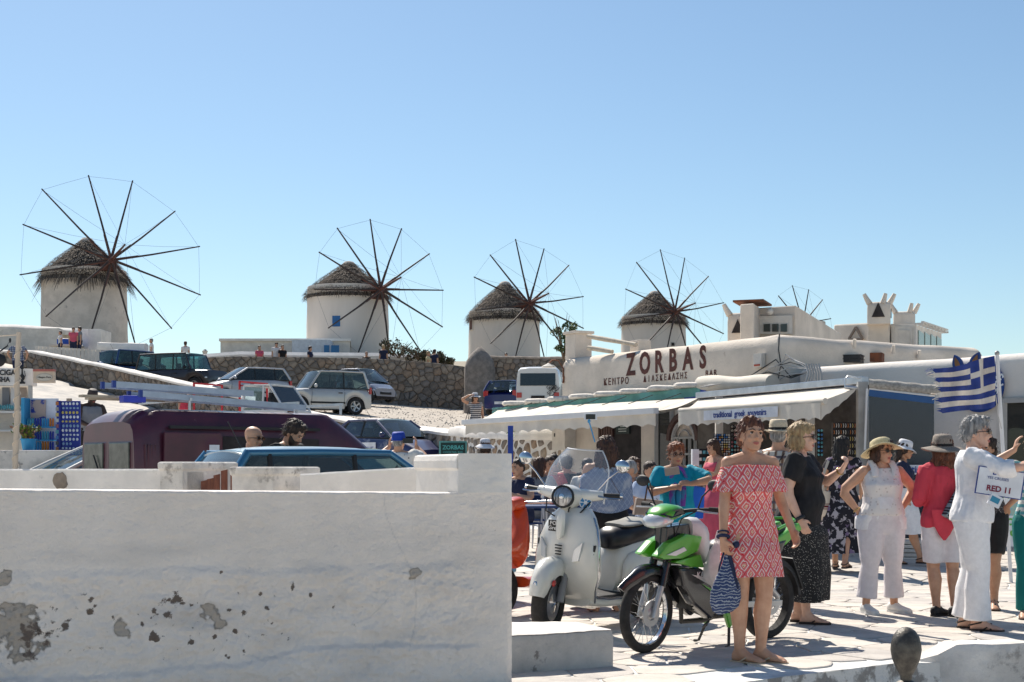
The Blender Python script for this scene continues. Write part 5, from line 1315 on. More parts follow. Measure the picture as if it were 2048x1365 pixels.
   e=MB();e.tube([s.hp(-.022,-.086,.047),s.hp(-.010,-.0955,.0505),s.hp(0,-.0965,.049),s.hp(.010,-.0955,.0505),s.hp(.022,-.086,.047)],[.002*k,.0045*k,.0045*k,.0045*k,.002*k],6)
   e.tube([s.hp(-.018,-.087,.043),s.hp(0,-.0955,.0395),s.hp(.018,-.087,.043)],[.002*k,.006*k,.002*k],6);e.obj('lips',M_lip,s.root,smooth=60)
# --- clothes
 def cloth(s,name,mb,m,infl_noise=.013,scale=11.,vox=None,smooth_it=3):
  def dsp(p):return infl_noise*noise.noise(V((p.x*scale,p.y*scale,p.z*scale*.3)))+infl_noise*.5*noise.noise(V((p.x*scale*2.6,p.y*scale*2.6,p.z*scale*.9)))
  return remesh(mb,name,m,s.root,(vox or (.009 if s.near == 2 else .012 if s.near else .022))*s.k,smooth_it,dsp if s.near else None)
 def top(s,m,z0=.86,z1=1.375,sleeve=0.,infl=.014,sl_infl=.012,name='top',flare=0.,hem_drop=0.,both=True,cuff=None,straps=False):
  mb=MB();k=s.k;rr=s.torso_rings(infl,z0,z1)
  if flare:
   n =len(rr)
   for i,r in enumerate(rr):
    f=max(0,1-i/(n*.6));c=sum(r,V((0,0,0)))/len(r)
    rr[i]=[c+(p-c)*(1+flare*f)for p in r]
  mb.loft(rr)
  if sleeve > 0:
   for side in ((1,-1)if both else (1,)):
    sh,el,wr,_=s.arms[side];R_=[r*k+sl_infl*k for r in s.limb_r('arm')]
    tot=sleeve;pts=[sh+(s.neck-sh)*.25-V((0,0,.02*k)),sh];rd=[.058*k*s.bulk**.5+sl_infl*k*.6,R_[0]+.004]
    if tot <= 1:pts +=[sh.lerp(el,tot*.5),sh.lerp(el,tot)];rd +=[R_[1]+.004*k,R_[2]+(.010*k if tot < .9 else .004)]
    else:
     pts +=[sh.lerp(el,.5),el,el.lerp(wr,(tot-1)*.5),el.lerp(wr,tot-1)];rd +=[R_[1]+.004,R_[2]+.006,R_[3]+.004,R_[4]+.006]
    mb.tube(pts,rd,14)
  return s.cloth(name,mb,m)
 def pants(s,m,length=2.,infl=.014,flare=.0,z1=.98,name='trousers',tight=1.):
  mb=MB();k=s.k;mb.loft(s.torso_rings(infl,.755,z1))
  for side in (1,-1):
   lp=s.leg_pts(side);hip,kn,an,_=s.legs[side];lr=[r*k+infl*k for r in s.limb_r('leg')]
   if length <= 1:pts=[lp[0],hip.lerp(kn,length*.5),hip.lerp(kn,length)];rd=[lr[0],lr[1]+.004,(lr[1]*(1-length)+lr[2]*length)+.01]
   else:
    e=length-1;pts=[lp[0],lp[1],lp[2],kn,kn.lerp(an,e*.4)+V((0,.01,0)),kn.lerp(an,e*.75),kn.lerp(an,e)];w=lr[3]+.004
    rd=[lr[0],lr[1],lr[2]*tight+.003,w,w+flare*.3,w*.97+flare*.7-.004,w*.93+flare]
   mb.tube(pts,rd,16);mb.ell(lp[0],lr[0],12,8)
  return s.cloth(name,mb,m,.005)
 def skirt(s,m,z_top=1.0,z_bot=.45,r_bot=.24,folds=9,amp=.012,name='skirt',depth=.8,infl=.014,top_r=None):
  """cloth tube that hangs from the waist, in soft folds"""
  k=s.k;mb=MB();n =48;rings=[];L=14;kn=(s.legs[1][1]+s.legs[-1][1])/2;an=(s.legs[1][2]+s.legs[-1][2])/2
  base=s.torso_rings(infl,min(z_top,1.3),min(z_top,1.3)+.01)
  for inner in (0,1):
   seq=range(L+1)if not inner else range(L,-1,-1)
   for i in seq:
    f=i/L;z=z_top+(z_bot-z_top)*f
# body width near that height
    rr=s.torso_rings(infl,max(.80,min(1.38,z)),max(.80,min(1.38,z))+.001)[0];c=sum(rr,V((0,0,0)))/len(rr)
    if z < .80:
     g=(.80-z)/(.80-z_bot)if z_bot < .80 else 0;t=min(1,(.80-z)/.40);cx=(V((s.hx,0,0)).lerp(kn,t)if z > .4 else kn.lerp(an,min(1,(.46-z)/.4)))
     c=V((cx.x,cx.y,z*k+(s.hipz-.86*k)*(1 if s.seat is None else 1)));w0=.203*s.bulk*k;wx=w0+(r_bot*k-w0)*g;wy=wx*depth
    else:wx=max(abs(p.x-c.x)for p in rr);wy=max(abs(p.y-c.y)for p in rr);wx=max(wx,.203*s.bulk*k*(1-smooth01((z-.90)/.12)));wy=max(wy,wx*.62)
    am=amp*k*f**1.3;q=-.004*inner;ring=[]
    for j in range(n):
     a=2*pi*j/n;w=1+0*a;fo=am*sin(a*folds+1.7*sin(a*2))+am*.5*sin(a*folds*2.3+2)
     ring.append(c+V(((wx+fo+q)*cos(a),(wy+fo+q)*sin(a),.006*k*sin(a*3)*f)))
    rings.append(ring)
  mb.loft(rings,cap=False);return mb.obj(name,m,s.root,smooth=80)
 def hair(s,style,col,seed=1,lng=.0):
  k=s.k;mb=MB();m=HAIR[col];sc=26.
  def E(x,y,z,rx,ry,rz):mb.ell(s.hp(x,y,z),V((rx,ry,rz))*k,14,10,s.RH)
  amp=.006
  if style == 'crop':E(0,.012,.158,.081,.099,.082);E(0,.045,.10,.072,.066,.06);amp=.004
  elif style == 'updo':E(0,.014,.160,.086,.106,.086);E(0,.055,.10,.078,.06,.07);E(.058,.02,.12,.022,.045,.05);E(-.058,.02,.12,.022,.045,.05);E(.0,.06,.185,.05,.055,.045);E(-.02,-.03,.215,.05,.045,.028);amp=.012
  elif style == 'bob':
   E(0,.014,.160,.087,.104,.086);E(0,.05,.085,.086,.066,.085);E(.062,.015,.075,.026,.05,.075);E(-.062,.015,.075,.026,.05,.075);E(.02,-.06,.20,.05,.04,.03);amp=.010
  elif style == 'short':
   E(0,.014,.163,.088,.106,.086);E(0,.06,.10,.078,.056,.075);E(.064,.022,.115,.02,.04,.045);E(-.064,.022,.115,.02,.04,.045);E(.01,-.05,.212,.062,.05,.026);amp=.010
  elif style == 'long':
   E(0,.014,.160,.086,.102,.084)
   mb.loft([[s.hp(w*cos(a),.05+d*sin(a)+oy,z)for a in [2*pi*i/16 for i in range(16)]]for z,w,d,oy in ((.17,.07,.06,0),(.10,.092,.062,.0),(.02,.10,.055,.01),(-.08-lng*.5,.10,.05,.015),(-.14-lng,.085,.04,.02),(-.19-lng,.045,.025,.02))]);amp=.012
   E(.062,.0,.11,.022,.05,.06);E(-.062,.0,.11,.022,.05,.06)
  elif style == 'curly':
   E(0,.014,.160,.090,.104,.088);E(0,.06,.06,.098,.070,.10);E(.05,.05,-.02,.06,.06,.07);E(-.05,.05,-.02,.06,.06,.07);E(0,.07,-.09-lng,.07,.05,.08);amp=.018;sc=34
  elif style == 'bigback':
   E(0,.022,.150,.090,.105,.090);E(0,.06,.06,.112,.075,.11);E(0,.06,-.04,.115,.07,.09);E(-.07,.03,.02,.04,.05,.08);E(.07,.03,.02,.04,.05,.08);amp=.014
  if style == 'beard':pass
  def dsp(p):
   q=s.RH.inverted()@(p-s.headc)
   return amp*(noise.noise(V((q.x*sc*1.6+seed,q.y*sc*1.6,q.z*sc*.35)))*1.0+.7*noise.noise(V((q.x*sc*3.6,q.y*sc*3.6+seed,q.z*sc*.7))))
  v=.006 if s.near == 2 else .008 if s.near else .02
  o=remesh(mb,'hair',m,s.root,v*k,1,dsp if s.near else None)
  if s.near:
   rnd=random.Random(seed);st=MB();ns=200 if style in ('bob','curly','bigback','short','long','updo')else 25;vs_=o.data.vertices
   for _ in range(ns):
    v_=vs_[rnd.randrange(len(vs_))];p=v_.co.copy();n_=v_.normal.copy();dn=s.RH@V((0,.3,-1));ln=k*(.03+.03*rnd.random())
    e=p+n_*ln*.5+dn*ln*rnd.random()+V((rnd.uniform(-1,1),rnd.uniform(-1,1),rnd.uniform(-.5,1)))*.012
    st.tube([p-n_*.003,(p+e)/2+n_*.006,e],[.0016*k,.0014*k,.0006*k],3)
   st.obj('loose_hair',m,o,kind='stuff')
  return o
 def beard(s,col):
  mb=MB();k=s.k
  mb.loft([[s.hp(w*cos(a),-.012+oy+d*sin(a),z)for a in [pi+pi*i/12 for i in range(13)]]+[s.hp(w*.9*cos(a),-.012+oy+d*.9*sin(a),z)for a in [2*pi-pi*i/12 for i in range(13)]]for z,w,d,oy in ((-.012,.034,.05,-.02),(.012,.052,.068,-.016),(.045,.064,.086,-.003),(.062,.066,.086,.0),(.09,.070,.05,.0))])
  mb.obj('beard',HAIR[col],s.root,smooth=70)
 def glasses(s,dark=True,up=0.):
  k=s.k;m=M_black;o=MB()
  for sx in (1,-1):
   pts=[s.hp(sx*.034+.023*cos(a),-.102+.006*abs(cos(a))+abs(sx)*.0,.113+up+.017*sin(a))for a in [2*pi*i/14 for i in range(14)]];o.tube(pts,.0018*k,4,close=True)
   o.tube([s.hp(sx*.057,-.096,.118+up),s.hp(sx*.074,-.05,.116+up),s.hp(sx*.078,.012,.108+up)],.0028*k,5)
  o.tube([s.hp(-.011,-.104,.116+up),s.hp(.011,-.104,.116+up)],.002*k,4)
  fr=o.obj('glasses',m,s.root)
  for sx in (1,-1):
   e=MB();e.loft([[s.hp(sx*.034+.022*cos(a),-.102-q,.113+up+.0165*sin(a))for a in [2*pi*i/14 for i in range(14)]]for q in (0,.003)])
   e.obj('lens',mat('sunglass_lens',(.012,.01,.012),.12)if dark else glass('clear_lens',(.95,.95,.97),.95),fr)
  return fr
 def hat(s,m,brim=.165,crown=.10,name='sun_hat',band=None,tilt=-6,z=.145,droop=.03,cr=.088,lift=0.,wav=.012,round_=True):
  k=s.k;R_=s.RH@Matrix.Rotation(radians(tilt),3,'X');mb=MB();c=s.hp(0,.008,z+lift);n =44;rings=[]
  prof=[(brim,-droop),(brim*.99,-droop+.004),(brim*.8,-droop*.5+.004),(cr*1.08,.004),(cr*1.0,.014),(cr*.98,crown*.5),(cr*.9,crown*.85),(cr*.7,crown if round_ else crown*.95),(cr*.35,crown*1.04 if round_ else crown*.82),(.004,crown*1.05 if round_ else crown*.80)]
  under=[(cr*.95,.0),(brim*.8,-droop*.5),(brim*.995,-droop-.003)]
  for r,zz in under+prof:
   ring=[]
   for i in range(n):
    a=2*pi*i/n;w=wav*(r/brim)**3*sin(a*2+.8)+wav*.5*(r/brim)**3*sin(a*3+2);ring.append(c+R_@(V((r*cos(a)*(.94 if r < cr*1.1 else 1),r*sin(a)*1.12,zz+w))*k))
   rings.append(ring)
  mb.loft(rings);o=mb.obj(name,m,s.root,smooth=60)
  if band:
   mb=MB();mb.loft([[c+R_@(V((r*cos(a)*.94,r*sin(a)*1.12,zz))*k)for a in [2*pi*i/n for i in range(n)]]for r,zz in ((cr*1.03,.006),(cr*1.02,.032),(cr*.98,.032))],cap=False);mb.obj('hat_band',band,o,smooth=60)
  return o
 def sandals(s,m,sole=.012,flip=True,heel=False):
  for side in (1,-1):
   an,f,lt,z0=s.feet[side];k=s.k;mb=MB();out=[(-.062,.0),(-.055,.026),(-.02,.033),(.04,.031),(.09,.042),(.14,.045),(.185,.032),(.20,.0)]
   pts=out+[(a,-b)for a,b in out[-2:0:-1]]
   b=V((an.x,an.y,z0));mb.loft([[b+f*a*k+lt*c_*k*1.1+V((0,0,zz))for a,c_ in pts]for zz in (0.001,sole)]);o=mb.obj('sandal',m,s.root)
   mb=MB();c=b+f*.135*k+V((0,0,.028));mb.tube([c-lt*side*.018*k,b+f*.07*k-lt*.038*k+V((0,0,.035)),b+f*.03*k-lt*.038*k+V((0,0,.010))],.006*k,5)
   mb.tube([c-lt*side*.018*k,b+f*.07*k+lt*.038*k+V((0,0,.035)),b+f*.03*k+lt*.038*k+V((0,0,.010))],.006*k,5)
   if not flip:
    mb.tube([b+f*.10*k-lt*.046*k+V((0,0,.01)),b+f*.10*k+V((0,0,.06)),b+f*.10*k+lt*.046*k+V((0,0,.01))],.010*k,5);mb.tube([b-f*.05*k-lt*.03*k+V((0,0,.05)),b+f*.03*k-lt*.038*k+V((0,0,.075)),b+f*.045*k+V((0,0,.088)),b+f*.03*k+lt*.038*k+V((0,0,.075)),b-f*.05*k+lt*.03*k+V((0,0,.05)),b-f*.062*k+V((0,0,.045))],.006*k,5,close=True)
   mb.obj('strap',m,o)
 def shoes(s,m,sole=None):
  for side in (1,-1):
   an,f,lt,z0=s.feet[side];k=s.k;rings=[];mb=MB()
   for d,w,h,zc in ((-.066,.020,.028,.035),(-.058,.034,.042,.045),(-.02,.040,.050,.050),(.03,.041,.050,.048),(.075,.045,.036,.036),(.12,.048,.028,.030),(.17,.043,.023,.025),(.197,.026,.016,.02)):
    c=an+f*d*k;c.z=z0+zc*k+.006;rings.append([c+lt*w*k*cos(q)+V((0,0,h*k*sin(q)))for q in [2*pi*i/12 for i in range(12)]])
   mb.loft(rings);o=mb.obj('shoe',m,s.root,smooth=60)
   mb=MB();out=[(-.072,.0),(-.062,.03),(-.02,.040),(.04,.041),(.09,.049),(.14,.051),(.19,.036),(.212,.0)];pts=out+[(a,-b)for a,b in out[-2:0:-1]]
   b=V((an.x,an.y,z0));mb.loft([[b+f*a*k+lt*c_*k+V((0,0,zz))for a,c_ in pts]for zz in (.001,.022)]);mb.obj('sole',sole or m,o)
   if s.near:
    mb=MB()
    for j in range(4):c=b+f*(.035+.022*j)*k;h=(.098-.012*j)*k;mb.tube([c-lt*.022*k+V((0,0,h-.008)),c+V((0,0,h+.004)),c+lt*.022*k+V((0,0,h-.008))],.003*k,4)
    mb.obj('laces',sole or m,o,kind='stuff')
 def strap(s,pts,m,w=.018,name='bag_strap',parent=None,flat=.25):
  mb=MB();mb.tube([V(p)*s.k if not isinstance(p,Vector)else p for p in pts],w*s.k,6,flat=flat);return mb.obj(name,m,parent or s.root,smooth=50)
 def bracelet(s,side,m,r=.032,w=.008,at=.90,name='bracelet'):
  sh,el,wr,_=s.arms[side];c=el.lerp(wr,at);d=(wr-el).normalized();x,y=frame(d);mb=MB();mb.tube([c+(x*cos(a)+y*sin(a))*r*s.k for a in [2*pi*i/16 for i in range(16)]],w*s.k,6,close=True);return mb.obj(name,m,s.root,smooth=60)
# ------------------------------------------------------------------ fabrics
def patt_mat(name,build,rough=.85):
 m=bpy.data.materials.new(name);m.use_nodes=True;nt=m.node_tree;b=nt.nodes['Principled BSDF'];b.inputs['Roughness'].default_value=rough
 tc=nt.nodes.new('ShaderNodeTexCoord');sp=nt.nodes.new('ShaderNodeSeparateXYZ');nt.links.new(tc.outputs['Object'],sp.inputs[0])
 def M(op,a,c=0.,d=None):
  n =nn(nt,'ShaderNodeMath',operation=op)
  for i,v in enumerate((a,c,d)):
   if v is None:continue
   if isinstance(v,(int,float)):n.inputs[i].default_value=v
   else:nt.links.new(v,n.inputs[i])
  return n.outputs[0]
 def mix(f,A,B):
  mx=nt.nodes.new('ShaderNodeMix');mx.data_type='RGBA';mx.clamp_factor=True
  for key,v in (('Factor',f),('A',A),('B',B)):
   if isinstance(v,tuple):mx.inputs[key].default_value=(*v,1)
   elif isinstance(v,(int,float)):mx.inputs[key].default_value=v
   else:nt.links.new(v,mx.inputs[key])
  return mx.outputs['Result']
 def noi(sc,det=3.):n =nn(nt,'ShaderNodeTexNoise',Scale=sc,Detail=det);nt.links.new(tc.outputs['Object'],n.inputs['Vector']);return n.outputs['Fac']
 def vor(sc,feat='F1',vec=None):n =nn(nt,'ShaderNodeTexVoronoi',Scale=sc);n.feature=feat;nt.links.new(vec or tc.outputs['Object'],n.inputs['Vector']);return n
 ang=M('ARCTAN2',sp.outputs['X'],M('MULTIPLY',sp.outputs['Y'],-1.))
 nt.links.new(build(nt,sp,M,mix,noi,vor,ang),b.inputs['Base Color']);MATS[name]=m;return m
def step_(M,v,t,w=.02):return M('MULTIPLY',M('SUBTRACT',v,t-w),1/(2*w))
def ikat(nt,sp,M,mix,noi,vor,ang):
# diamonds in red and coral with white outlines and pale centres
 w=M('MULTIPLY',M('SUBTRACT',noi(22.),.5),.35)
 u=M('ADD',M('MULTIPLY',sp.outputs['X'],14.),w);v=M('ADD',M('MULTIPLY',sp.outputs['Z'],9.),w)
 a=M('ABSOLUTE',M('SUBTRACT',M('FRACT',M('ADD',M('ADD',u,v),20.)),.5));b=M('ABSOLUTE',M('SUBTRACT',M('FRACT',M('ADD',M('SUBTRACT',u,v),20.)),.5))
 mx=M('MAXIMUM',a,b)
 col=mix(step_(M,noi(30.),.5,.1),(.62,.02,.04),(.74,.09,.06))
 col=mix(step_(M,M('SINE',M('MULTIPLY',mx,75.)),.55,.25),col,(.66,.32,.36))
 ring=M('ABSOLUTE',M('SUBTRACT',mx,.33));col=mix(M('SUBTRACT',1.,step_(M,ring,.035,.02)),col,(.80,.74,.70))
 col=mix(M('SUBTRACT',1.,step_(M,mx,.12,.03)),col,(.80,.62,.42));col=mix(M('SUBTRACT',1.,step_(M,mx,.05,.02)),col,(.40,.04,.06));return col
M_ikat=patt_mat('red_ikat_print',ikat)
def dots(bg,fg,sc,t):
 def f(nt,sp,M,mix,noi,vor,ang):
  d=vor(sc).outputs['Distance'];return mix(M('SUBTRACT',1.,step_(M,d,t,.05)),bg,fg)
 return f
M_blackprint=patt_mat('black_white_print',dots((.012,.012,.014),(.36,.34,.31),75.,.24))
def floral(nt,sp,M,mix,noi,vor,ang):
 n =noi(13.,6.);c=mix(step_(M,n,.56,.015),(.012,.010,.016),(.42,.38,.40));return mix(step_(M,noi(9.,4.),.62,.02),c,(.20,.14,.24))
M_floral=patt_mat('black_floral',floral)
def plaid(c0,c1,c2,s_=24.):
 def f(nt,sp,M,mix,noi,vor,ang):
  u=M('FRACT',M('ADD',M('MULTIPLY',sp.outputs['X'],s_),20.));v=M('FRACT',M('MULTIPLY',sp.outputs['Z'],s_))
  a=step_(M,u,.62,.05);b=step_(M,v,.62,.05);c=mix(M('MULTIPLY',a,.6),c0,c1);return mix(M('MULTIPLY',b,.6),c,c2)
 return f
M_plaid=patt_mat('tan_plaid',plaid((.62,.56,.48),(.20,.12,.08),(.12,.10,.12),14.));M_plaid_b=patt_mat('blue_plaid',plaid((.10,.14,.24),(.55,.56,.6),(.04,.05,.10),14.))
def stripes(c0,c1,sc,t=.5):
 def f(nt,sp,M,mix,noi,vor,ang):return mix(step_(M,M('FRACT',M('MULTIPLY',sp.outputs['Z'],sc)),t,.05),c0,c1)
 return f
M_stripe_bw=patt_mat('striped_jersey',stripes((.60,.57,.55),(.04,.035,.05),19.,.5));M_stripe_teal=patt_mat('teal_white_stripe',stripes((.62,.64,.6),(.10,.33,.36),16.,.55))
def shawl(nt,sp,M,mix,noi,vor,ang):
 u=M('MULTIPLY',sp.outputs['X'],20.);v=M('MULTIPLY',sp.outputs['Z'],15.)
 a=M('ABSOLUTE',M('SUBTRACT',M('FRACT',M('ADD',M('ADD',u,v),40.)),.5));b=M('ABSOLUTE',M('SUBTRACT',M('FRACT',M('ADD',M('SUBTRACT',u,v),40.)),.5))
 mx=M('MAXIMUM',a,b);c=mix(step_(M,M('SINE',M('MULTIPLY',mx,32.)),.1,.25),(.035,.08,.22),(.40,.47,.58));return mix(step_(M,noi(6.),.6,.05),c,(.50,.52,.56))
M_shawl=patt_mat('blue_knit_shawl',shawl)
def wavy(nt,sp,M,mix,noi,vor,ang):
 z=M('ADD',M('MULTIPLY',sp.outputs['Z'],1.),M('MULTIPLY',M('SUBTRACT',noi(24.,3.),.5),.05));f=M('FRACT',M('MULTIPLY',z,48.));return mix(step_(M,f,.68,.06),(.025,.045,.13),(.30,.33,.38))
M_wavybag=patt_mat('wavy_blue_fabric',wavy)
def tweed(nt,sp,M,mix,noi,vor,ang):
 u=M('FRACT',M('MULTIPLY',M('ADD',sp.outputs['X'],sp.outputs['Z']),26.));v=M('FRACT',M('MULTIPLY',M('SUBTRACT',sp.outputs['X'],sp.outputs['Z']),26.))
 c=mix(step_(M,u,.74,.05),(.015,.02,.03),(.22,.32,.34));return mix(step_(M,v,.74,.05),c,(.28,.36,.38))
M_tweed=patt_mat('woven_bag_plaid',tweed)
M_lace=patt_mat('white_lace',dots((.78,.75,.72),(.60,.55,.52),24.,.22))
M_print_shirt=patt_mat('white_print_shirt',dots((.70,.67,.62),(.10,.09,.08),17.,.17))
M_leop=patt_mat('dark_speckled',dots((.05,.045,.05),(.34,.30,.28),70.,.3))
M_linen=mat('white_linen',(.80,.79,.80),.85,var=.06,vs=20,bump=.3,bs=45);M_linen_p=mat('pale_lilac_linen',(.72,.68,.70),.85,var=.06,vs=20,bump=.2,bs=45)
M_blackcloth=mat('black_cloth',(.012,.011,.013),.8,var=.3,vs=12);M_navy=mat('navy_cloth',(.015,.022,.06),.8,var=.2);M_pink=mat('pink_cotton',(.62,.10,.16),.8,var=.12)
M_coral=mat('coral_red_cotton',(.60,.05,.08),.8,var=.12);M_teal_c=mat('turquoise_cotton',(.0,.30,.42),.8,var=.12);M_paleblue=mat('pale_blue_cotton',(.42,.50,.66),.85,var=.08)
M_grey_c=mat('grey_cotton',(.20,.21,.23),.85,var=.1);M_white_c=mat('white_cotton',(.70,.68,.67),.85,var=.06);M_greenc=mat('dark_green_shirt',(.04,.06,.05),.8,c2=(.15,.17,.16),vs=30)
M_straw=mat('cream_straw',(.66,.56,.33),.8,var=.12,vs=60,bump=.3,bs=120);M_greyhat=mat('grey_straw',(.20,.165,.135),.85,c2=(.30,.26,.22),vs=80,bump=.3,bs=120);M_fedora=mat('pale_fedora',(.60,.50,.36),.8,var=.15,vs=60)
M_whitehat=mat('white_hat',(.72,.72,.74),.8,var=.08);M_leather=mat('brown_leather',(.12,.055,.03),.5,var=.2);M_beigebag=mat('beige_leather',(.33,.26,.21),.6,var=.12);M_canvasbag=mat('cream_canvas_bag',(.58,.50,.41),.85,var=.12)
M_gold=mat('gold',(.6,.4,.15),.3,metal=1);M_silver=mat('silver',(.6,.6,.62),.3,metal=1);M_bluehat=mat('royal_blue_cap',(.01,.05,.38),.7);M_phone=mat('black_phone',(.015,.015,.018),.2)
M_scarf=mat('purple_scarf',(.16,.05,.32),.7,c2=(.02,.22,.40),vs=5,cmin=.45,cmax=.55);M_shoe_w=mat('white_trainers',(.72,.72,.70),.7,var=.06,vs=20);M_shoe_b=mat('black_shoes',(.015,.014,.016),.6);M_strapm=mat('dark_sandal',(.03,.018,.016),.6)
G='tourists on the plaza'
# 1 woman in the red off-shoulder dress (front)
Y1_=9.62
p=Fig('woman in a short red and white patterned off-shoulder dress holding a blue pouch',(PX(1500,Y1_),Y1_,0),radians(14),1.66,'tan',.96,near=2,head=(4,-9,5),lfoot=(.075,-.02),rfoot=(-.06,.02),footrot=(45,35),twist=radians(-4),
larm=dict(w=(.30,-.02,.885),p=(.2,.8,0),curl=.5,hn=(-1,-.3,0)),rarm=dict(w=(-.235,-.10,.835),p=(-.3,.8,0),curl=.75,hd=(.1,-.15,-1),hn=(.6,.2,-.2),th=(0,-1,0)),group=G)
k=p.k
# dress: fitted tube with a flounce over the shoulders
mb=MB();rr=p.torso_rings(.018,.80,1.27);mb.loft(rr);n =48
p.skirt(M_ikat,1.28,.585,.215,7,.010,'dress',.80,.022)
mb=MB();rings=[]
for i in range(9):
 f=i/8;z=1.325-.175*f;wx=(.202+.050*f**.8);wy=.112+.048*f**.8;ring=[]
 for j in range(72):
  a=2*pi*j/72;fo=(.010*f)*sin(a*19)+.006*f*sin(a*31+1);ring.append(p.up(V(((wx+fo)*cos(a),(wy+fo)*sin(a)-.004,z-.018*abs(cos(a))**3*(1-f)-.012*f*sin(a*9)*.5))*k))
 rings.append(ring)
inner=[[q+(sum(r,V((0,0,0)))/72-q)*.02 for q in r]for r in rings][::-1]
mb.loft(rings+inner,cap=False);mb.obj('flounce',M_ikat,p.root,smooth=80)
mb=MB();mb.tube(rings[0],.006,5,close=True);mb.obj('neckline_edge',M_ikat,p.root,smooth=80)
p.hair('updo','auburn',1);p.sandals(mat('pale_gold_strap',(.5,.4,.28),.4),.010);p.bracelet(-1,M_navy,.036,.012,.93,'wristlet');p.bracelet(-1,M_navy,.034,.006,.80)
h,hd,hn,hl=p.hands[-1]
b=thing('drawstring_pouch','dark blue wavy patterned fabric pouch hanging from the hand of the woman in red','bag',(0,0,0));b.matrix_world=p.root.matrix_basis.copy()
mb=MB();rings=[]
for z,w,d in ((0.0,.012,.010),(-.05,.030,.022),(-.12,.075,.045),(-.20,.118,.060),(-.27,.125,.062),(-.32,.105,.05),(-.345,.06,.03)):
 rings.append([h+V((-.015+w*cos(a)*(1+.06*sin(a*6)),w*.25*cos(a)+d*sin(a)+.0,z*1.12+.012*cos(a)-.02))for a in [2*pi*i/24 for i in range(24)]])
mb.loft(rings);mb.obj('pouch',M_wavybag,b,smooth=60)
mb=MB();mb.tube([h+V((0,0,.02)),h+V((.03,-.01,-.12)),h+V((.055,-.02,-.25))],[.012,.02,.018],6);mb.tube([h+V((-.02,0,.02)),h+V((-.06,0,-.10)),h+V((-.07,0,-.18))],.007,5);mb.ell(h+V((.045,-.03,.05)),(.026,.026,.026),10,8)
mb.obj('cord',M_navy,b,smooth=60)
# 2 blonde woman in black
Yb=12.05
p=Fig('blonde woman in sunglasses with a black top and a black printed skirt',(PX(1596,Yb),Yb,0),radians(68),1.70,'fair',1.22,near=2,belly=.055,head=(0,-2,0),lfoot=(.07,.0),rfoot=(-.07,-.10),footrot=(4,2),lean=radians(2),
larm=dict(w=(.16,-.33,1.26),p=(.6,.2,-.6),curl=.9,hn=(0,.4,.6),hd=(-.2,-.5,.8)),rarm=dict(w=(-.24,-.06,.86),p=(-.2,.8,0)),group=G)
p.skirt(M_blackprint,1.0,.19,.215,8,.016,'skirt',.95,.03)
p.top(M_blackcloth,.80,1.375,.62,.024,.024,flare=.16);p.hair('bob','blond',2);p.glasses();p.sandals(M_strapm,.022);p.bracelet(-1,M_black,.036,.016,.96,'wristband');p.bracelet(1,M_gold,.032,.006)
# 3 man in a fedora and plaid shirt behind her
Yc=13.6
p=Fig('man in a pale fedora and tan plaid shirt half hidden behind the blonde woman',(PX(1556,Yc),Yc,0),radians(150),1.76,'tan',1.05,'m',1,head=(10,0,0),group=G)
p.pants(M_navy,2,.012);p.top(M_plaid,.82,1.385,.6,.02,.018);p.hair('crop','grey',3);p.hat(M_fedora,.135,.11,'fedora',M_blackcloth,0,.15,.0,round_=False);p.shoes(M_shoe_b)
p.strap([(-.10,.12,1.36),(0,.14,1.2),(.10,.13,1.0)],M_blackcloth,.02)
# 4 woman in the black floral dress with the tote
Yd=17.4
p=Fig('dark haired woman seen from behind in a long black floral dress',(PX(1684,Yd),Yd,lower(4,Yd)),radians(158),1.66,'tan',1.02,near=1,head=(-25,0,0),lfoot=(.12,-.25),rfoot=(-.08,.28),footlift=(0,.06),lean=radians(4),group=G,
larm=dict(w=(.2,-.25,1.0),p=(.3,.8,-.2)),rarm=dict(w=(-.2,-.20,.95),p=(-.3,.8,0)))
p.skirt(M_floral,1.30,.24,.33,9,.03,'dress',.9,.016);p.top(M_floral,1.0,1.35,.35,.016);p.hair('long','black',4,.02);p.sandals(M_strapm,.02,False)
bg=thing('tote_bag','cream canvas shoulder tote with dark red stripes hanging behind the floral dress','bag');bg.matrix_world=p.root.matrix_basis.copy()
mb=MB();rings=[]
for z,w in ((.98,.12),(.90,.13),(.76,.13),(.68,.115),(.635,.07)):rings.append([V((.19+.03*cos(a),.03+w*.0,z))+V((.045*cos(a),w*sin(a),0))for a in [2*pi*i/18 for i in range(18)]])
mb.loft(rings);mb.obj('bag',M_canvasbag,bg,smooth=60)
for z,w_ in ((.80,.012),(.83,.005),(.77,.005)):
 mb=MB();mb.loft([[V((.19+.078*cos(a),.03+.134*sin(a),zz))for a in [2*pi*i/18 for i in range(18)]]for zz in (z-w_,z+w_)],cap=False);mb.obj('stripe',mat('maroon_stripe',(.14,.02,.025),.8),bg,smooth=60)
mb=MB();mb.tube([V((.22,-.08,.97)),V((.20,-.07,1.15)),V((.15,.0,1.40)),V((.20,.13,1.2)),V((.22,.12,.97))],.016,6,flat=.3);mb.obj('strap',M_canvasbag,bg,smooth=60)
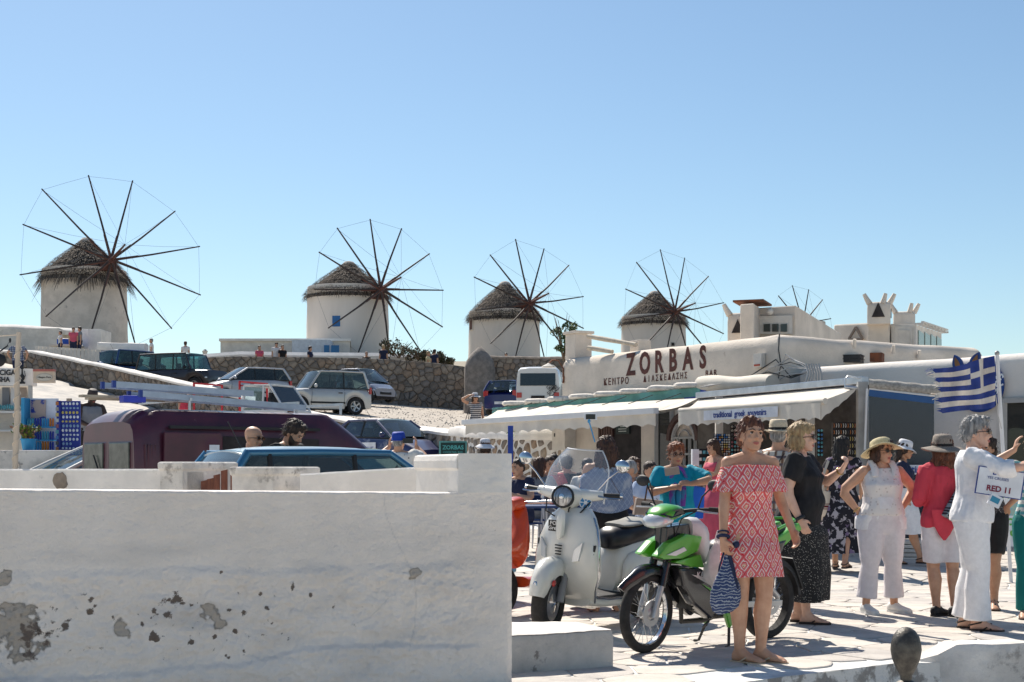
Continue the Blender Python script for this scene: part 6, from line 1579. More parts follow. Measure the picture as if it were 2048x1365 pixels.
# 5 woman in the wide cream hat, hands on hips
Ye=12.85
p=Fig('woman in a wide cream straw hat and white lace top with hands on hips',(PX(1762,Ye),Ye,0),radians(8),1.58,'tan',1.20,near=2,head=(28,-3,4),belly=.03,lfoot=(.15,.03),rfoot=(-.15,-.02),footrot=(28,8),group=G,
larm=dict(w=(.215,.02,.99),p=(1,.45,.1),curl=.3,hd=(-.6,-.1,-.8),hn=(0,1,0),th=(-.3,0,.5)),rarm=dict(w=(-.215,.02,.96),p=(-1,.45,.1),curl=.3,hd=(.5,-.1,-.8),hn=(0,1,0),th=(.3,0,.5)))
p.pants(M_linen_p,1.80,.022,.020);p.skirt(M_linen,1.10,.80,.25,5,.015,'hem_layer',.8,.028);p.top(M_lace,.93,1.372,0,.018,flare=.08);p.hair('bob','brown',5)
mb=MB();
for sx in (1,-1):mb.tube([p.up(V((sx*.10,-.115,1.29))*p.k),p.up(V((sx*.10,-.085,1.37))*p.k),p.up(V((sx*.098,0,1.432))*p.k),p.up(V((sx*.10,.08,1.33))*p.k)],.036*p.k,8,flat=.4)
mb.obj('shoulder_straps',M_lace,p.root,smooth=60,kind='stuff')
p.hat(M_straw,.185,.085,'sun_hat',None,-14,.150,.030,.098,wav=.022);p.glasses();p.shoes(M_shoe_w);p.bracelet(-1,M_gold,.033,.006)
mb=MB();c=p.up(V((.07,-.135,1.25))*p.k);mb.ell(c,(.018,.006,.018),12,6);mb.obj('badge',mat('red_badge',(.6,.03,.05),.4),p.root)
mb=MB();mb.tube([p.up(V(q)*p.k)for q in ((-.05,-.05,1.385),(-.035,-.10,1.30),(0,-.135,1.235),(.035,-.10,1.30),(.05,-.05,1.385))],.0022,4);mb.obj('necklace',M_silver,p.root)
# 6 woman in the white cap and white skirt walking behind
Yf=18.2
p=Fig('woman in a white brimmed hat, dark cardigan and white skirt looking at her phone',(PX(1805,Yf),Yf,lower(5,Yf)),radians(70),1.60,'olive',1.02,near=1,head=(0,8,0),lfoot=(.06,.12),rfoot=(-.06,-.26),group=G,
larm=dict(w=(.10,-.30,1.12),p=(.4,.5,-.6)),rarm=dict(w=(-.10,-.32,1.10),p=(-.4,.5,-.6)))
p.skirt(M_linen,1.02,.42,.25,7,.02,'skirt',.9,.02);p.top(M_navy,.95,1.36,1.0,.016);p.hair('long','darkbrown',6);p.hat(M_whitehat,.15,.095,'sun_hat',None,8,.15,.03);p.glasses();p.sandals(M_strapm,.02,False)
mb=MB();mb.ell(V((-.15,.12,.86)),(.05,.10,.10),12,8);o=mb.obj('shoulder_bag',M_leather,smooth=60);o.matrix_world=p.root.matrix_basis.copy();tag(o,'small brown leather bag at the hip of the woman in the white skirt','bag')
# 7 woman with the grey straw hat seen from behind
Yg=12.6
p=Fig('long haired woman seen from behind in a grey brimmed hat, coral top and white shorts',(PX(1886,Yg),Yg,0),radians(188),1.60,'tan',1.0,near=2,head=(-16,0,0),lfoot=(.07,.0),rfoot=(-.08,.05),footrot=(-55,-60),group=G,
larm=dict(w=(.15,-.25,1.05),p=(.3,.6,-.3)),rarm=dict(w=(-.17,-.22,1.05),p=(-.3,.6,-.3)))
p.pants(M_linen_p,.92,.016,name='shorts');p.top(M_coral,.82,1.37,1.2,.022,.03,flare=.12)
mb=MB();rings=[]
for f,w,d in ((0,.12,.03),(.5,.10,.035),(.8,.055,.03),(1,.01,.01)):rings.append([V((.05+w*cos(a),.135+d*sin(a),.95-.27*f))for a in [2*pi*i/14 for i in range(14)]])
mb.loft(rings);mb.obj('tied_shirt_tail',M_coral,p.root,smooth=60)
p.hair('curly','auburn',7,.08);p.hat(M_greyhat,.19,.115,'sun_hat',M_blackcloth,-4,.135,.028,.098,wav=.015);p.shoes(M_shoe_b)
bg=thing('woven_bag','dark woven checked shoulder bag against the back of the woman in coral','bag');bg.matrix_world=p.root.matrix_basis.copy()
mb=MB();mb.loft([[V((a,b,c))for a,b,c in ((-.06,.15,1.16),(-.30,.13,1.10),(-.30,.21,1.10),(-.06,.24,1.16))],[V((a,b,c))for a,b,c in ((.10,.15,.90),(-.22,.13,.74),(-.22,.25,.74),(.10,.28,.90))]]);mb.obj('bag',M_tweed,bg,bevel=.03)
mb=MB();mb.tube([V((-.07,.18,1.15)),V((-.10,.10,1.37)),V((-.16,-.02,1.36)),V((-.26,.14,1.10))],.014,6,flat=.4);mb.obj('strap',M_blackcloth,bg,smooth=60)
# 8 grey haired woman all in white linen, arm out
Yh_=11.55
p=Fig('tall grey haired woman all in white linen with one arm stretched out',(PX(1944,Yh_),Yh_,0),radians(62),1.735,'fair',1.02,near=2,head=(0,-2,0),lfoot=(.07,.05),rfoot=(-.07,-.07),footrot=(4,6),group=G,lean=radians(2),
larm=dict(w=(.12,-.25,1.15),p=(.5,.5,-.4)),rarm=dict(w=(-.16,-.50,1.275),p=(-.5,.2,-.5),hd=(-.1,-1,.12),hn=(.5,0,-.6),th=(0,0,1),curl=.12))
p.pants(M_linen,1.97,.030,.022);p.top(M_linen,.84,1.385,1.35,.040,.026,flare=.06,name='shirt');p.hair('short','grey',8);p.glasses();p.sandals(M_strapm,.018,False)
mb=MB();mb.tube([p.up(V(q)*p.k)for q in ((.055,.03,1.40),(.06,-.09,1.36),(0,-.15,1.15),(-.06,-.09,1.36),(-.055,.03,1.40))],.005,5);mb.obj('lanyard',M_navy,p.root)
# 9 curly haired woman behind with the group sign
Yi=13.3
p=Fig('curly dark haired woman in a speckled top and black shorts behind the white linen figure',(PX(1972,Yi),Yi,0),radians(-35),1.62,'olive',1.08,near=1,head=(0,0,0),lfoot=(.10,-.10),rfoot=(-.08,.05),footrot=(20,0),group=G,
larm=dict(w=(.215,-.03,.98),p=(1,.4,.1),hd=(-.6,0,-.7),hn=(0,1,0)),rarm=dict(w=(-.10,-.30,1.05),p=(-.3,.6,-.3)))
p.pants(M_blackcloth,.85,.016,name='shorts');p.top(M_leop,.86,1.36,.3,.018);p.hair('curly','darkbrown',9);p.sandals(M_strapm,.018,False)
t=thing('group_sign','white sign with blue and dark red lettering held up by the group leader','sign',(0,0,0));Yk=11.2;c=P(2000,966,Yk);Mk=plane_M(c,(1,-.15,-.16),V((.16,0,1)))
mb=MB();mb.box((0,0,-.004),(.34,.205,.004));mb.v=[tuple(Mk@V(v))for v in mb.v];mb.obj('card',MATS['sign_white'],t)
mb=MB();mb.box((0,0,-.010),(.36,.22,.004));mb.v=[tuple(Mk@V(v))for v in mb.v];mb.obj('backing',M_signblue,t)
text('sign_text','RED 11',.062,mat('dark_red_print',(.22,.02,.05),.6),Mk@Matrix.Translation((.0,-.055,.001)),t,depth=.002,bold=.002)
text('sign_text','DOS',.045,M_signblue,Mk@Matrix.Translation((-.02,.070,.001)),t,depth=.002,bold=.002);text('sign_text','YES CRUISES',.030,M_signblue,Mk@Matrix.Translation((-.02,.028,.001)),t,depth=.002)
mb=MB();M6=plane_M(P(1990,1002,11.1),(1,0,-.5),V((.5,0,1)));mb.box((0,0,0),(.10,.09,.015));mb.v=[tuple(M6@V(v))for v in mb.v];o=mb.obj('badge_card',MATS['sign_white']);tag(o,'small tilted white badge card hanging below the group sign','badge')
mb=MB();mb.box((-.005,.005,.009),(.07,.045,.002));mb.v=[tuple(M6@V(v))for v in mb.v];mb.obj('blue_print',mat('badge_blue',(.03,.25,.40),.5),o)
# 10 blonde woman at the right edge
Yj=12.4
p=Fig('blonde woman in sunglasses and a teal striped top at the right edge',(PX(2072,Yj),Yj,0),radians(-10),1.62,'tan',1.05,near=1,head=(0,0,4),group=G,
rarm=dict(w=(-.20,-.12,1.50),p=(-1,0,-.6),hd=(.2,0,1)),larm=dict(w=(.2,-.2,.9)))
p.pants(mat('teal_trousers',(.0,.16,.15),.8),2,.016);p.top(M_stripe_teal,.84,1.37,.45,.018);p.hair('short','blond',10);p.glasses();p.sandals(M_strapm)
# 11 woman in pink at the racks
Yp_=25.0
p=Fig('long haired woman in a pink off-shoulder dress reading something beside the postcard stand',(PX(1430,Yp_),Yp_,lower(3.5,Yp_)-.0),radians(-62),1.58,'tan',.95,near=1,head=(0,12,0),group=G,
larm=dict(w=(.08,-.33,1.18),p=(.3,.3,-.8)),rarm=dict(w=(-.08,-.33,1.18),p=(-.3,.3,-.8)))
p.root.location=(PX(1430,21.2),21.2,lower(3,21.2))
p.skirt(M_pink,1.28,.08,.27,9,.02,'dress',.9,.02);p.top(M_pink,1.0,1.29,0,.03);p.hair('long','brown',11,.03)
p.strap([(-.12,.05,1.38),(.02,-.16,1.18),(.17,-.02,.98)],M_blackcloth,.01)
# 12 woman in turquoise with the wallet-like phone
Yq=14.3
p=Fig('red haired woman in glasses and a turquoise top taking a photo with a gold phone',(PX(1352,Yq),Yq,0),radians(6),1.57,'olive',1.22,near=2,head=(0,4,0),belly=.05,group=G,
larm=dict(w=(.10,-.27,1.215),p=(1,.0,.05),hd=(-1,-.2,.15),hn=(0,.5,-.5),th=(0,0,1),curl=.6),rarm=dict(w=(-.13,-.28,1.17),p=(-1,.2,-.9),hd=(1,-.2,.2),hn=(0,.5,-.5),th=(0,0,1),curl=.6))
p.pants(M_navy,2,.02);p.top(M_teal_c,.72,1.375,.8,.022,.012,flare=.12);p.hair('short','red',12);p.glasses(False)
mb=MB();rings=[]
for f in range(13):
 a=-.2+f/12*(pi+.4);rings.append([p.up(V((.075*cos(a)*1.2+.018*cos(q),-.06-.05*sin(a)*.4-.03+.014*sin(q)*.6-(.03 if 0 < f < 12 else 0),1.385-.13*abs(cos(a))**2+.02*sin(q)))*p.k)for q in [2*pi*i/8 for i in range(8)]])
mb.loft(rings)
for sx,zz in ((-.07,.93),(.02,.98),(-.02,.90)):mb.tube([p.up(V(q)*p.k)for q in ((sx+.02,-.17,1.22),(sx*1.3,-.205,1.1),(sx,-.205,zz))],[.028,.035,.03],7,flat=.5)
mb.obj('scarf',M_scarf,p.root,smooth=60)
mb=MB();M7=plane_M(V((PX(1344,13.95),13.95,PZ(943,13.95))),(1,0,.15));mb.box((0,0,0),(.145,.075,.012));mb.v=[tuple(M7@V(v))for v in mb.v];o=mb.obj('phone',M_beigebag,bevel=.006);tag(o,'beige cased phone held up by the woman in turquoise','phone')
bag=thing('handbag','large taupe leather handbag carried by the woman in turquoise','bag',(PX(1296,14.0),14.0,PZ(1030,14.0)),radians(5));mb=MB();mb.loft([[V(q)for q in ((-.15,-.05,0),(.17,-.05,0),(.17,.06,0),(-.15,.06,0))],[V(q)for q in ((-.12,-.05,.17),(.14,-.05,.14),(.14,.05,.14),(-.12,.05,.17))]]);mb.obj('bag',M_beigebag,bag,bevel=.015)
mb=MB();mb.tube([V((-.04,-.05,.14)),V((-.02,-.05,.26)),V((.0,-.03,.36)),V((.03,-.05,.24)),V((.04,-.05,.14))],.008,6);mb.obj('handle',M_leather,bag,smooth=60)
mb=MB();q=P(1387,1000,14.2);mb.loft([[q+V(v)for v in ((-.08,0,-.19),(.10,.02,-.19),(.10,.08,-.19),(-.08,.06,-.19))],[q+V(v)for v in ((-.09,0,.16),(.12,.02,.12),(.12,.06,.12),(-.09,.05,.16))]]);o=mb.obj('blue_bag',mat('bright_blue_plastic',(.0,.12,.65),.35),bevel=.01);tag(o,'bright blue plastic bag beside the woman in turquoise','bag')
# 13 woman in the pale blue t-shirt
Yr=17.2
p=Fig('dark haired woman in a pale blue t-shirt with crossed dark straps',(PX(1300,Yr),Yr,lower(1.7,Yr)-.22),radians(22),1.58,'tan',1.12,near=1,head=(8,0,0),group=G,larm=dict(w=(.12,-.28,1.0),p=(.5,.5,-.3)),rarm=dict(w=(-.20,-.22,1.0),p=(-.5,.5,-.3)))
p.pants(M_navy,2,.02);p.top(M_paleblue,.84,1.37,.55,.022,.018);p.hair('crop','darkbrown',13)
p.strap([(-.13,-.02,1.385),(.0,-.155,1.2),(.16,-.13,.98)],M_navy,.016);p.strap([(.08,-.04,1.385),(.06,-.16,1.2)],M_navy,.010)
# 14 woman with the selfie stick seen from behind
Ys_=13.0
p=Fig('brown haired woman seen from behind in a blue patterned knitted shawl with a selfie stick',(PX(1212,Ys_),Ys_,0),radians(186),1.61,'tan',1.12,near=2,head=(0,0,0),group=G,larm=dict(w=(.10,-.30,1.15),p=(.4,.4,-.6)),rarm=dict(w=(-.1,-.3,1.1),p=(-.4,.4,-.5)))
p.pants(M_blackcloth,2,.03)
mb=MB();rings=[]
for i in range(13):
 f=i/12;z=1.385-.40*f;wx=(.07+.165*min(1,f*3.2)**.7+.02*f);wy=.07+.085*min(1,f*3)**.6;rings.append([p.up(V(((wx+.006*sin(a*11)*f)*cos(a),(wy+.006*sin(a*9)*f)*sin(a),z-.03*f*max(0,sin(a))+.03*f*cos(a*2)))*p.k)for a in [2*pi*i/48 for i in range(48)]])
mb.loft(rings);mb.obj('shawl',M_shawl,p.root,smooth=80);p.hair('bigback','brown',14)
p.strap([(.06,.17,1.37),(-.04,.19,1.2),(-.14,.17,1.04)],M_leather,.010)
t=thing('selfie_stick','light blue selfie stick with a white framed phone above the woman in the shawl','selfie stick',(0,0,0));Yt=12.8
mb=MB();mb.tube([P(1190,885,Yt),P(1178,843,Yt)],.006,8);mb.ell(P(1178,843,Yt),(.014,.014,.018),8,6);mb.tube([P(1178,843,Yt),P(1180,829,Yt)],.009,6);mb.obj('stick',mat('light_blue_plastic',(.06,.33,.62),.4),t,smooth=50)
mb=MB();c=P(1181,834,Yt);mb.box(c,(.118,.012,.058));mb.obj('phone_case',MATS['sign_white'],t,bevel=.004);mb=MB();mb.box(c+V((0,-.0075,0)),(.085,.003,.046));mb.obj('screen',M_phone,t)
# seated people under the awning and others near the bar
M_chairblue=mat('cafe_blue',(.012,.04,.14),.5);M_chairw=mat('white_tube',(.62,.63,.66),.4)
def chair(label,x,Y,rz,m=M_chairw):
 t=thing('cafe_chair',label,'chair',(PX(x,Y),Y,lower(PX(x,Y),Y)),rz,'cafe chairs')
 mb=MB();mb.box((0,0,.44),(.42,.42,.03));mb.obj('seat',M_chairblue,t,bevel=.01)
 mb=MB();mb.box((0,.20,.72),(.40,.03,.22));mb.obj('backrest',M_chairblue,t,bevel=.01)
 for sx in (-1,1):
  for sy in (-1,1):mb=MB();mb.tube([V((sx*.19,sy*.19,.44)),V((sx*.21,sy*.21,0))],.012,6);mb.obj('leg',m,t)
  mb=MB();mb.tube([V((sx*.20,.19,.44)),V((sx*.20,.21,.82))],.012,6);mb.obj('back_post',m,t)
 return t
def table(label,x,Y):
 t=thing('cafe_table',label,'table',(PX(x,Y),Y,lower(PX(x,Y),Y)),.3,'cafe tables');mb=MB();mb.box((0,0,.73),(.7,.7,.03));mb.obj('tabletop',M_chairblue,t,bevel=.008)
 for sx in (-1,1):
  for sy in (-1,1):mb=MB();mb.tube([V((sx*.3,sy*.3,.72)),V((sx*.31,sy*.31,0))],.014,6);mb.obj('leg',M_chairw,t)
table('square blue topped cafe table nearest the scooter handlebar',1064,18.6);table('square blue topped cafe table deeper under the white awning',1110,21.5)
SEATED=[('seated person in a navy shirt with arm raised beside the blue post',1043,19.6,-40,'tan','darkbrown',M_navy,'m','crop'),('seated long haired person in a dark grey top left of the scooter windscreen',1076,20.4,150,'olive','brown',M_grey_c,'f','long'),
('seated dark haired person facing the camera above the windscreen edge',1098,21.4,10,'olive','darkbrown',M_coral,'f','crop'),('seated person with black hair in front of the mortared wall',1107,22.8,170,'tan','black',M_blackcloth,'m','crop'),
('seated person in black seen from behind left of the bar doorway',1135,21.6,195,'tan','black',M_blackcloth,'m','short'),('seated grey haired man in a navy polo shirt facing left beside the door',1268,18.8,-60,'tan','grey',M_navy,'m','crop'),
('seated woman with fair brown hair behind the grey haired man',1262,20.5,30,'olive','brown',M_grey_c,'f','bob'),('seated person in a patterned grey shirt just left of the knitted shawl',1172,20.0,160,'tan','darkbrown',M_print_shirt,'f','crop')]
for i,(lab,x,Y,rz,sk,hc,tm,sex,hs)in enumerate(SEATED):
 z=lower(PX(x,Y),Y);p=Fig(lab,(PX(x,Y),Y,z),radians(rz),1.68,sk,1.05,sex,1,'people seated at the cafe',lean=radians(5),head=(random.uniform(-15,15),0,0),seat=.47,lfoot=(.12,-.42),rfoot=(-.12,-.40),
 larm=dict(w=(.15,-.34,.82),p=(.5,.4,-.5)),rarm=dict(w=(-.15,-.34,.82),p=(-.5,.4,-.5))if i else dict(w=(-.18,-.18,1.22),p=(-.9,0,-.6)))
 p.pants(M_grey_c if i % 2 else M_navy,1.0 if i in (0,5)else 1.9,.014,z1=.95);p.top(tm,.84,1.37,.5,.018);p.hair(hs,hc,20+i);p.shoes(M_shoe_w if i % 3 == 0 else M_shoe_b)
 chair(('white framed cafe chair under the '+lab.replace('seated ','').replace('person','sitter'))[:200]if 0 else ['cafe chair of the sitter with an arm raised','cafe chair of the long haired sitter','cafe chair of the sitter facing the camera','cafe chair of the black haired sitter by the mortared wall','cafe chair of the sitter in black by the doorway','cafe chair of the grey haired sitter','cafe chair of the fair brown haired sitter','cafe chair of the sitter in the patterned shirt'][i],x,Y+.0,radians(rz))
# men by the van and the tourists behind the big wall
Yv=15.3
p=Fig('bald man in dark sunglasses and a green shirt beside the maroon van',(PX(503,Yv),Yv,.0),radians(60),1.77,'tan',1.12,'m',2,head=(0,6,0),rarm=dict(w=(-.10,-.24,1.30),p=(-.7,.3,-.6),hd=(.3,-.7,.2),curl=1.0),larm=dict(w=(.1,-.3,1.2),p=(.6,.3,-.6),curl=1.0))
p.top(M_greenc,.86,1.385,.6,.018,.018);p.glasses();p.pants(M_navy,2,.02)
p=Fig('bearded dark haired man in a black t-shirt looking down beside the van',(PX(562,Yv+.1),Yv+.1,.04),radians(66),1.82,'tan',1.06,'m',2,head=(0,26,0),lean=radians(8),larm=dict(w=(.1,-.35,1.1),p=(.6,.3,-.6)),rarm=dict(w=(-.1,-.35,1.1),p=(-.6,.3,-.6)))
p.top(M_blackcloth,.86,1.385,.6,.018,.018);p.hair('short','darkbrown',31);p.beard('darkbrown');p.pants(M_navy,2,.02)
Yw_=19.5
p=Fig('man in a royal blue cap and white printed shirt photographing with raised hands',(PX(797,Yw_),Yw_,PZ(862,Yw_)-1.74),radians(172),1.72,'tan',1.15,'m',1,head=(-10,0,0),larm=dict(w=(.20,-.36,1.47),p=(.8,.2,-.7),hd=(0,0,1)),rarm=dict(w=(-.16,-.36,1.47),p=(-.8,.2,-.7),hd=(0,0,1)))
p.top(M_print_shirt,.84,1.385,.62,.026,.026,flare=.1);p.hair('crop','grey',32);p.hat(M_bluehat,.098,.10,'cap',None,-4,.14,.0,.092);p.pants(M_navy,2,.02)
q=thing('phone','phone held up by the man in the royal blue cap','phone',P(816,882,Yw_-.1));mb=MB();mb.box((0,0,0),(.14,.012,.07));mb.obj('case',M_phone,q,bevel=.004)
Yx=23.5
p=Fig('person in a floppy white sun hat seen from behind near the chalkboard',(PX(970,Yx),Yx,PZ(874,Yx)-1.66),radians(180),1.62,'tan',1.0,'f',1)
p.top(M_white_c,.84,1.37,.5,.018);p.hair('bob','darkbrown',33);p.hat(M_whitehat,.165,.10,'sun_hat',M_leather,0,.145,.055,.095,wav=.02);p.pants(M_navy,2,.02)
Yy=33.5
p=Fig('woman in a black and white striped top holding her pale hat on the car park',(PX(951,40.5),40.5,PZ(880,40.5)),radians(14),1.66,'tan',.98,near=1,head=(0,0,-4),rarm=dict(w=(-.20,-.10,1.58),p=(-1,0,.3),hd=(1,0,.3)),larm=dict(w=(.2,-.05,.85)))
p.root.location=(PX(951,39),39,PZ(782,39)-1.72)
p.top(M_stripe_bw,.84,1.36,.2,.016);p.pants(M_blackcloth,1.9,.014);p.hair('long','darkbrown',34);p.hat(M_whitehat,.16,.10,'sun_hat',M_blackcloth,-6,.145,.03);p.glasses();p.shoes(M_shoe_b)
mb=MB();mb.loft([[V(q)for q in ((-.34,-.06,.62),(-.16,-.06,.60),(-.16,.06,.60),(-.34,.06,.62))],[V(q)for q in ((-.30,-.05,.92),(-.18,-.05,.90),(-.18,.05,.90),(-.30,.05,.92))]]);mb.tube([V((-.28,0,.9)),V((-.14,.0,1.38)),V((-.2,0,.9))],.012,5);o=mb.obj('black_bag',M_blackcloth,bevel=.01);o.matrix_world=p.root.matrix_basis.copy();tag(o,'black shoulder bag of the woman in the striped top','bag')
Yz=26.4
p=Fig('man in a grey tank top and dark cap standing beside the magnet rack',(PX(180,Yz),Yz,PZ(780,Yz)-1.74),radians(40),1.76,'dark',1.12,'m',1,head=(0,18,0),lean=radians(5),larm=dict(w=(.15,-.30,1.0),p=(.6,.4,-.4)),rarm=dict(w=(-.14,-.30,1.0),p=(-.6,.4,-.4)))
p.top(M_grey_c,.84,1.345,0,.02);p.hair('crop','black',35);p.hat(mat('dark_cap',(.04,.03,.03),.7),.094,.095,'cap',None,0,.14,.0,.088);p.pants(M_blackcloth,2,.02)
Ya=58
p=Fig('man in a blue checked shirt seen from behind at the top left road',(PX(36,Ya),Ya,PZ(681,Ya)-1.74),radians(185),1.76,'tan',1.1,'m',1,larm=dict(w=(.3,-.05,.95),p=(.8,.5,0)),rarm=dict(w=(-.3,-.05,.95),p=(-.8,.5,0)))
p.top(M_plaid_b,.84,1.385,.6,.03,.025,flare=.1);p.hair('crop','brown',36);p.pants(M_navy,2,.02)
# distant people along the hill: 6 to 14 pixels tall
HILL=[(147,655,77.2,0,'darkbrown',M_pink,'tourist in pink in the middle of the blue balcony',12),(121,662,77.4,40,'darkbrown',M_white_c,'short tourist in white at the left end of the blue balcony',-60),
(160,654,77.4,60,'darkbrown',M_grey_c,'tourist in grey taking a photo at the right end of the blue balcony',-60),(303,677,73,100,'grey',M_white_c,'man in white and a pale cap standing above the dark blue car',-80),
(371,683,74,180,'brown',M_white_c,'woman in a white sleeveless top seen from behind above the off-roader',180),(519,691,73.5,20,'darkbrown',M_pink,'small tourist beside the white house, leftmost of the wall sitters',30),
(553,685,73.5,-20,'darkbrown',M_white_c,'tourist in a white and yellow shirt sitting on the retaining wall',10),(565,690,73.3,10,'darkbrown',M_blackcloth,'tourist in black sitting next to the white and yellow shirt',30),
(620,693,73.5,60,'darkbrown',M_navy,'tourist in navy leaning sideways on the white parapet',70),(733,704,73.2,0,'red',M_blackcloth,'small seated tourist with reddish hair on the wall top',0),
(767,690,73.0,170,'blond',M_navy,'blond tourist in dark blue seen from behind below the second windmill',170),(856,703,73.6,90,'blond',M_straw,'small tourist in yellow beside the dry shrubs',90),
(869,699,73.0,150,'darkbrown',M_navy,'tourist in a navy top and blue shorts by the dry shrubs',150),(1012,706,69,0,'darkbrown',M_leather,'person whose head shows above the rough stone wall',0)]
for i,(x,y,Y,rz,hc,tm,lab,r2)in enumerate(HILL):
 H=1.68 if i != 1 else 1.5;p=Fig(lab,(PX(x,Y),Y,PZ(y,Y)-H),radians(r2),H,'tan',1.05,'m' if i in (0,3,6)else 'f',0,'tourists along the hilltop')
 p.top(tm,.84,1.37,.5,.018);p.hair('crop' if i % 2 else 'short',hc,i);p.pants(M_navy if i != 3 else M_white_c,1.9,.014)
for x,y,Y,lab in ((369,775,50,'curly head of a person showing above the sloping stone wall'),(582,811,41,'brown head of a person below the pickup bed end')):
 p=Fig(lab,(PX(x,Y),Y,PZ(y,Y)-1.62),radians(170),1.62,'tan',1.0,'f',0);p.top(M_coral,.84,1.37,.5,.018);p.hair('curly','brown',2)
# ------------------------------------------------------------------ cars
def paint(n,c,metal=.0,rough=.32,dust=.0):return mat(n,c,rough,metal,var=.06,vs=2,coat=.6,c3=tuple(x*.55+.22 for x in c)if dust else None,vs3=1.5,t3=.55)
GLS=glass('car_glass',(.55,.72,.74),.50);GLD=glass('dark_car_glass',(.25,.34,.38),.28)
M_tyre=mat('tyre_rubber',(.025,.024,.024),.85,var=.3,vs=20);M_rim=mat('alloy_rim',(.42,.43,.44),.35,metal=.8);M_trim=mat('black_trim',(.018,.018,.02),.55)
M_seat=mat('dark_seat',(.035,.035,.04),.8);M_red_l=mat('tail_light_red',(.45,.02,.02),.25,coat=.6);M_lamp=mat('lamp_glass',(.60,.62,.64),.12,metal=.3);M_amber=mat('amber',(.6,.25,.03),.3)
def wheel(parent,c,r,w,name='wheel',spokes=5,steer=0,rimm=None,axis='Y'):
 R=Matrix.Rotation(steer,3,'Z')@Matrix.Rotation(pi/2,3,'X');h=thing('wheel','','');del h['label'];del h['category'];h.name=name;h.parent=parent;h.location=c
 mb=MB();mb.lathe([(r*.62,-w*.42),(r*.86,-w*.5),(r*.97,-w*.42),(r,-w*.2),(r,w*.2),(r*.97,w*.42),(r*.86,w*.5),(r*.62,w*.42)],28,R=R,cap=False);mb.obj('tyre',M_tyre,h,smooth=50)
 mb=MB();mb.lathe([(r*.62,-w*.42),(r*.66,-w*.3),(r*.66,w*.3),(r*.62,w*.42),(r*.54,w*.36),(r*.52,0),(r*.54,-w*.36)],24,R=R,cap=False,close=True)
 for i in range(spokes):
  a=2*pi*i/spokes
  for sy in (-1,1):mb.beam(R@V((0,0,sy*w*.3)),R@V((r*.6*cos(a),r*.6*sin(a),sy*w*.38)),r*.16,w*.12,up=R@V((0,0,1)))
 mb.ell((0,0,0),(r*.16,w*.42,r*.16),10,6,R@Matrix.Rotation(-pi/2,3,'X'));mb.obj('rim',rimm or M_rim,h,smooth=40);return h
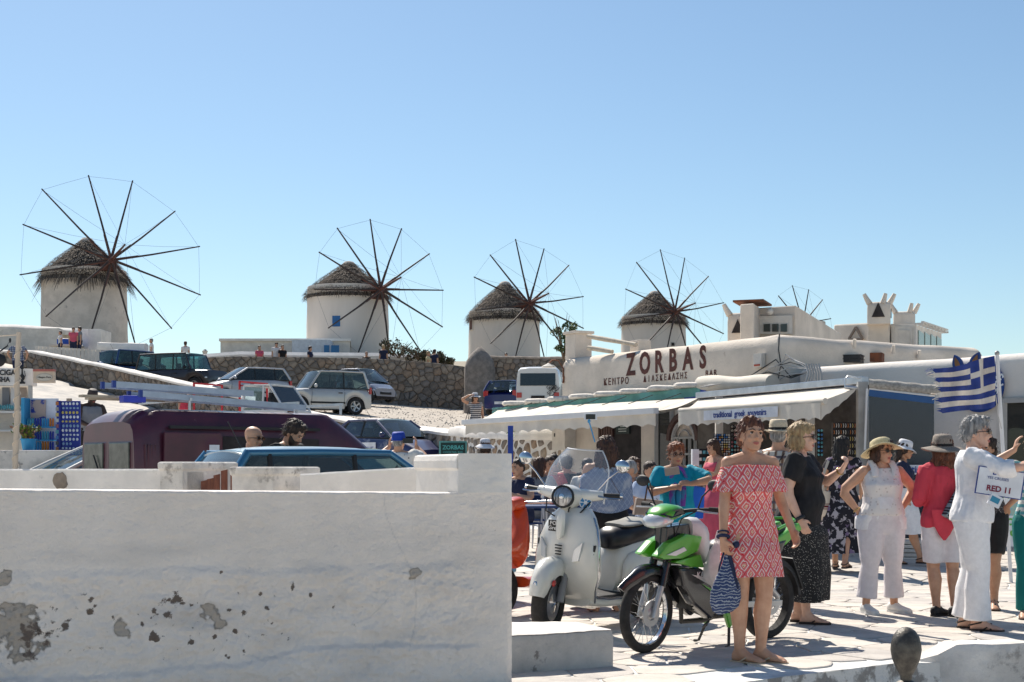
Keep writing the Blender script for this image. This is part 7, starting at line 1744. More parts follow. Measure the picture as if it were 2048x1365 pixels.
def car(name,label,loc,head,L,W,pm,prof,gh,wx,wr,gl=None,zs=.2,pillars=(.0,),tail=.85,roofm=None,mirror=True,seats=True,rails=False,group=None,cat='car',spare=False,wheels=True,rear_lights=True,flat=0.10):
 """prof: (x, z) of the shoulder line from tail to nose; gh: (x rear glass base, x roof rear, x roof front, x windscreen base, belt z rear, belt z front, roof z, half width ratio)"""
 t=thing(name,label,cat,loc,head,group);gl=gl or GLS;hw=W/2
 def ztop(x):
  for (xa,za),(xb,zb)in zip(prof,prof[1:]):
   if xa <= x <= xb:f=(x-xa)/(xb-xa);return za+(zb-za)*f
  return prof[0][1]if x < prof[0][0]else prof[-1][1]
 N=44;rings=[]
 for i in range(N+1):
  x=-L/2+L*i/N;e=abs(x)/(L/2);w=hw*(1-flat*e**7-.03*e**2);zb=zs+.06*e**6
  for a in wx:
   d=abs(x-a);R_=wr*1.17
   if d < R_:zb=max(zb,wr+sqrt(R_*R_-d*d)*.98)
  zt=ztop(x);zb=min(zb,zt-.12);zm=zb+(zt-zb)*.55;half=[(w*.90,zb),(w*.97,zb+.03),(w,zm),(w*.985,zt-.10*(zt-zb)-.02),(w*.93,zt-.015),(w*.84,zt+.012),(w*.45,zt+.035)]
  rings.append([V((x,y,z))for y,z in half]+[V((x,-y,z))for y,z in reversed(half)])
 mb=MB();mb.loft(rings);mb.obj('body',pm,t,smooth=42)
 xb1,xr1,xr0,xb0,zr_,zf_,zr,hr=gh;wb_=hw*.90;wt=hw*hr
 Bp={s_:(V((xb1,s_*wb_,zr_)),V((xr1,s_*wt,zr)),V((xr0,s_*wt,zr)),V((xb0,s_*wb_*.97,zf_)))for s_ in (1,-1)}
 rings=[]
 for i in range(11):
  x=xr1-.05+(xr0-xr1+.10)*i/10;f=abs(2*i/10-1);dz=.035*(1-f**3)-.015*f**4;rings.append([V((x,y*wt*(1-.03*f**4),zr+dz+q))for y,q in ((-1.02,-.03),(-.98,.005),(-.6,.028),(0,.038),(.6,.028),(.98,.005),(1.02,-.03),(.5,-.035),(-.5,-.035))])
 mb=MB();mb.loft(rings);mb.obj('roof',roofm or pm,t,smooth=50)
 def pane(nm,pts,nx=1,ny=1):
  a,b,c,d=pts;cc=(a+b+c+d)/4;m_=V((0,0,zr*.6));n =(b-a).cross(d-a).normalized();n =n if n.dot(cc-V((cc.x*.5,0,zr*.55)))> 0 else -n
  mb=MB();mb.grid(lambda u,v:(a+(b-a)*u)*(1-v)+(d+(c-d)*u)*v+n*(.035*4*u*(1-u)*ny+.012),6,4);return mb.obj(nm,gl,t,smooth=60)
 pane('windscreen',[Bp[1][3],Bp[-1][3],Bp[-1][2],Bp[1][2]],ny=1.6);pane('rear_window',[Bp[1][0]+V((0,0,.02)),Bp[-1][0]+V((0,0,.02)),Bp[-1][1],Bp[1][1]])
 for s_ in (1,-1):
  b1,r1,r0,b0=Bp[s_];cut=[0.]+list(pillars)+[1.]
  for i,(fa,fb)in enumerate(zip(cut,cut[1:])):
   if fb-fa < .02:continue
   bot=lambda f:b1+(b0-b1)*f
   def topp(f):x=(b1+(b0-b1)*f).x;g=max(0,min(1,(x-r1.x)/(r0.x-r1.x)));q=r1+(r0-r1)*g;return q
   pane('side_window',[bot(fa)+V((.02,0,.015)),bot(fb)-V((.02,0,-.015)),topp(fb)-V((0,0,.02)),topp(fa)-V((0,0,.02))],ny=.4)
   if i:mb=MB();mb.tube([bot(fa),topp(fa)],.035,6);mb.obj('pillar',M_trim,t)
  for a,b,r in ((b1,r1,.05),(b0,r0,.036),(r1,r0,.035),(b1,b0,.022)):
   mb=MB();mb.tube([a,(a+b)/2+V((0,s_*.012,.01)),b],r,8);mb.obj('roof_pillar',pm if r != .022 else M_trim,t,smooth=50)
# door lines, handle, mirror, light
  xs=[b1.x+(b0.x-b1.x)*f for f in list(pillars)+[.97]]
  for x in xs:
   mb=MB();mb.tube([V((x,s_*hw*.94,zf_-.02)),V((x,s_*hw*1.0,zf_-.18)),V((x+.03,s_*hw*1.001,.45)),V((x+.02,s_*hw*.975,.30))],.006,4);mb.obj('door_gap',M_trim,t)
  for x in (list(pillars)or [.4])[:2]:
   xx=b1.x+(b0.x-b1.x)*x+.18;mb=MB();mb.box((xx,s_*hw*1.0,zf_-.16),(.17,.035,.035));mb.obj('door_handle',M_trim if pm != M_trim else M_rim,t,bevel=.008)
  if mirror:mb=MB();mb.ell((b0.x-.18,s_*(hw+.09),zf_+.09),(.06,.10,.075),12,8);mb.obj('side_mirror',mirror if mirror is not True else pm,t,smooth=60)
  if rear_lights:mb=MB();mb.box((-L/2+.05,s_*hw*.80,tail),(.10,.22,.26));mb.obj('tail_light',M_red_l,t,bevel=.03)
  mb=MB();mb.ell((L/2-.13,s_*hw*.70,prof[-1][1]-.06),(.13,.20,.09),14,8);mb.obj('headlight',M_lamp,t,smooth=60)
  mb=MB();mb.beam((wx[0]+wr*1.3,s_*hw*1.0,.46),(wx[1]-wr*1.3,s_*hw*1.0,.46),.02,.07);mb.obj('side_strip',M_trim,t)
  if rails:mb=MB();mb.tube([r1+V((.1,-s_*.05,.03)),r1+V((.2,-s_*.05,.09)),r0+V((-.2,-s_*.05,.09)),r0+V((-.1,-s_*.05,.03))],.018,6);mb.obj('roof_rail',M_trim,t)
  if wheels:
   for x in wx:
    wheel(t,(x,s_*(hw-.10),wr),wr,.2)
    mb=MB();pts=[V((x+wr*1.17*cos(a),s_*hw*.985,wr+wr*1.15*sin(a)))for a in [pi*i/12 for i in range(13)]];mb.tube(pts,.02,5);mb.obj('wheel_arch',pm,t)
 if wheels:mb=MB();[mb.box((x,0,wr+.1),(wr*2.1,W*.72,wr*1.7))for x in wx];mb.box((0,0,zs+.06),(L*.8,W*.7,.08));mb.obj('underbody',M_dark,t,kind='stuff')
 if seats:
  for x,yy in ((xr0-.55,(.36,-.36)),(xr1+.55,(.36,-.36))):
   for y in yy:
    mb=MB();mb.box((x,y,zf_-.18),(.14,.42,.62),Matrix.Rotation(-.2,3,'Y'));mb.box((x-.09,y,zf_+.22),(.09,.25,.17));mb.obj('seat',M_seat,t,bevel=.03)
  mb=MB();mb.tube([V((xb0-.42+.0,.36+.17*cos(a),zf_+.02+.17*sin(a)))for a in [2*pi*i/14 for i in range(14)]],.014,5,close=True);mb.obj('steering_wheel',M_trim,t)
 for x,z in ((-L/2-.005,.50),(L/2+.005,.42)):
  mb=MB();mb.box((x,0,z),(.02,.5,.11));mb.obj('number_plate',MATS['sign_white'],t)
 mb=MB();mb.box((L/2-.02,0,prof[-1][1]-.2),(.08,W*.5,.12));mb.obj('grille',M_trim,t,bevel=.01)
 mb=MB();mb.tube([V((xr1+.2,0,zr+.03)),V((xr1+.02,0,zr+.3))],.006,4);mb.obj('aerial',M_trim,t)
 if spare:mb=MB();mb.lathe([(.02,-.1),(.32,-.1),(.35,0),(.32,.1),(.02,.1)],24,(-L/2-.13,.08,.85),Matrix.Rotation(pi/2,3,'Y'));mb.obj('spare_wheel',spare,t,smooth=40)
 return t
def hd(dx,dy):return atan2(dy,dx)
HATCH=[(-1.95,.72),(-1.85,.90),(-1.2,.96),(.9,.93),(1.5,.84),(1.95,.62)]
# light blue hatchback right behind the court wall, seen from its rear quarter
t=car('blue_hatchback','metallic blue compact hatchback with a glare-painted roof behind the white court wall',(-1.70,13.94,.0),hd(.875,.484),4.1,1.68,paint('metallic_blue',(.04,.17,.30),.4),HATCH,(-1.88,-1.45,.35,1.25,.98,.93,1.45,.74),(-1.25,1.25),.3,pillars=(.22,.56),roofm=mat('sun_glare_roof',(.28,.38,.44),.3,var=.08,coat=.5))  # sun glare on the roof is put into its lighter colour
t.scale=(.78,1,1)
# white car at the far left: pale with a big windscreen
car('white_car','cream white car with a long blue tinted windscreen beside the left edge of the van',(-6.56,23.26,.2),hd(-.768,-.64),4.3,1.7,paint('cream_white_paint',(.62,.60,.55)),[(-2.1,.75),(-1.9,.95),(-1.1,.98),(.8,.92),(1.6,.84),(2.1,.6)],(-1.9,-1.3,.15,1.35,1.0,.92,1.47,.74),(-1.3,1.3),.3,pillars=(.3,.6),gl=glass('blue_tint_glass',(.45,.75,.95),.4))
# blue saloon
t=car('blue_saloon','dark blue dusty saloon with a white company sign on its door',(PX(765,37.5),38.2,PZ(838,37)-1.44),hd(.72,-.69),4.4,1.7,paint('dark_blue_dusty',(.018,.025,.10),.0,.4,1),[(-2.2,.78),(-2.1,.98),(-1.3,1.0),(.9,.92),(1.6,.84),(2.2,.6)],(-1.35,-.75,.35,1.15,1.0,.93,1.42,.70),(-1.35,1.35),.3,pillars=(.14,.5),roofm=mat('dusty_roof',(.42,.40,.42),.6,var=.2))
mb=MB();M8=Matrix.Translation((.15,-.865,.66))@Matrix.Rotation(pi/2,4,'X');mb.box((0,0,0),(.95,.34,.012));mb.v=[tuple(M8@V(v))for v in mb.v];mb.obj('door_sign',MATS['sign_white'],t)
text('door_lettering','ΔΕΔΔΗΕ',.17,M_signblue,M8@Matrix.Translation((.1,-.02,.008)),t,bold=.004,sx=.9)
mb=MB();mb.v=[];mb.prism([(-.44,-.1),(-.30,.12),(-.26,-.02)],.003,M8@Matrix.Translation((0,0,.008)));mb.obj('door_logo',M_pg,t)
# cars on the parking lot behind the sloping wall
def lot(x,Y):return (PX(x,Y),Y,ug(PX(x,Y),Y))
BOXY=[(-1.8,.8),(-1.75,.98),(-1.0,1.0),(.6,.99),(1.3,.95),(1.8,.82)]
M_silver=paint('silver_paint',(.50,.49,.47),.35);M_sil2=paint('blue_silver_paint',(.34,.36,.42),.35)
car('silver_off_roader','boxy silver three door off-roader with black roof rails parked on the gravel',(PX(640,55),55.0,PZ(829,54)),hd(-.86,-.50),3.7,1.62,M_silver,BOXY,(-1.72,-1.55,.25,.72,1.02,1.0,1.66,.80),(-1.15,1.15),.34,pillars=(.42,),rails=True,gl=GLS,roofm=mat('white_roof',(.66,.65,.62),.4),tail=.95,mirror=mat('white_mirror',(.65,.64,.62),.4))
car('micro_car','tiny silver two seater car parked against the high stone wall',(PX(728,66.5),67.0,PZ(805,66.5)),hd(.80,-.60),2.6,1.55,M_sil2,[(-1.25,.85),(-1.2,1.0),(-.3,1.02),(.55,.92),(1.0,.80),(1.27,.6)],(-1.2,-1.05,.05,.85,1.0,.92,1.56,.72),(-.9,.92),.30,pillars=(.35,),roofm=M_trim,mirror=M_trim)
car('small_silver_car','silver hatchback with dark side windows and a red pickup rack in front of it',(PX(487,60),60.2,PZ(733,59)-1.50),hd(-.84,-.54),3.7,1.65,paint('pale_silver',(.46,.46,.48),.3),HATCH[:1]and [(-1.8,.75),(-1.7,.96),(-1.1,1.0),(.7,.95),(1.3,.86),(1.8,.62)],(-1.78,-1.5,.1,.95,1.0,.95,1.48,.74),(-1.15,1.15),.29,pillars=(.25,.58),gl=GLD,roofm=mat('pale_roof',(.58,.58,.58),.35))
car('dark_off_roader','long black off-roader with a white roof top and a spare wheel at its left end',(PX(360,63),63.4,PZ(703,62)-1.88),hd(.90,-.42),4.0,1.7,paint('black_brown_paint',(.025,.018,.02),.0,.35),[(-1.98,.9),(-1.95,1.12),(1.0,1.12),(1.95,1.05),(2.0,.8)],(-1.95,-1.78,.75,1.05,1.15,1.12,1.84,.84),(-1.2,1.3),.38,pillars=(.36,.68),gl=glass('teal_glass',(.45,.80,.85),.55),spare=M_tyre,roofm=mat('dusty_dark_roof',(.40,.38,.37),.5),mirror=M_trim)
car('blue_suv','dark blue small off-roader with a round blue spare wheel cover, leftmost parked car',(PX(268,65),65.6,PZ(700,64.5)-1.74),hd(.62,.78),3.8,1.7,paint('royal_blue_paint',(.015,.05,.16),.2),BOXY,(-1.72,-1.5,.35,.85,1.05,1.02,1.70,.80),(-1.15,1.15),.34,pillars=(.35,.65),gl=glass('teal_glass',(.45,.80,.85),.55),spare=mat('blue_cover',(.03,.12,.30),.5),roofm=mat('silver_blue_roof',(.30,.34,.40),.35))
car('blue_hatchback','dark blue hatchback with red tail lights left of the white van',(PX(1031,62),62.2,PZ(763,61)-1.45),hd(.35,.94),3.8,1.66,paint('deep_blue_paint',(.012,.02,.12),.1),HATCH,(-1.88,-1.5,.2,1.1,.98,.93,1.45,.74),(-1.2,1.2),.3,pillars=(.3,.6),tail=.9)
# white panel van by the bar
def boxvan(name,label,loc,head,L,W,H,pm,nose=.9,group=None):
 t=thing(name,label,'van',loc,head,group);hw=W/2;rings=[]
 N=30
 for i in range(N+1):
  x=-L/2+L*i/N;e=abs(x)/(L/2);f=max(0,(x-(L/2-nose))/nose);zt=H*(1-.04*max(0,(-x-L/2+.35)/.35)**2)if f <= 0 else H-(H-.95)*min(1,f*1.15)**1.25;zb=.28
  for a in (-L*.31,L*.33):
   d=abs(x-a)
   if d < .42:zb=max(zb,.36+sqrt(.42**2-d*d))
  zb=min(zb,zt-.15);w=hw*(1-.05*e**8)
  half=[(w*.95,zb),(w,zb+.15),(w,min(zt-.3,1.1)if zt > 1.5 else zt*.8),(w*.97,zt*.80),(w*.91,zt-.10),(w*.80,zt-.01),(w*.4,zt+.02)]
  rings.append([V((x,y,z))for y,z in half]+[V((x,-y,z))for y,z in reversed(half)])
 mb=MB();mb.loft(rings);mb.obj('body',pm,t,smooth=40)
 for s_ in (1,-1):
  for a in (-L*.31,L*.33):wheel(t,(a,s_*(hw-.11),.34),.34,.2)
 return t
t=boxvan('white_van','white van with a dark rear window and scribbled graffiti behind the bar corner',(PX(1085,57),57.0,PZ(742,57)-1.95),hd(.1,1),4.6,1.75,1.95,paint('white_van_paint',(.66,.65,.63)))
mb=MB();mb.box((-2.31,.0,1.46),(.02,1.36,.48),Matrix.Rotation(.06,3,'Y'));mb.obj('rear_window',GLD,t,bevel=.006)
for s_ in (-1,1):mb=MB();mb.box((-2.32,s_*.72,.86),(.03,.2,.2));mb.obj('tail_light',M_red_l,t,bevel=.01)
mb=MB();mb.box((-2.33,0,.78),(.02,.52,.11));mb.obj('number_plate',M_dark,t)
rnd=random.Random(6);mb=MB()
for i in range(9):
 y=rnd.uniform(-.75,-.35);z=.75+rnd.random()*.5;pts=[V((-2.335,y+.22*sin(j*1.3+i)*.5,z+.10*cos(j*1.9+i)*1.0))for j in range(7)];mb.tube(pts,.008,3)
mb.obj('graffiti',M_trim,t,kind='stuff')
# small white pickup cab with a red rack
t=thing('pickup_truck','small white pickup cab with a red ladder rack on the lower road','pickup',(PX(545,44),44.2,PZ(769,44)-1.78),hd(.88,-.47));pm=paint('white_pickup_paint',(.66,.65,.64));W=1.45
z0,z1=.95,1.76;A=V((-.62,.70,z0));
mb=MB();mb.loft([[V((x,y,z))for x,y in ((-.7,-.72),(.95,-.70),(.95,.70),(-.7,.72))]for z in (.35,.98)]);mb.obj('cab_body',pm,t,bevel=.05)
mb=MB();mb.loft([[V((x,y,z))for x,y in ((-.66,-.64),(.32,-.60),(.32,.60),(-.66,.64))]for z in (z1-.05,z1)]);mb.obj('roof',mat('white_roof',(.66,.65,.62),.4),t,bevel=.03)
for s_ in (-1,1):
 for a,b,r in ((V((.90,s_*.66,.98)),V((.32,s_*.60,z1-.03)),.035),(V((-.66,s_*.68,.96)),V((-.64,s_*.62,z1-.03)),.05),(V((.12,s_*.69,.98)),V((.10,s_*.62,z1-.03)),.035)):mb=MB();mb.tube([a,b],r,6);mb.obj('roof_pillar',pm,t)
 for y in (.3,):mb=MB();mb.box((-.25,s_*y,1.15),(.12,.42,.5));mb.box((-.30,s_*y,1.47),(.09,.24,.16));mb.obj('seat',M_seat,t,bevel=.03)
 mb=MB();mb.loft([[V((x,s_*(.665+e),z))for x,z in ((-.6,.98),(.10,.98),(.08,z1-.07),(-.58,z1-.07))]for e in (0,.006)]);mb.obj('side_window',glass('clear_cab_glass',(.8,.9,.95),.8),t)
 mb=MB();mb.ell((.62,s_*.83,1.12),(.04,.07,.10),10,6);mb.obj('side_mirror',M_trim,t,smooth=50)
 wheel(t,(.45,s_*.62,.28),.28,.16);wheel(t,(-2.1,s_*.62,.28),.28,.16)
mb=MB();mb.loft([[V((.90+e,y,.99))for y in (-.62,.62)]+[V((.34+e,y,z1-.06))for y in (.56,-.56)]for e in (0,.006)]);mb.obj('windscreen',glass('clear_cab_glass',(.8,.9,.95),.8),t)
mb=MB();mb.box((-1.75,0,.75),(2.0,1.45,.36));mb.obj('cargo_bed',pm,t,bevel=.02)
M_rr=mat('red_rack',(.50,.02,.03),.5)
for a,b in (((-.78,-.68,.9),(-.78,-.68,1.86)),((-.78,.68,.9),(-.78,.68,1.86)),((-.78,-.70,1.86),(-.78,.70,1.86)),((-.78,-.7,1.74),(-.78,.7,1.74)),((-2.6,.68,.9),(-2.6,.68,1.86)),((-2.6,-.68,.9),(-2.6,-.68,1.86)),((-2.6,-.70,1.86),(-2.6,.70,1.86))):mb=MB();mb.beam(a,b,.05);mb.obj('rack_bar',M_rr,t)
# the maroon van with its sliding door open
vr=V((PX(270,20),20.0,0));dv=V((.768,.64,0)).normalized();Lv=5.0;cv=vr+dv*Lv/2+V((-dv.y,dv.x,0))*.92;zv=PZ(812,20)-2.24
M_mar=mat('maroon_paint',(.085,.018,.035),.38,c2=(.055,.012,.028),vs=2,coat=.25,c3=(.30,.20,.19),vs3=1.2,t3=.66)
t=thing('maroon_van','old maroon high roof van with an open side door and a ladder on top','van',(cv.x,cv.y,zv),hd(dv.x,dv.y));rings=[]
H=2.22;hw=.95
for i in range(41):
 x=-Lv/2+Lv*i/40;f=max(0,(x-(Lv/2-1.75))/1.75);r_=max(0,(-x-Lv/2+.45)/.45);zt=H-.20*r_**2.2 if f <= 0 else H-(H-.95)*f**1.12;zb=.35;w=hw*(1-.04*max(0,f-.5)*2-.05*r_**2)
 half=[(w*.97,zb),(w,.7 if zt > 1.0 else zt*.7),(w,zt*.66),(w*.975,zt*.84),(w*.93,zt-.13),(w*.84,zt-.035),(w*.6,zt),(w*.2,zt+.012)]
 rings.append([V((x,y,z))for y,z in half]+[V((x,-y,z))for y,z in reversed(half)])
mb=MB();mb.loft(rings);mb.obj('body',M_mar,t,smooth=38)
s_=-1
mb=MB();mb.loft([[V((x,-hw-e,z))for x,z in ((-1.20,.5),(.50,.5),(.50,1.80),(-1.20,1.83))]for e in (-.2,.012)]);mb.obj('door_opening',M_dark,t)
mb=MB();mb.loft([[V((x,-hw*1.0-e,z))for x,z in ((-2.12,.42),(-1.18,.42),(-1.18,1.83),(-1.22,1.88),(-2.10,1.88))]for e in (.03,.075)]);mb.obj('sliding_door',M_mar,t,bevel=.02)
mb=MB();mb.box((-.75,-hw-.02,1.95),(2.5,.05,.045));mb.obj('door_rail',M_trim,t)
for k in range(4):mb=MB();mb.box((-2.20-.05*k,-hw*.97,1.05),(.025,.03,1.3));mb.obj('body_rib',M_mar,t,bevel=.01)
mb=MB();mb.box((-1.32,-hw-.08,1.62),(.16,.006,.16));mb.obj('paper_notice',MATS['sign_white'],t)
for y in (-.44,.44):
 mb=MB();mb.box((-Lv/2+.02,y,1.05),(.05,.82,1.4));dd=mb.obj('rear_door',M_mar,t,bevel=.03);mb=MB();mb.box((-Lv/2-.015,y,1.42),(.03,.66,.62),Matrix.Rotation(0,3,'Y'));mb.obj('rear_window',mat('dirty_glass',(.13,.14,.12),.25,c2=(.05,.06,.05),vs=4),dd,bevel=.03)
mb=MB();mb.tube([V((-Lv/2-.05,.1,1.2)),V((-Lv/2-.06,.35,1.55))],.012,5);mb.obj('wiper',M_trim,t)
mb=MB();mb.loft([[V((Lv/2-a-e,y*.9,z))for a,y,z in ((.62,-.78,1.34),(.62,.78,1.34),(1.50,.72,2.0),(1.50,-.72,2.0))]for e in (-.03,-.0)]);mb.obj('windscreen',GLD,t)
for s_ in (1,-1):
 for x in (-1.5,1.6):wheel(t,(x,s_*.84,.33),.33,.2)
for x in (-1.6,.2,1.0):mb=MB();mb.beam((x,-.85,H+.14),(x,.85,H+.14),.04);mb.beam((x,-.8,H-.02),(x,-.8,H+.14),.03);mb.obj('roof_bar',M_alu,t)
# aluminium ladders and planks on the van roof
lz=zv+H+.19;side=V((dv.y,-dv.x,0))
def vp(s,d,z):return vr+dv*s+V((-dv.y,dv.x,0))*d+V((0,0,z))
M_lad=mat('bright_aluminium',(.36,.41,.50),.35,metal=.7,var=.1)
def ladder(label,s0,s1,d,z0,z1,slope=0):
 t=thing('ladder',label,'ladder',(0,0,0),0,'ladders on the van roof');n =int((s1-s0)/.28)
 for dd in (0,.38):mb=MB();mb.beam(vp(s0,d+dd,z0),vp(s1,d+dd*.98,z1),.028,.085);mb.obj('ladder_rail',M_lad,t)
 for i in range(n):f=(i+.5)/n;mb=MB();mb.tube([vp(s0+(s1-s0)*f,d,z0+(z1-z0)*f),vp(s0+(s1-s0)*f,d+.38,z0+(z1-z0)*f)],.014,6);mb.obj('rung',M_lad,t)
 for dd in (0,.38):mb=MB();mb.box(vp(s0,d+dd,z0),(.05,.05,.10),rotz(hd(dv.x,dv.y)));mb.obj('end_cap',M_signblue,t)
ladder('upper aluminium ladder with blue end caps on the maroon van',-.26,1.95,.12,lz+.13,lz+.07);ladder('lower aluminium ladder lying under the other on the maroon van',.13,2.85,.10,lz+.01,lz-.12)
for i,(s0,s1,d,z)in enumerate(((-.5,1.2,.7,lz-.02),(-.3,1.8,.95,lz-.04))):
 mb=MB();mb.beam(vp(s0,d,z),vp(s1,d,z),.14,.035);o=mb.obj('plank',mat('grey_plank',(.40,.35,.27),.8,var=.2));tag(o,('shorter weathered plank on the van roof beside the ladders','longer weathered plank at the far side of the van roof')[i],'plank')
mb=MB();mb.box(vp(.15,.4,lz-.06),(.32,.26,.10),rotz(.5));o=mb.obj('blue_box',mat('blue_white_box',(.03,.05,.45),.5),bevel=.01);tag(o,'small blue and white box tied under the ladders','box')
# ------------------------------------------------------------------ white scooter
M_cream_p=mat('pearl_white_paint',(.70,.69,.64),.28,var=.05,coat=.7);M_chrome=mat('chrome',(.62,.63,.65),.12,metal=1.);M_seatv=mat('black_vinyl',(.014,.014,.018),.35,var=.2)
M_plas=mat('dull_black_plastic',(.02,.02,.022),.6);M_sgrey=mat('satin_grey',(.25,.25,.26),.5);M_white_ink=mat('white_ink',(.7,.7,.7),.6)
def lx(mb,st,n=20,sq=.8):
 """loft along x: stations (x, half width, z centre, half height)"""
 mb.loft([[V((x,w*abs(cos(a))**sq*(1 if cos(a)> 0 else -1),z+h*abs(sin(a))**sq*(1 if sin(a)> 0 else -1)))for a in [2*pi*i/n for i in range(n)]]for x,w,z,h in st]);return mb
def panel(mb,poly,y0,y1,tilt=0):
 """side outline in (x, z) given thickness from y0 to y1"""
 return mb.loft([[V((x,y0,z))for x,z in poly],[V((x,y1+tilt*(z-.5),z))for x,z in poly]])
def rw_(mb,c,r,t,n=32,R=None):
 R=(R or Matrix.Identity(3))@Matrix.Rotation(pi/2,3,'X');return mb.lathe([(r-t*1.6,-t*.75),(r-t*.9,-t),(r-t*.25,-t*.8),(r,-t*.3),(r,t*.3),(r-t*.25,t*.8),(r-t*.9,t),(r-t*1.6,t*.75)],n,c,R,cap=False,close=True)
fv=V((PX(1054,11.1),11.1,0));rv=V((PX(1318,12.55),12.55,0));dvv=(fv-rv).normalized()
S=thing('scooter','pearl white classic scooter with a tall clear windscreen and black seat','scooter',((fv+rv)/2).to_tuple(),hd(dvv.x,dvv.y));S.scale=(1.03,1.12,1.065);S.rotation_euler[0]=radians(-5)
st=radians(14);Rs=rotz(st);FW=V((.67,0,.235))
def sv(x,y,z):return FW+Rs@(V((x,y,z))-FW)
for nm,c,R in (('front_wheel',FW,Rs),('rear_wheel',V((-.66,0,.235)),None)):
 e=bpy.data.objects.new(nm,None);COL.objects.link(e);e.parent=S
 mb=MB();rw_(mb,c,.235,.06,32,R);mb.obj('tyre',M_tyre,e,smooth=50);mb=MB();RR=(R or Matrix.Identity(3))@Matrix.Rotation(pi/2,3,'X');mb.lathe([(.145,-.04),(.15,-.02),(.15,.02),(.145,.04),(.10,.035),(.06,.045),(.02,.05),(.02,-.05),(.06,-.045),(.10,-.035)],24,c,RR);mb.obj('rim',M_chrome,e,smooth=30)
# fender
mb=MB();rings=[]
for i in range(13):
 a=radians(12+i*12.2);r=.285;w=.076*(sin(pi*(.12+.76*i/12))**.5);cx,cz=r*cos(a),r*sin(a)
 rings.append([sv(.67+(r+dr)*cos(a),y,.235+(r+dr)*sin(a)+.015)for y,dr in ((-w,-.09),(-w*1.02,-.02),(-w*.75,.03),(0,.05),(w*.75,.03),(w*1.02,-.02),(w,-.09),(w*.7,-.03),(0,-.005),(-w*.7,-.03))])
mb.loft(rings);mb.obj('front_fender',M_cream_p,S,smooth=60)
mb=MB();mb.ell(sv(.955,0,.37),(.015,.022,.055),10,8);mb.obj('fender_crest',M_chrome,S,smooth=60)
for s_ in (1,-1):mb=MB();mb.ell(sv(.80,s_*.082,.40),(.025,.008,.025),12,6);mb.obj('reflector',M_red_l,S,smooth=60)
mb=MB();mb.tube([sv(.62,.07,.24),sv(.55,.07,.45),sv(.52,.03,.60)],[.03,.03,.035],8);mb.tube([sv(.60,-.06,.24),sv(.55,-.06,.38)],.018,6);mb.obj('fork',M_sgrey,S,smooth=50)
# leg shield: wide curved sheet with depth, narrow neck on top
mb=MB();rings=[]
for z,w,x,c in ((.175,.13,.28,.02),(.24,.20,.37,.05),(.34,.245,.44,.085),(.46,.282,.465,.11),(.58,.278,.47,.115),(.70,.258,.46,.11),(.80,.225,.445,.10),(.88,.18,.43,.08),(.94,.12,.415,.05)):
 rings.append([V((x+c*cos(q*pi/2)**1.2*.9-.02*abs(q)**3*0,w*sin(q*pi/2*1.0),z))for q in [i/8 for i in range(-8,9)]]+[V((x-.055+c*.8*cos(q*pi/2),w*.94*sin(q*pi/2),z))for q in [i/8 for i in range(8,-9,-2)]])
mb.loft(rings);mb.obj('leg_shield',M_cream_p,S,smooth=60)
mb=MB();mb.tube([V((x-.005,s*w*1.0,z))for s in (1,)for z,w,x in ((.24,.20,.37),(.34,.247,.44),(.46,.284,.465),(.58,.280,.47),(.70,.26,.46),(.80,.227,.445),(.88,.182,.43))],.009,6);mb.obj('shield_trim',M_chrome,S,smooth=60)
mb=MB();mb.tube([V((x-.005,-w*1.0,z))for z,w,x in ((.24,.20,.37),(.34,.247,.44),(.46,.284,.465),(.58,.280,.47),(.70,.26,.46),(.80,.227,.445),(.88,.182,.43))],.009,6);mb.obj('shield_trim',M_chrome,S,smooth=60)
mb=MB();lx(mb,[(.575,.035,.82,.11),(.60,.03,.80,.10),(.61,.015,.78,.07)],12);mb.obj('horn_cover',M_cream_p,S,smooth=60)
for k in range(4):mb=MB();mb.box((.592,0,.66-.022*k),(.015,.055-.004*k,.009));mb.obj('vent_slot',M_plas,S)
for s_ in (1,-1):
 mb=MB();mb.loft([[V((.575-e,s_*.13,.64)),V((.555-e,s_*.185,.70)),V((.565-e,s_*.165,.56)),V((.58-e,s_*.12,.55))]for e in (.02,-.004)]);mb.obj('indicator',M_lamp,S)
 for k in range(4):mb=MB();mb.box((.475,s_*(.249-.002*k),.66-.062*k),(.05,.012,.048));mb.obj('side_vent',M_plas,S,bevel=.003)
# glove box wall, floor, body
mb=MB();mb.loft([[V((x,y,z))for x,y,z in ((.44,-.19,z),(.44,.19,z),(.36,.15,z),(.36,-.15,z))]for z in (.34,.80)]);mb.obj('glove_box',M_plas,S,bevel=.03)
mb=MB();lx(mb,[(.42,.20,.25,.05),(.25,.215,.225,.045),(0,.215,.22,.045),(-.15,.20,.24,.06)]);mb.obj('floorboard',M_cream_p,S,smooth=50)
mb=MB();mb.box((.10,0,.272),(.42,.36,.02));mb.obj('floor_mat',M_plas,S,bevel=.006)
for s_ in (1,-1):mb=MB();mb.tube([V((.40,s_*.20,.29)),V((.2,s_*.219,.262)),V((-.1,s_*.219,.262)),V((-.2,s_*.21,.30))],.011,6);mb.obj('floor_trim',M_chrome,S,smooth=50)
mb=MB();lx(mb,[(-.08,.09,.40,.14),(-.13,.125,.46,.20),(-.22,.15,.52,.20),(-.45,.17,.56,.17),(-.70,.165,.60,.15),(-.88,.12,.64,.11),(-.98,.06,.66,.06)]);mb.obj('tail_body',M_cream_p,S,smooth=60)
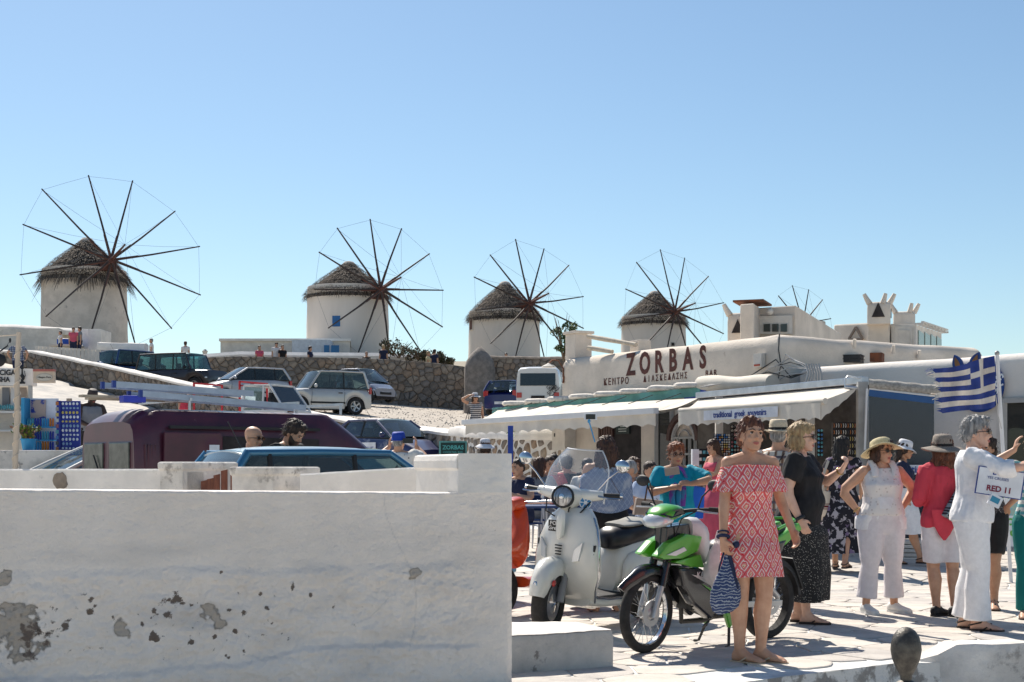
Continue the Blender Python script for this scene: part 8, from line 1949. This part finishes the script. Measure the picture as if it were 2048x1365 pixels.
for s_ in (1,-1):
 mb=MB();st_=[(-.10,.02,.40,.10),(-.16,.07,.43,.15),(-.32,.105,.45,.185),(-.52,.115,.47,.185),(-.72,.10,.50,.165),(-.88,.065,.53,.12),(-.96,.02,.55,.06)]
 mb.loft([[V((x,s_*(.135+w*cos(a)*(1 if cos(a)> 0 else .3)),z+h*sin(a)))for a in [2*pi*i/22 for i in range(22)]]for x,w,z,h in st_]);mb.obj('side_cowl',M_cream_p,S,smooth=70)
 mb=MB();mb.box((-.78,s_*.19,.70),(.06,.01,.04));mb.obj('badge',M_chrome,S)
 mb=MB();lx(mb,[(-.02,.02,.30,.02),(-.10,.04,.315,.05),(-.30,.05,.315,.06),(-.42,.03,.31,.04)]);
 mb.v=[(a,b+s_*.19,c)for a,b,c in mb.v];mb.obj('footrest',M_plas,S,smooth=60)
 mb=MB();mb.box((-.22,s_*.243,.318),(.13,.01,.028));mb.obj('footrest_plate',M_chrome,S,bevel=.004)
# seat
mb=MB();lx(mb,[(-.02,.05,.66,.05),(-.08,.11,.685,.085),(-.22,.14,.705,.09),(-.40,.145,.725,.085),(-.50,.14,.755,.085),(-.70,.13,.77,.075),(-.84,.10,.775,.06),(-.92,.05,.775,.03)],22,.75);se=mb.obj('seat',M_seatv,S,smooth=60)
mb=MB();lx(mb,[(-.14,.09,.79,.012),(-.22,.115,.793,.016),(-.38,.12,.805,.016),(-.47,.105,.828,.014)],16,.7);mb.obj('sunlit_seat_top',mat('sunlit_black_vinyl',(.26,.25,.22),.45),se,smooth=60)  # sunlight on the black seat, put into this paler top colour
mb=MB();mb.tube([V(q)for q in ((-.60,.14,.73),(-.85,.14,.74),(-1.0,.09,.75),(-1.04,0,.75),(-1.0,-.09,.75),(-.85,-.14,.74),(-.60,-.14,.73))],.011,8);mb.obj('grab_rail',M_chrome,S,smooth=60)
mb=MB();mb.box((-1.0,0,.60),(.04,.12,.08));mb.obj('tail_light',M_red_l,S,bevel=.015)
mb=MB();lx(mb,[(-.35,.07,.2,.06),(-.6,.08,.22,.08),(-.8,.05,.23,.06)]);mb.obj('engine',M_plas,S,smooth=50)
mb=MB();mb.tube([V((-.15,.06,.2)),V((-.20,.14,.02))],.010,6);mb.obj('stand',M_sgrey,S)
# headset
mb=MB();mb.loft([[sv(x,y,z)for x,y,z in ((.42+.10*cos(a)*k,w*sin(a),zc+0*a)for a in [2*pi*i/20 for i in range(20)])]for zc,w,k in ((.93,.06,.8),(.97,.10,.95),(1.02,.13,1.1),(1.06,.12,1.1),(1.09,.08,.8),(1.105,.03,.4))]);mb.obj('headset',M_cream_p,S,smooth=70)
for s_ in (1,-1):
 mb=MB();mb.tube([sv(.41,s_*.06,1.03),sv(.39,s_*.16,1.035),sv(.35,s_*.25,1.045)],[.055,.046,.034],12);mb.obj('handlebar',M_cream_p,S,smooth=60)
 mb=MB();mb.tube([sv(.35,s_*.25,1.045),sv(.31,s_*.365,1.05)],.019,10);mb.obj('grip',M_plas,S,smooth=50);mb=MB();mb.tube([sv(.31,s_*.365,1.05),sv(.302,s_*.385,1.05)],.021,10);mb.obj('grip_end',M_chrome,S,smooth=50)
 mb=MB();mb.tube([sv(.40,s_*.23,1.04),sv(.40,s_*.31,1.03),sv(.36,s_*.385,1.03)],.008,6);mb.obj('brake_lever',M_chrome,S,smooth=50)
 mb=MB();mb.tube([sv(.36,s_*.20,1.07),sv(.37,s_*.29,1.18),sv(.36,s_*.36,1.24)],.006,6);mb.obj('mirror_stem',M_chrome,S,smooth=50)
 mb=MB();mb.ell(sv(.36,s_*.385,1.275),(.022,.062,.050),16,10);mb.obj('mirror',M_chrome,S,smooth=70)
Rh=Rs@Matrix.Rotation(radians(82),3,'Y');hc=sv(.525,0,1.02)
mb=MB();mb.lathe([(.075,-.06),(.088,.0),(.086,.012),(.076,.016),(.074,.0)],30,hc,Rh,cap=False);mb.obj('headlight_ring',M_plas,S,smooth=50)
mb=MB();mb.lathe([(.076,-.01),(.074,.008),(.05,.018),(.002,.022)],30,hc,Rh);hl_=mb.obj('headlight',mat('headlight_reflector',(.35,.36,.38),.15,metal=.8,c2=(.10,.10,.10),vs=14,cmin=.42,cmax=.5,stretch=(1,3,.5)),S,smooth=60)
mb=MB();mb.lathe([(.022,.018),(.020,.030),(.004,.032)],16,hc,Rh);mb.obj('bulb_cap',M_chrome,hl_,smooth=60)
for i,(a,b,c)in enumerate(((.30,1.02,.16),(.26,1.0,-.15),(.22,1.03,.05))):mb=MB();mb.tube([sv(.38,c*1.2,b),sv(.50,c*.9,b-.10),sv(.46,c*.5,.86),V((.42,c*.3,.74))],.006,5);mb.obj('brake_cable',M_plas,S,smooth=60)
# windscreen
def ws(u,v):y=(u-.5)*2;w=.25*(1-.10*v-.55*max(0,v-.55)**1.6*2.2);return sv(.44-.06*y*y*2-.20*v,y*w,1.03+.34*v-.0*y*y-.05*y*y*(1-v))
mb=MB();mb.grid(ws,20,14);mb.obj('windscreen',glass('clear_screen',(.93,.95,.97),.80,.05,.75),S,smooth=80)
mb=MB();mb.tube([ws(0,i/10)for i in range(11)]+[ws(i/12,1)for i in range(1,12)]+[ws(1,1-i/10)for i in range(11)],.0055,5);mb.obj('windscreen_edge',MATS['white_awning_bar'],S,smooth=60)
def sticker(M_,w,h,bg,lines,fg,par,size):
 if bg is not None:mb=MB();mb.box((0,0,0),(w,h,.002));mb.v=[tuple(M_@V(v))for v in mb.v];mb.obj('sticker',bg,par)
 for i,l in enumerate(lines):text('sticker_text',l,size,fg,M_@Matrix.Translation((0,(len(lines)/2-.5-i)*size*.92,.002)),par,depth=.001,bold=.0006)
sticker(plane_M(V((.578,-.055,.80)),(-.25,1,0),V((.12,0,1))),.10,.085,M_plas,('FOR','Greek'),M_white_ink,S,.040)
sticker(plane_M(V((-.60,.247,.545)),(-1,-.06,.16),V((.16,0,1))),.16,.05,None,('VANS','TEAM'),M_signblue,S,.055)
sticker(plane_M(V((-.28,.235,.42)),(-1,.03,0)),.1,.05,None,('TRUE','TO','THIS'),M_plas,S,.032)
bm_=plane_M(sv(.43,.145,.985),Rs@V((-.5,1,0)));mb=MB();mb.prism([(.048*cos(2*pi*i/24),.048*sin(2*pi*i/24))for i in range(24)],.003,bm_);o=mb.obj('round_sticker',MATS['sign_white'],S)
mb=MB()
for i in range(6):a=2*pi*i/6;mb.prism([(.015*cos(a+.1),.015*sin(a+.1)),(.042*cos(a+.1),.042*sin(a+.1)),(.042*cos(a+.85),.042*sin(a+.85)),(.015*cos(a+.85),.015*sin(a+.85))],.001,bm_@Matrix.Translation((0,0,.0032)))
mb.obj('sticker_segments',mat('sticker_blue',(.02,.2,.45),.5),o,kind='stuff')
# ------------------------------------------------------------------ green underbone motorbike
gf=V((PX(1290,10.12),10.12,0));gr=V((PX(1532,10.95),10.95,0));dg2=(gf-gr).normalized();WB2=(gf-gr).length/2
B=thing('motorbike','green and black underbone motorbike with spoked wheels and a front headlight cowl','motorbike',((gf+gr)/2).to_tuple(),hd(dg2.x,dg2.y));B.rotation_euler[0]=radians(-3)
M_gr=mat('lime_green_paint',(.07,.36,.015),.3,var=.05,coat=.7);M_fork=mat('cast_aluminium',(.50,.50,.50),.4,metal=.7);M_bk=mat('gloss_black_paint',(.012,.012,.015),.22,coat=.5);M_eng=mat('dirty_engine',(.06,.055,.05),.6,c2=(.03,.028,.026),vs=20)
R_w=.285;s2_=radians(8);Rb=rotz(s2_);fx=WB2;BF=V((fx,0,R_w))
def bv(x,y,z):return BF+Rb@(V((x,y,z))-BF)
for nm,c,R,br in (('front_wheel',BF,Rb,1),('rear_wheel',V((-WB2,0,R_w)),Matrix.Identity(3),0)):
 e=bpy.data.objects.new(nm,None);COL.objects.link(e);e.parent=B;RR=R@Matrix.Rotation(pi/2,3,'X')
 mb=MB();rw_(mb,c,R_w,.036+.006*(1-br),40,R);mb.obj('tyre',M_tyre,e,smooth=50)
 mb=MB();mb.lathe([(R_w-.052,-.022),(R_w-.040,-.020),(R_w-.048,0),(R_w-.040,.020),(R_w-.052,.022),(R_w-.062,.014),(R_w-.062,-.014)],40,c,RR,cap=False,close=True);mb.obj('rim',M_chrome,e,smooth=40)
 mb=MB();mb.lathe([(.012,-.05),(.035,-.045),(.048,-.03),(.030,-.02),(.030,.02),(.048,.03),(.035,.045),(.012,.05)],18,c,RR);mb.obj('hub',M_fork,e,smooth=40)
 for i in range(32):
  a=2*pi*i/32;sd_=1 if i % 2 else -1;b2=a+(.35 if (i//2)% 2 else -.35);mb=MB();mb.tube([c+RR@V((.045*cos(a),.045*sin(a),sd_*.03)),c+RR@V(((R_w-.055)*cos(b2),(R_w-.055)*sin(b2),0))],.0016,4);mb.obj('spoke',M_chrome,e)
 mb=MB();mb.lathe([(.05,-.045),(.095,-.045),(.095,-.041),(.05,-.041)],26,c,RR,cap=False,close=True);mb.obj('brake_disc',M_fork,e)
for s_ in (1,-1):
 mb=MB();mb.tube([bv(fx,s_*.062,R_w-.03),bv(fx-.03,s_*.062,R_w+.06),bv(fx-.11,s_*.062,R_w+.26)],[.020,.023,.021],10);mb.obj('fork_leg',M_fork,B,smooth=50)
 mb=MB();mb.tube([bv(fx-.085,s_*.062,R_w+.19),bv(fx-.16,s_*.062,R_w+.40)],[.030,.028],10);mb.obj('fork_shroud',M_bk,B,smooth=50)
mb=MB();rings=[]
for i in range(13):
 a=radians(35+i*9.5);w=.058*(.35+.65*min(1,i/4));r=R_w+.035
 rings.append([bv(fx+r_*cos(a)+(.06 if i < 2 else 0)*(2-i)/2,y,R_w+r_*sin(a)+.01)for y,r_ in ((-w,r-.05),(-w,r-.005),(-w*.5,r+.018),(0,r+.024),(w*.5,r+.018),(w,r-.005),(w,r-.05),(0,r+.008))])
mb.loft(rings);mb.obj('front_fender',M_bk,B,smooth=60)
# headlight cowl and bars
def shell(nm,st,m,n=16,sq=.85,par=None,sm=60):mb=MB();lx(mb,st,n,sq);mb.v=[tuple(bv(*v))for v in mb.v]if st[0][0]> .2 and nm in ('headlight_cowl','headlight','cowl_visor','cowl_black_stripe')else mb.v;return mb.obj(nm,m,par or B,smooth=sm)
cw=shell('headlight_cowl',[(fx-.02,.035,.945,.02),(fx-.05,.085,.955,.05),(fx-.11,.115,.975,.065),(fx-.19,.115,1.0,.06),(fx-.27,.10,1.005,.045),(fx-.32,.06,1.005,.03)],M_gr)
shell('headlight',[(fx+.005,.03,.925,.018),(fx-.02,.085,.935,.045),(fx-.08,.112,.945,.052),(fx-.13,.112,.95,.04)],M_lamp)
for s_ in (1,-1):
 mb=MB();mb.loft([[bv(x,s_*y,z)for x,y,z in ((fx-.03,.06,.99),(fx-.20,.12,1.03),(fx-.24,.125,.99),(fx-.10,.115,.965))],[bv(x,s_*(y+.008),z+.004)for x,y,z in ((fx-.03,.06,.99),(fx-.20,.12,1.03),(fx-.24,.125,.99),(fx-.10,.115,.965))]]);mb.obj('cowl_black_stripe',M_bk,B)
 mb=MB();mb.tube([bv(fx-.28,s_*.04,1.0),bv(fx-.27,s_*.16,1.02),bv(fx-.34,s_*.24,1.03),bv(fx-.38,s_*.34,1.03)],[.016,.013,.012,.012],8);mb.obj('handlebar',M_plas,B,smooth=50)
 mb=MB();mb.tube([bv(fx-.35,s_*.26,1.03),bv(fx-.385,s_*.36,1.03)],.019,8);mb.obj('grip',M_tyre,B,smooth=50)
 mb=MB();mb.tube([bv(fx-.29,s_*.20,1.02),bv(fx-.27,s_*.28,1.015),bv(fx-.31,s_*.36,1.01)],.007,6);mb.obj('brake_lever',M_fork,B,smooth=50)
 mb=MB();mb.tube([bv(fx-.31,s_*.19,1.03),bv(fx-.30,s_*.23,1.12),bv(fx-.32,s_*.28,1.18)],.006,6);mb.obj('mirror_stem',M_plas,B,smooth=50)
 mb=MB();mb.ell(bv(fx-.32,s_*.32,1.205),(.018,.068,.042),14,8);mb.obj('mirror',M_plas,B,smooth=60)
for c in (.13,-.12,.05):mb=MB();mb.tube([bv(fx-.30,c*1.5,1.02),bv(fx-.20,c,.96),bv(fx-.18,c*.6,.80),bv(fx-.12,c*.5,.55)],.005,5);mb.obj('control_cable',M_plas,B,smooth=60)
# leg shield and fairing panels on both sides
for s_ in (1,-1):
 def pn(nm,poly,y0,y1,m,bev=.006,**k):mb=MB();panel(mb,poly,s_*y0,s_*y1);return mb.obj(nm,m,B,bevel=bev,seg=2,**k)
 pn('upper_fairing',[(fx+.03,.70),(fx-.08,.79),(fx-.26,.85),(fx-.42,.83),(fx-.38,.72),(fx-.22,.675),(fx-.04,.675)],.045,.125,M_gr,.02)
 pn('indicator',[(fx-.05,.71),(fx-.22,.76),(fx-.25,.735),(fx-.14,.70)],.12,.134,M_lamp,.002)
 pn('middle_fairing',[(fx-.12,.655),(fx-.40,.70),(fx-.45,.60),(fx-.30,.615)],.06,.13,M_gr,.012);pn('front_inner',[(fx-.10,.66),(fx-.12,.90),(fx-.34,.92),(fx-.42,.60)],.0,.06,M_bk,.01)
 pn('lower_fairing',[(fx-.18,.61),(fx-.40,.60),(fx-.62,.48),(fx-.66,.30),(fx-.52,.22),(fx-.34,.34),(fx-.22,.48)],.05,.14,M_bk,.02)
 pn('fairing_stripe',[(fx-.30,.56),(fx-.50,.47),(fx-.60,.36),(fx-.54,.47),(fx-.46,.53)],.141,.146,M_white_ink,0);pn('fairing_stripe',[(fx-.40,.49),(fx-.52,.44),(fx-.575,.38),(fx-.52,.42)],.145,.149,M_gr,0)
 pn('frame_spar',[(fx-.55,.60),(fx-.62,.60),(fx-.80,.20),(fx-.74,.14),(fx-.66,.30)],.10,.135,M_gr,.01)
 pn('side_panel',[(-.05,.60),(-.30,.72),(-.70,.78),(-.62,.64),(-.36,.50),(-.10,.46)],.06,.13,M_bk,.02);pn('tail_panel',[(-.42,.72),(-.84,.90),(-.88,.85),(-.70,.74),(-.5,.66)],.06,.125,M_gr,.015)
 mb=MB();mb.tube([V((-.30,s_*.10,.62)),V((-WB2-.0,s_*.10,R_w+.05))],[.026,.022],8);mb.obj('shock_absorber',M_fork,B,smooth=50)
 mb=MB();mb.beam((-.12,s_*.085,R_w+.02),(-WB2-.06,s_*.085,R_w),.024,.045);mb.obj('swingarm',M_fork,B,bevel=.005)
 mb=MB();mb.tube([V((-.02,s_*.08,.28)),V((-.04,s_*.22,.27))],.014,8);mb.obj('footpeg',M_tyre,B)
 mb=MB();mb.tube([V((-.12,s_*.09,.24)),V((-.06,s_*.15,.015)),V((-.02,s_*.16,.012))],.011,6);mb.obj('centre_stand_leg',M_eng,B)
text('maker_lettering','KAZE',.058,M_white_ink,plane_M(V((fx-.42,.147,.555)),(-1,0,.05)),B,depth=.002,bold=.002)
mb=MB();lx(mb,[(-.0,.07,.70,.03),(-.08,.11,.735,.05),(-.30,.13,.765,.05),(-.50,.12,.80,.05),(-.72,.09,.835,.04),(-.82,.05,.85,.02)],18,.7);mb.obj('seat',M_seatv,B,smooth=60)
mb=MB();lx(mb,[(.02,.03,.62,.05),(-.1,.06,.60,.10),(-.4,.06,.66,.08),(-.7,.04,.74,.05)]);mb.obj('subframe',M_plas,B,smooth=50)
mb=MB();lx(mb,[(.22,.05,.34,.05),(.16,.075,.33,.075),(.0,.10,.30,.10),(-.14,.09,.29,.09),(-.2,.05,.28,.05)],14,.6);mb.obj('engine',M_eng,B,smooth=40)
mb=MB()
for k in range(6):mb.box((.12+.03*k,0,.355),(.008,.15,.13))
mb.obj('cooling_fins',M_eng,B,kind='stuff')
mb=MB();mb.tube([V((.24,-.06,.30)),V((.20,-.09,.18)),V((-.1,-.12,.17)),V((-.35,-.13,.26)),V((-.78,-.14,.36))],[.018,.018,.022,.042,.045],12);mb.obj('exhaust',M_eng,B,smooth=50)
mb=MB();mb.tube([V((.10,.09,.20)),V((.20,.13,.17)),V((.24,.2,.20))],.009,6);mb.obj('gear_lever',M_eng,B)
mb=MB();rings=[]
for i in range(9):
 a=radians(60+i*14);w=.06;r=R_w+.045;rings.append([V((-WB2+r_*cos(a),y,R_w+r_*sin(a)))for y,r_ in ((-w,r-.03),(-w*.8,r+.012),(w*.8,r+.012),(w,r-.03))])
mb.loft(rings);mb.obj('rear_fender',M_plas,B,smooth=50)
mb=MB();mb.beam((-WB2-.20,0,.62),(-WB2-.34,0,.38),.13,.012);mb.obj('mudflap',M_plas,B);mb=MB();mb.box((-.88,0,.82),(.05,.14,.06));mb.obj('tail_light',M_red_l,B,bevel=.015)
mb=MB();mb.tube([V((-.6,.12,.86)),V((-.80,.11,.92)),V((-.88,0,.93)),V((-.80,-.11,.92)),V((-.6,-.12,.86))],.012,6);mb.obj('grab_rail',M_gr,B,smooth=60)
mb=MB();lx(mb,[(fx-.36,.08,.86,.09),(fx-.44,.11,.82,.14),(fx-.52,.10,.76,.15),(fx-.57,.04,.70,.08)],14,.7);mb.obj('inner_leg_shield',mat('white_plastic_panel',(.62,.60,.60),.4),B,smooth=50)
# plastic bag hanging at the leg shield
t=thing('plastic_bag','crumpled translucent white carrier bag hanging on the green motorbike','bag',(0,0,0));t.matrix_world=B.matrix_basis.copy()if B.matrix_basis != Matrix.Identity(4)else B.matrix_world.copy()
mb=MB();rings=[]
for z,w,d in ((.88,.012,.012),(.78,.04,.03),(.72,.08,.06),(.63,.105,.075),(.55,.11,.08),(.50,.08,.06),(.475,.03,.02)):
 rings.append([V((fx-.47+w*cos(a)*(1+.12*sin(a*5+z*20)),.23+d*sin(a)*(1+.12*sin(a*7+z*13)),z))for a in [2*pi*i/28 for i in range(28)]])
mb.loft(rings);mb.obj('bag',mat('carrier_bag',(.62,.60,.60),.35,alpha=.72,var=.1,vs=15),t,smooth=70)
# ------------------------------------------------------------------ red scooter, mostly hidden behind the wall and the white one
R2=thing('red_scooter','orange red scooter mostly hidden behind the white scooter and the wall end','scooter',(PX(1060,12.9)+.10,12.95,0),hd(-.62,-.78));M_or=mat('orange_red_paint',(.62,.07,.015),.3,coat=.6)
for x in (.62,-.62):
 e=bpy.data.objects.new('wheel',None);COL.objects.link(e);e.parent=R2;mb=MB();rw_(mb,V((x,0,.24)),.24,.055);mb.obj('tyre',M_tyre,e,smooth=50);mb=MB();mb.lathe([(.15,-.03),(.15,.03),(.05,.04),(.02,-.04)],20,(x,0,.24),Matrix.Rotation(pi/2,3,'X'));mb.obj('rim',M_cream_p,e,smooth=40)
mb=MB();lx(mb,[(.86,.05,.50,.03),(.72,.10,.56,.05),(.52,.13,.60,.10),(.42,.16,.62,.20),(.36,.15,.70,.26),(.32,.10,.86,.14)]);mb.obj('front_fairing',M_or,R2,smooth=60)
mb=MB();lx(mb,[(.36,.15,.30,.05),(.0,.16,.27,.05),(-.16,.14,.34,.10),(-.36,.15,.50,.19),(-.66,.14,.58,.16),(-.92,.06,.66,.06)]);mb.obj('rear_body',M_or,R2,smooth=60)
mb=MB();lx(mb,[(-.08,.08,.70,.03),(-.3,.13,.74,.06),(-.7,.12,.78,.06),(-.86,.05,.80,.03)]);mb.obj('seat',M_seatv,R2,smooth=60)
mb=MB();lx(mb,[(.44,.05,.98,.05),(.36,.10,1.0,.06),(.28,.05,1.0,.03)]);mb.obj('headset',M_or,R2,smooth=60)
for s_ in (1,-1):mb=MB();mb.tube([V((.34,0,1.0)),V((.28,s_*.34,1.02))],.016,8);mb.obj('handlebar',M_chrome,R2,smooth=50)
# ------------------------------------------------------------------ kiosk with signs and racks at the left edge
YK=25.5;K=thing('tobacco_kiosk','white kiosk with a hand painted cigar and shisha sign at the left edge','kiosk',(0,0,0))
mb=MB();c=P(-30,740,YK);c2=P(62,770,YK)
mb.loft([[V((PX(x,YK),YK+d,PZ(y,YK)))for x,y in ((-120,733),(65,738),(65,772),(-120,770))]for d in (0,.25)]);mb.obj('sign_board',M_white,K,bevel=.01)
for s,x,y,sz in (('CIGAR',19,746,.135),('SHISHA',-1,760,.125)):text('sign_lettering',s,sz,M_plas,plane_M(P(x,y,YK-.02),(1,0,0)),K,bold=.004,sx=.9)
mb=MB();Rk=Matrix.Identity(3);mb.lathe([(.05,0),(.06,.02),(.02,.05),(.045,.09),(.05,.13),(.015,.18),(.012,.26),(.03,.27),(.015,.29),(.02,.31)],12,P(44,768,YK-.03));mb.v=[(a,YK-.02+(b-YK+.03)*.1,c_)for a,b,c_ in mb.v]
mb.tube([P(46,757,YK-.03),P(51,752,YK-.03),P(49,742,YK-.03)],.006,4);mb.obj('hookah_emblem',M_plas,K)
mb=MB();mb.loft([[V((PX(x,YK+.3),YK+.3+d,PZ(y,YK+.3)))for x,y in ((-120,772),(60,772),(60,905),(-120,905))]for d in (0,.1)]);mb.obj('back_wall',M_cream,K)
for y in (825,862):mb=MB();mb.box(P(-20,y,YK+.1),(1.4,.3,.03));mb.obj('shelf',M_white,K)
for x in (61,-5):mb=MB();mb.beam(P(x,905,YK),P(x,772,YK),.06);mb.obj('post',M_steel,K)
rnd=random.Random(3)
for i in range(12):mb=MB();q=P(-8+i*4.6,815+rnd.uniform(-1,1),YK+.05);mb.ell(q,(.02,.01,.05),8,5);mb.obj('sunglasses_pair',RACKCOL[3],K)
for i in range(3):mb=MB();q=P(12+i*17,795,YK+.22);mb.box(q,(.13,.03,.36));mb.obj('hanging_shirt',[M_grey_c,M_white_c,M_beigebag][i],K,bevel=.01)
I=thing('ice_cream_sign','small cream and salmon ice cream sign with an oval logo beside the kiosk','sign',(0,0,0));YI=25.3
mb=MB();mb.box(P(89,753,YI),(.37,.10,.24));mb.obj('sign_box',mat('salmon_cream',(.66,.52,.38),.5),I,bevel=.006);mb=MB();mb.box(P(89,741.5,YI-.005),(.372,.11,.04));mb.obj('top_band',mat('salmon_band',(.45,.14,.11),.5),I)
Mi=plane_M(P(89,755,YI-.055),(1,0,0));mb=MB();mb.prism([(.145*cos(2*pi*i/28),.068*sin(2*pi*i/28))for i in range(28)],.003,Mi);mb.obj('oval',mat('oval_grey',(.40,.37,.33),.5),I);mb=MB();mb.prism([(.137*cos(2*pi*i/28),.060*sin(2*pi*i/28))for i in range(28)],.003,Mi@Matrix.Translation((0,0,.002)));mb.obj('oval_face',mat('oval_cream',(.62,.56,.46),.5),I)
text('sign_lettering','Häagen-Dazs',.045,M_plas,Mi@Matrix.Translation((0,0,.006)),I,depth=.002,bold=.001)
# sun cream stand
YN=25.0;N_=thing('sun_cream_stand','tall light blue and white stand filled with blue and orange sun cream bottles','display rack',(PX(80,YN),YN,PZ(905,YN)))
M_lb=mat('stand_light_blue',(.03,.28,.52),.5);M_nb=mat('stand_navy',(.01,.03,.28),.45)
h=PZ(796,YN)-PZ(905,YN);w=.52
mb=MB();mb.box((0,.2,h/2),(w,.05,h));mb.obj('back_panel',MATS['sign_white'],N_,bevel=.01);mb=MB();mb.box((-w/2,.05,h*.62),(.06,.35,h*.75));mb.obj('side_panel',M_lb,N_,bevel=.01)
mb=MB();mb.box((-.08,.16,h*.80),(.26,.02,h*.34));mb.obj('poster',mat('skin_poster',(.50,.38,.32),.5,c2=(.02,.05,.30),vs=5,cmin=.45,cmax=.5),N_)
mb=MB();mb.prism([(.035*cos(2*pi*i/18),.035*sin(2*pi*i/18))for i in range(18)],.004,plane_M(V((-w/2,-.13,h*.40)),(1,0,0)));mb.obj('round_logo',M_nb,N_)
cols=[M_nb,M_lb,mat('orange_bottle',(.6,.18,.01),.35),M_nb,mat('teal_bottle',(.05,.3,.4),.35)]
for j,z in enumerate((.03,h*.22,h*.46)):
 mb=MB();mb.box((0,.08,z),(w,.25,.02));mb.obj('shelf',M_lb,N_)
 for i in range(11):mb=MB();mb.tube([V((-w/2+.05+i*.044,.0,z+.01)),V((-w/2+.05+i*.044,.0,z+.13)),V((-w/2+.05+i*.044,.0,z+.16))],[.018,.018,.009],7);mb.obj('bottle',cols[(i//3+j*2)% 5],N_)
# magnet rack
YM=24.6;G_=thing('magnet_rack','narrow royal blue rack covered in rows of white and yellow souvenir magnets','display rack',(PX(141,YM),YM,PZ(905,YM)));h=PZ(802,YM)-PZ(905,YM)
mb=MB();mb.box((0,.03,h/2),(.33,.05,h));mb.obj('board',M_nb,G_,bevel=.012);mb=MB();mb.box((-.20,.05,h/2),(.07,.14,h));mb.obj('side_strip',M_nb,G_)
mb=MB();mb.box((-.02,0,h+.015),(.09,.03,.05));mb.obj('handle_tag',M_beigebag,G_)
M_mg=[MATS['sign_white'],mat('magnet_yellow',(.55,.45,.12),.4),mat('magnet_blue',(.25,.38,.55),.4)]
for j in range(11):
 for i in range(5):
  if j in (1,)and i > 2:continue
  mb=MB();mb.ell((-.13+i*.062+.01*(j % 2),-.004,.07+j*(h-.12)/10),(.022,.01,.026 if j % 3 else .018),8,5);mb.obj('magnet',M_mg[1 if j in (6,8)else 2 if j % 4 == 1 else 0],G_)
for j in range(9):mb=MB();mb.box((-.22,-.03,.06+j*.098),(.05,.01,.06));mb.obj('postcard',RACKCOL[(j*3+2)% 8],G_)
# flower pot, low wall, rope pole
fp=shrub('green and reddish potted plant in a bright blue pot at the left edge',P(57,878,24.2),.25,.20,300,[MATS['leaf_b'],mat('leaf_pinkish',(.25,.14,.10),.8),MATS['lime_leaf_a']if 'lime_leaf_a' in MATS else MATS['leaf_a']],61,5,.045,name='potted_plant',cat='potted plant')
mb=MB();mb.lathe([(.085,-.25),(.125,-.02),(.14,-.02),(.14,.0),(.11,.0)],20);mb.obj('pot',M_lb,fp,smooth=40)
mb=MB();YL=23.6;mb.loft([[V((PX(x,YL),YL+d,z))for x,d in ((-200,0),(150,0),(158,1.95),(-200,1.95))]for z in (-.1,PZ(901,YL))]);o=mb.obj('low_white_wall',M_whiteold,bevel=.02);tag(o,'low stained white wall below the racks at the left edge','wall')
t=thing('rope_pole','pale wooden pole wrapped in rope near the left edge','pole',(0,0,0));YR=12.5;mb=MB();a,b=P(24,960,YR),P(37,665,YR);a.z=-.1
mb.tube([a+(b-a)*i/10+V((.004*sin(i*2),0,0))for i in range(11)],[.028-.006*i/10 for i in range(11)],10);M_pole=mat('peeled_pole',(.55,.47,.38),.8,c2=(.42,.36,.29),vs=5,stretch=(1,1,.3));mb.obj('pole',M_pole,t,smooth=60)
mb=MB();mb.tube([a+(b-a)*(.1+.85*i/120)+V((.031*cos(i*.9),.031*sin(i*.9),0))for i in range(121)],.004,4);mb.obj('rope',M_canvasbag,t,smooth=60)
mb=MB();mb.tube([b+V((0,0,-.02)),b+V((-.3,.1,-.03)),b+V((-1.0,.3,.0))],.007,5);mb.obj('guy_rope',M_canvasbag,t)
# chalkboard with the bar name
C_=thing('chalkboard','teal framed chalkboard with the bar name beside the white pier','sign',(0,0,0));YC=21.5;Mc=plane_M(P(906,905,YC),(1,.1,0))
mb=MB();mb.box((0,0,0),(.42,.34,.03));mb.v=[tuple(Mc@V(v))for v in mb.v];mb.obj('frame',M_teal,C_);mb=MB();mb.box((0,0,.017),(.37,.29,.004));mb.v=[tuple(Mc@V(v))for v in mb.v];mb.obj('board',mat('board_green',(.02,.05,.045),.8),C_)
M_ct=mat('teal_chalk',(.10,.42,.40),.8);text('chalk_text','ZORBAS',.085,M_ct,Mc@Matrix.Translation((0,.07,.020)),C_,depth=.002,bold=.002);text('chalk_text','COCKTAIL BAR',.042,M_ct,Mc@Matrix.Translation((0,.0,.020)),C_,depth=.002)
for s_ in (-1,1):mb=MB();mb.beam(Mc@V((s_*.19,-.15,0)),Mc@V((s_*.19,-1.0,-.1)),.03);mb.obj('leg',M_teal,C_)
# dark motorbike handlebar peeking in at the upper left
t=thing('parked_moped','black moped parked at the far left behind the kiosk roof','moped',P(2,728,56));mb=MB();mb.tube([V((-.25,0,.35)),V((.05,0,.55)),V((.28,0,.72))],.03,6);mb.obj('handlebar',M_plas,t)
mb=MB();mb.ell((.36,0,.92),(.05,.02,.10),8,6);mb.tube([V((.2,0,.66)),V((.34,0,.88))],.01,5);mb.obj('mirror',M_plas,t,smooth=50);mb=MB();mb.ell((-.1,0,.15),(.30,.12,.28),12,8);mb.obj('front_shield',M_plas,t,smooth=50)
mb=MB();mb.loft([[V((x,y,z))for x,y in ((-14,25.6),(-6.6,25.6),(-6.3,29.5),(-14,29.5))]for z in (-.1,1.03)]);mb.obj('terrace',M_road,kind='structure')
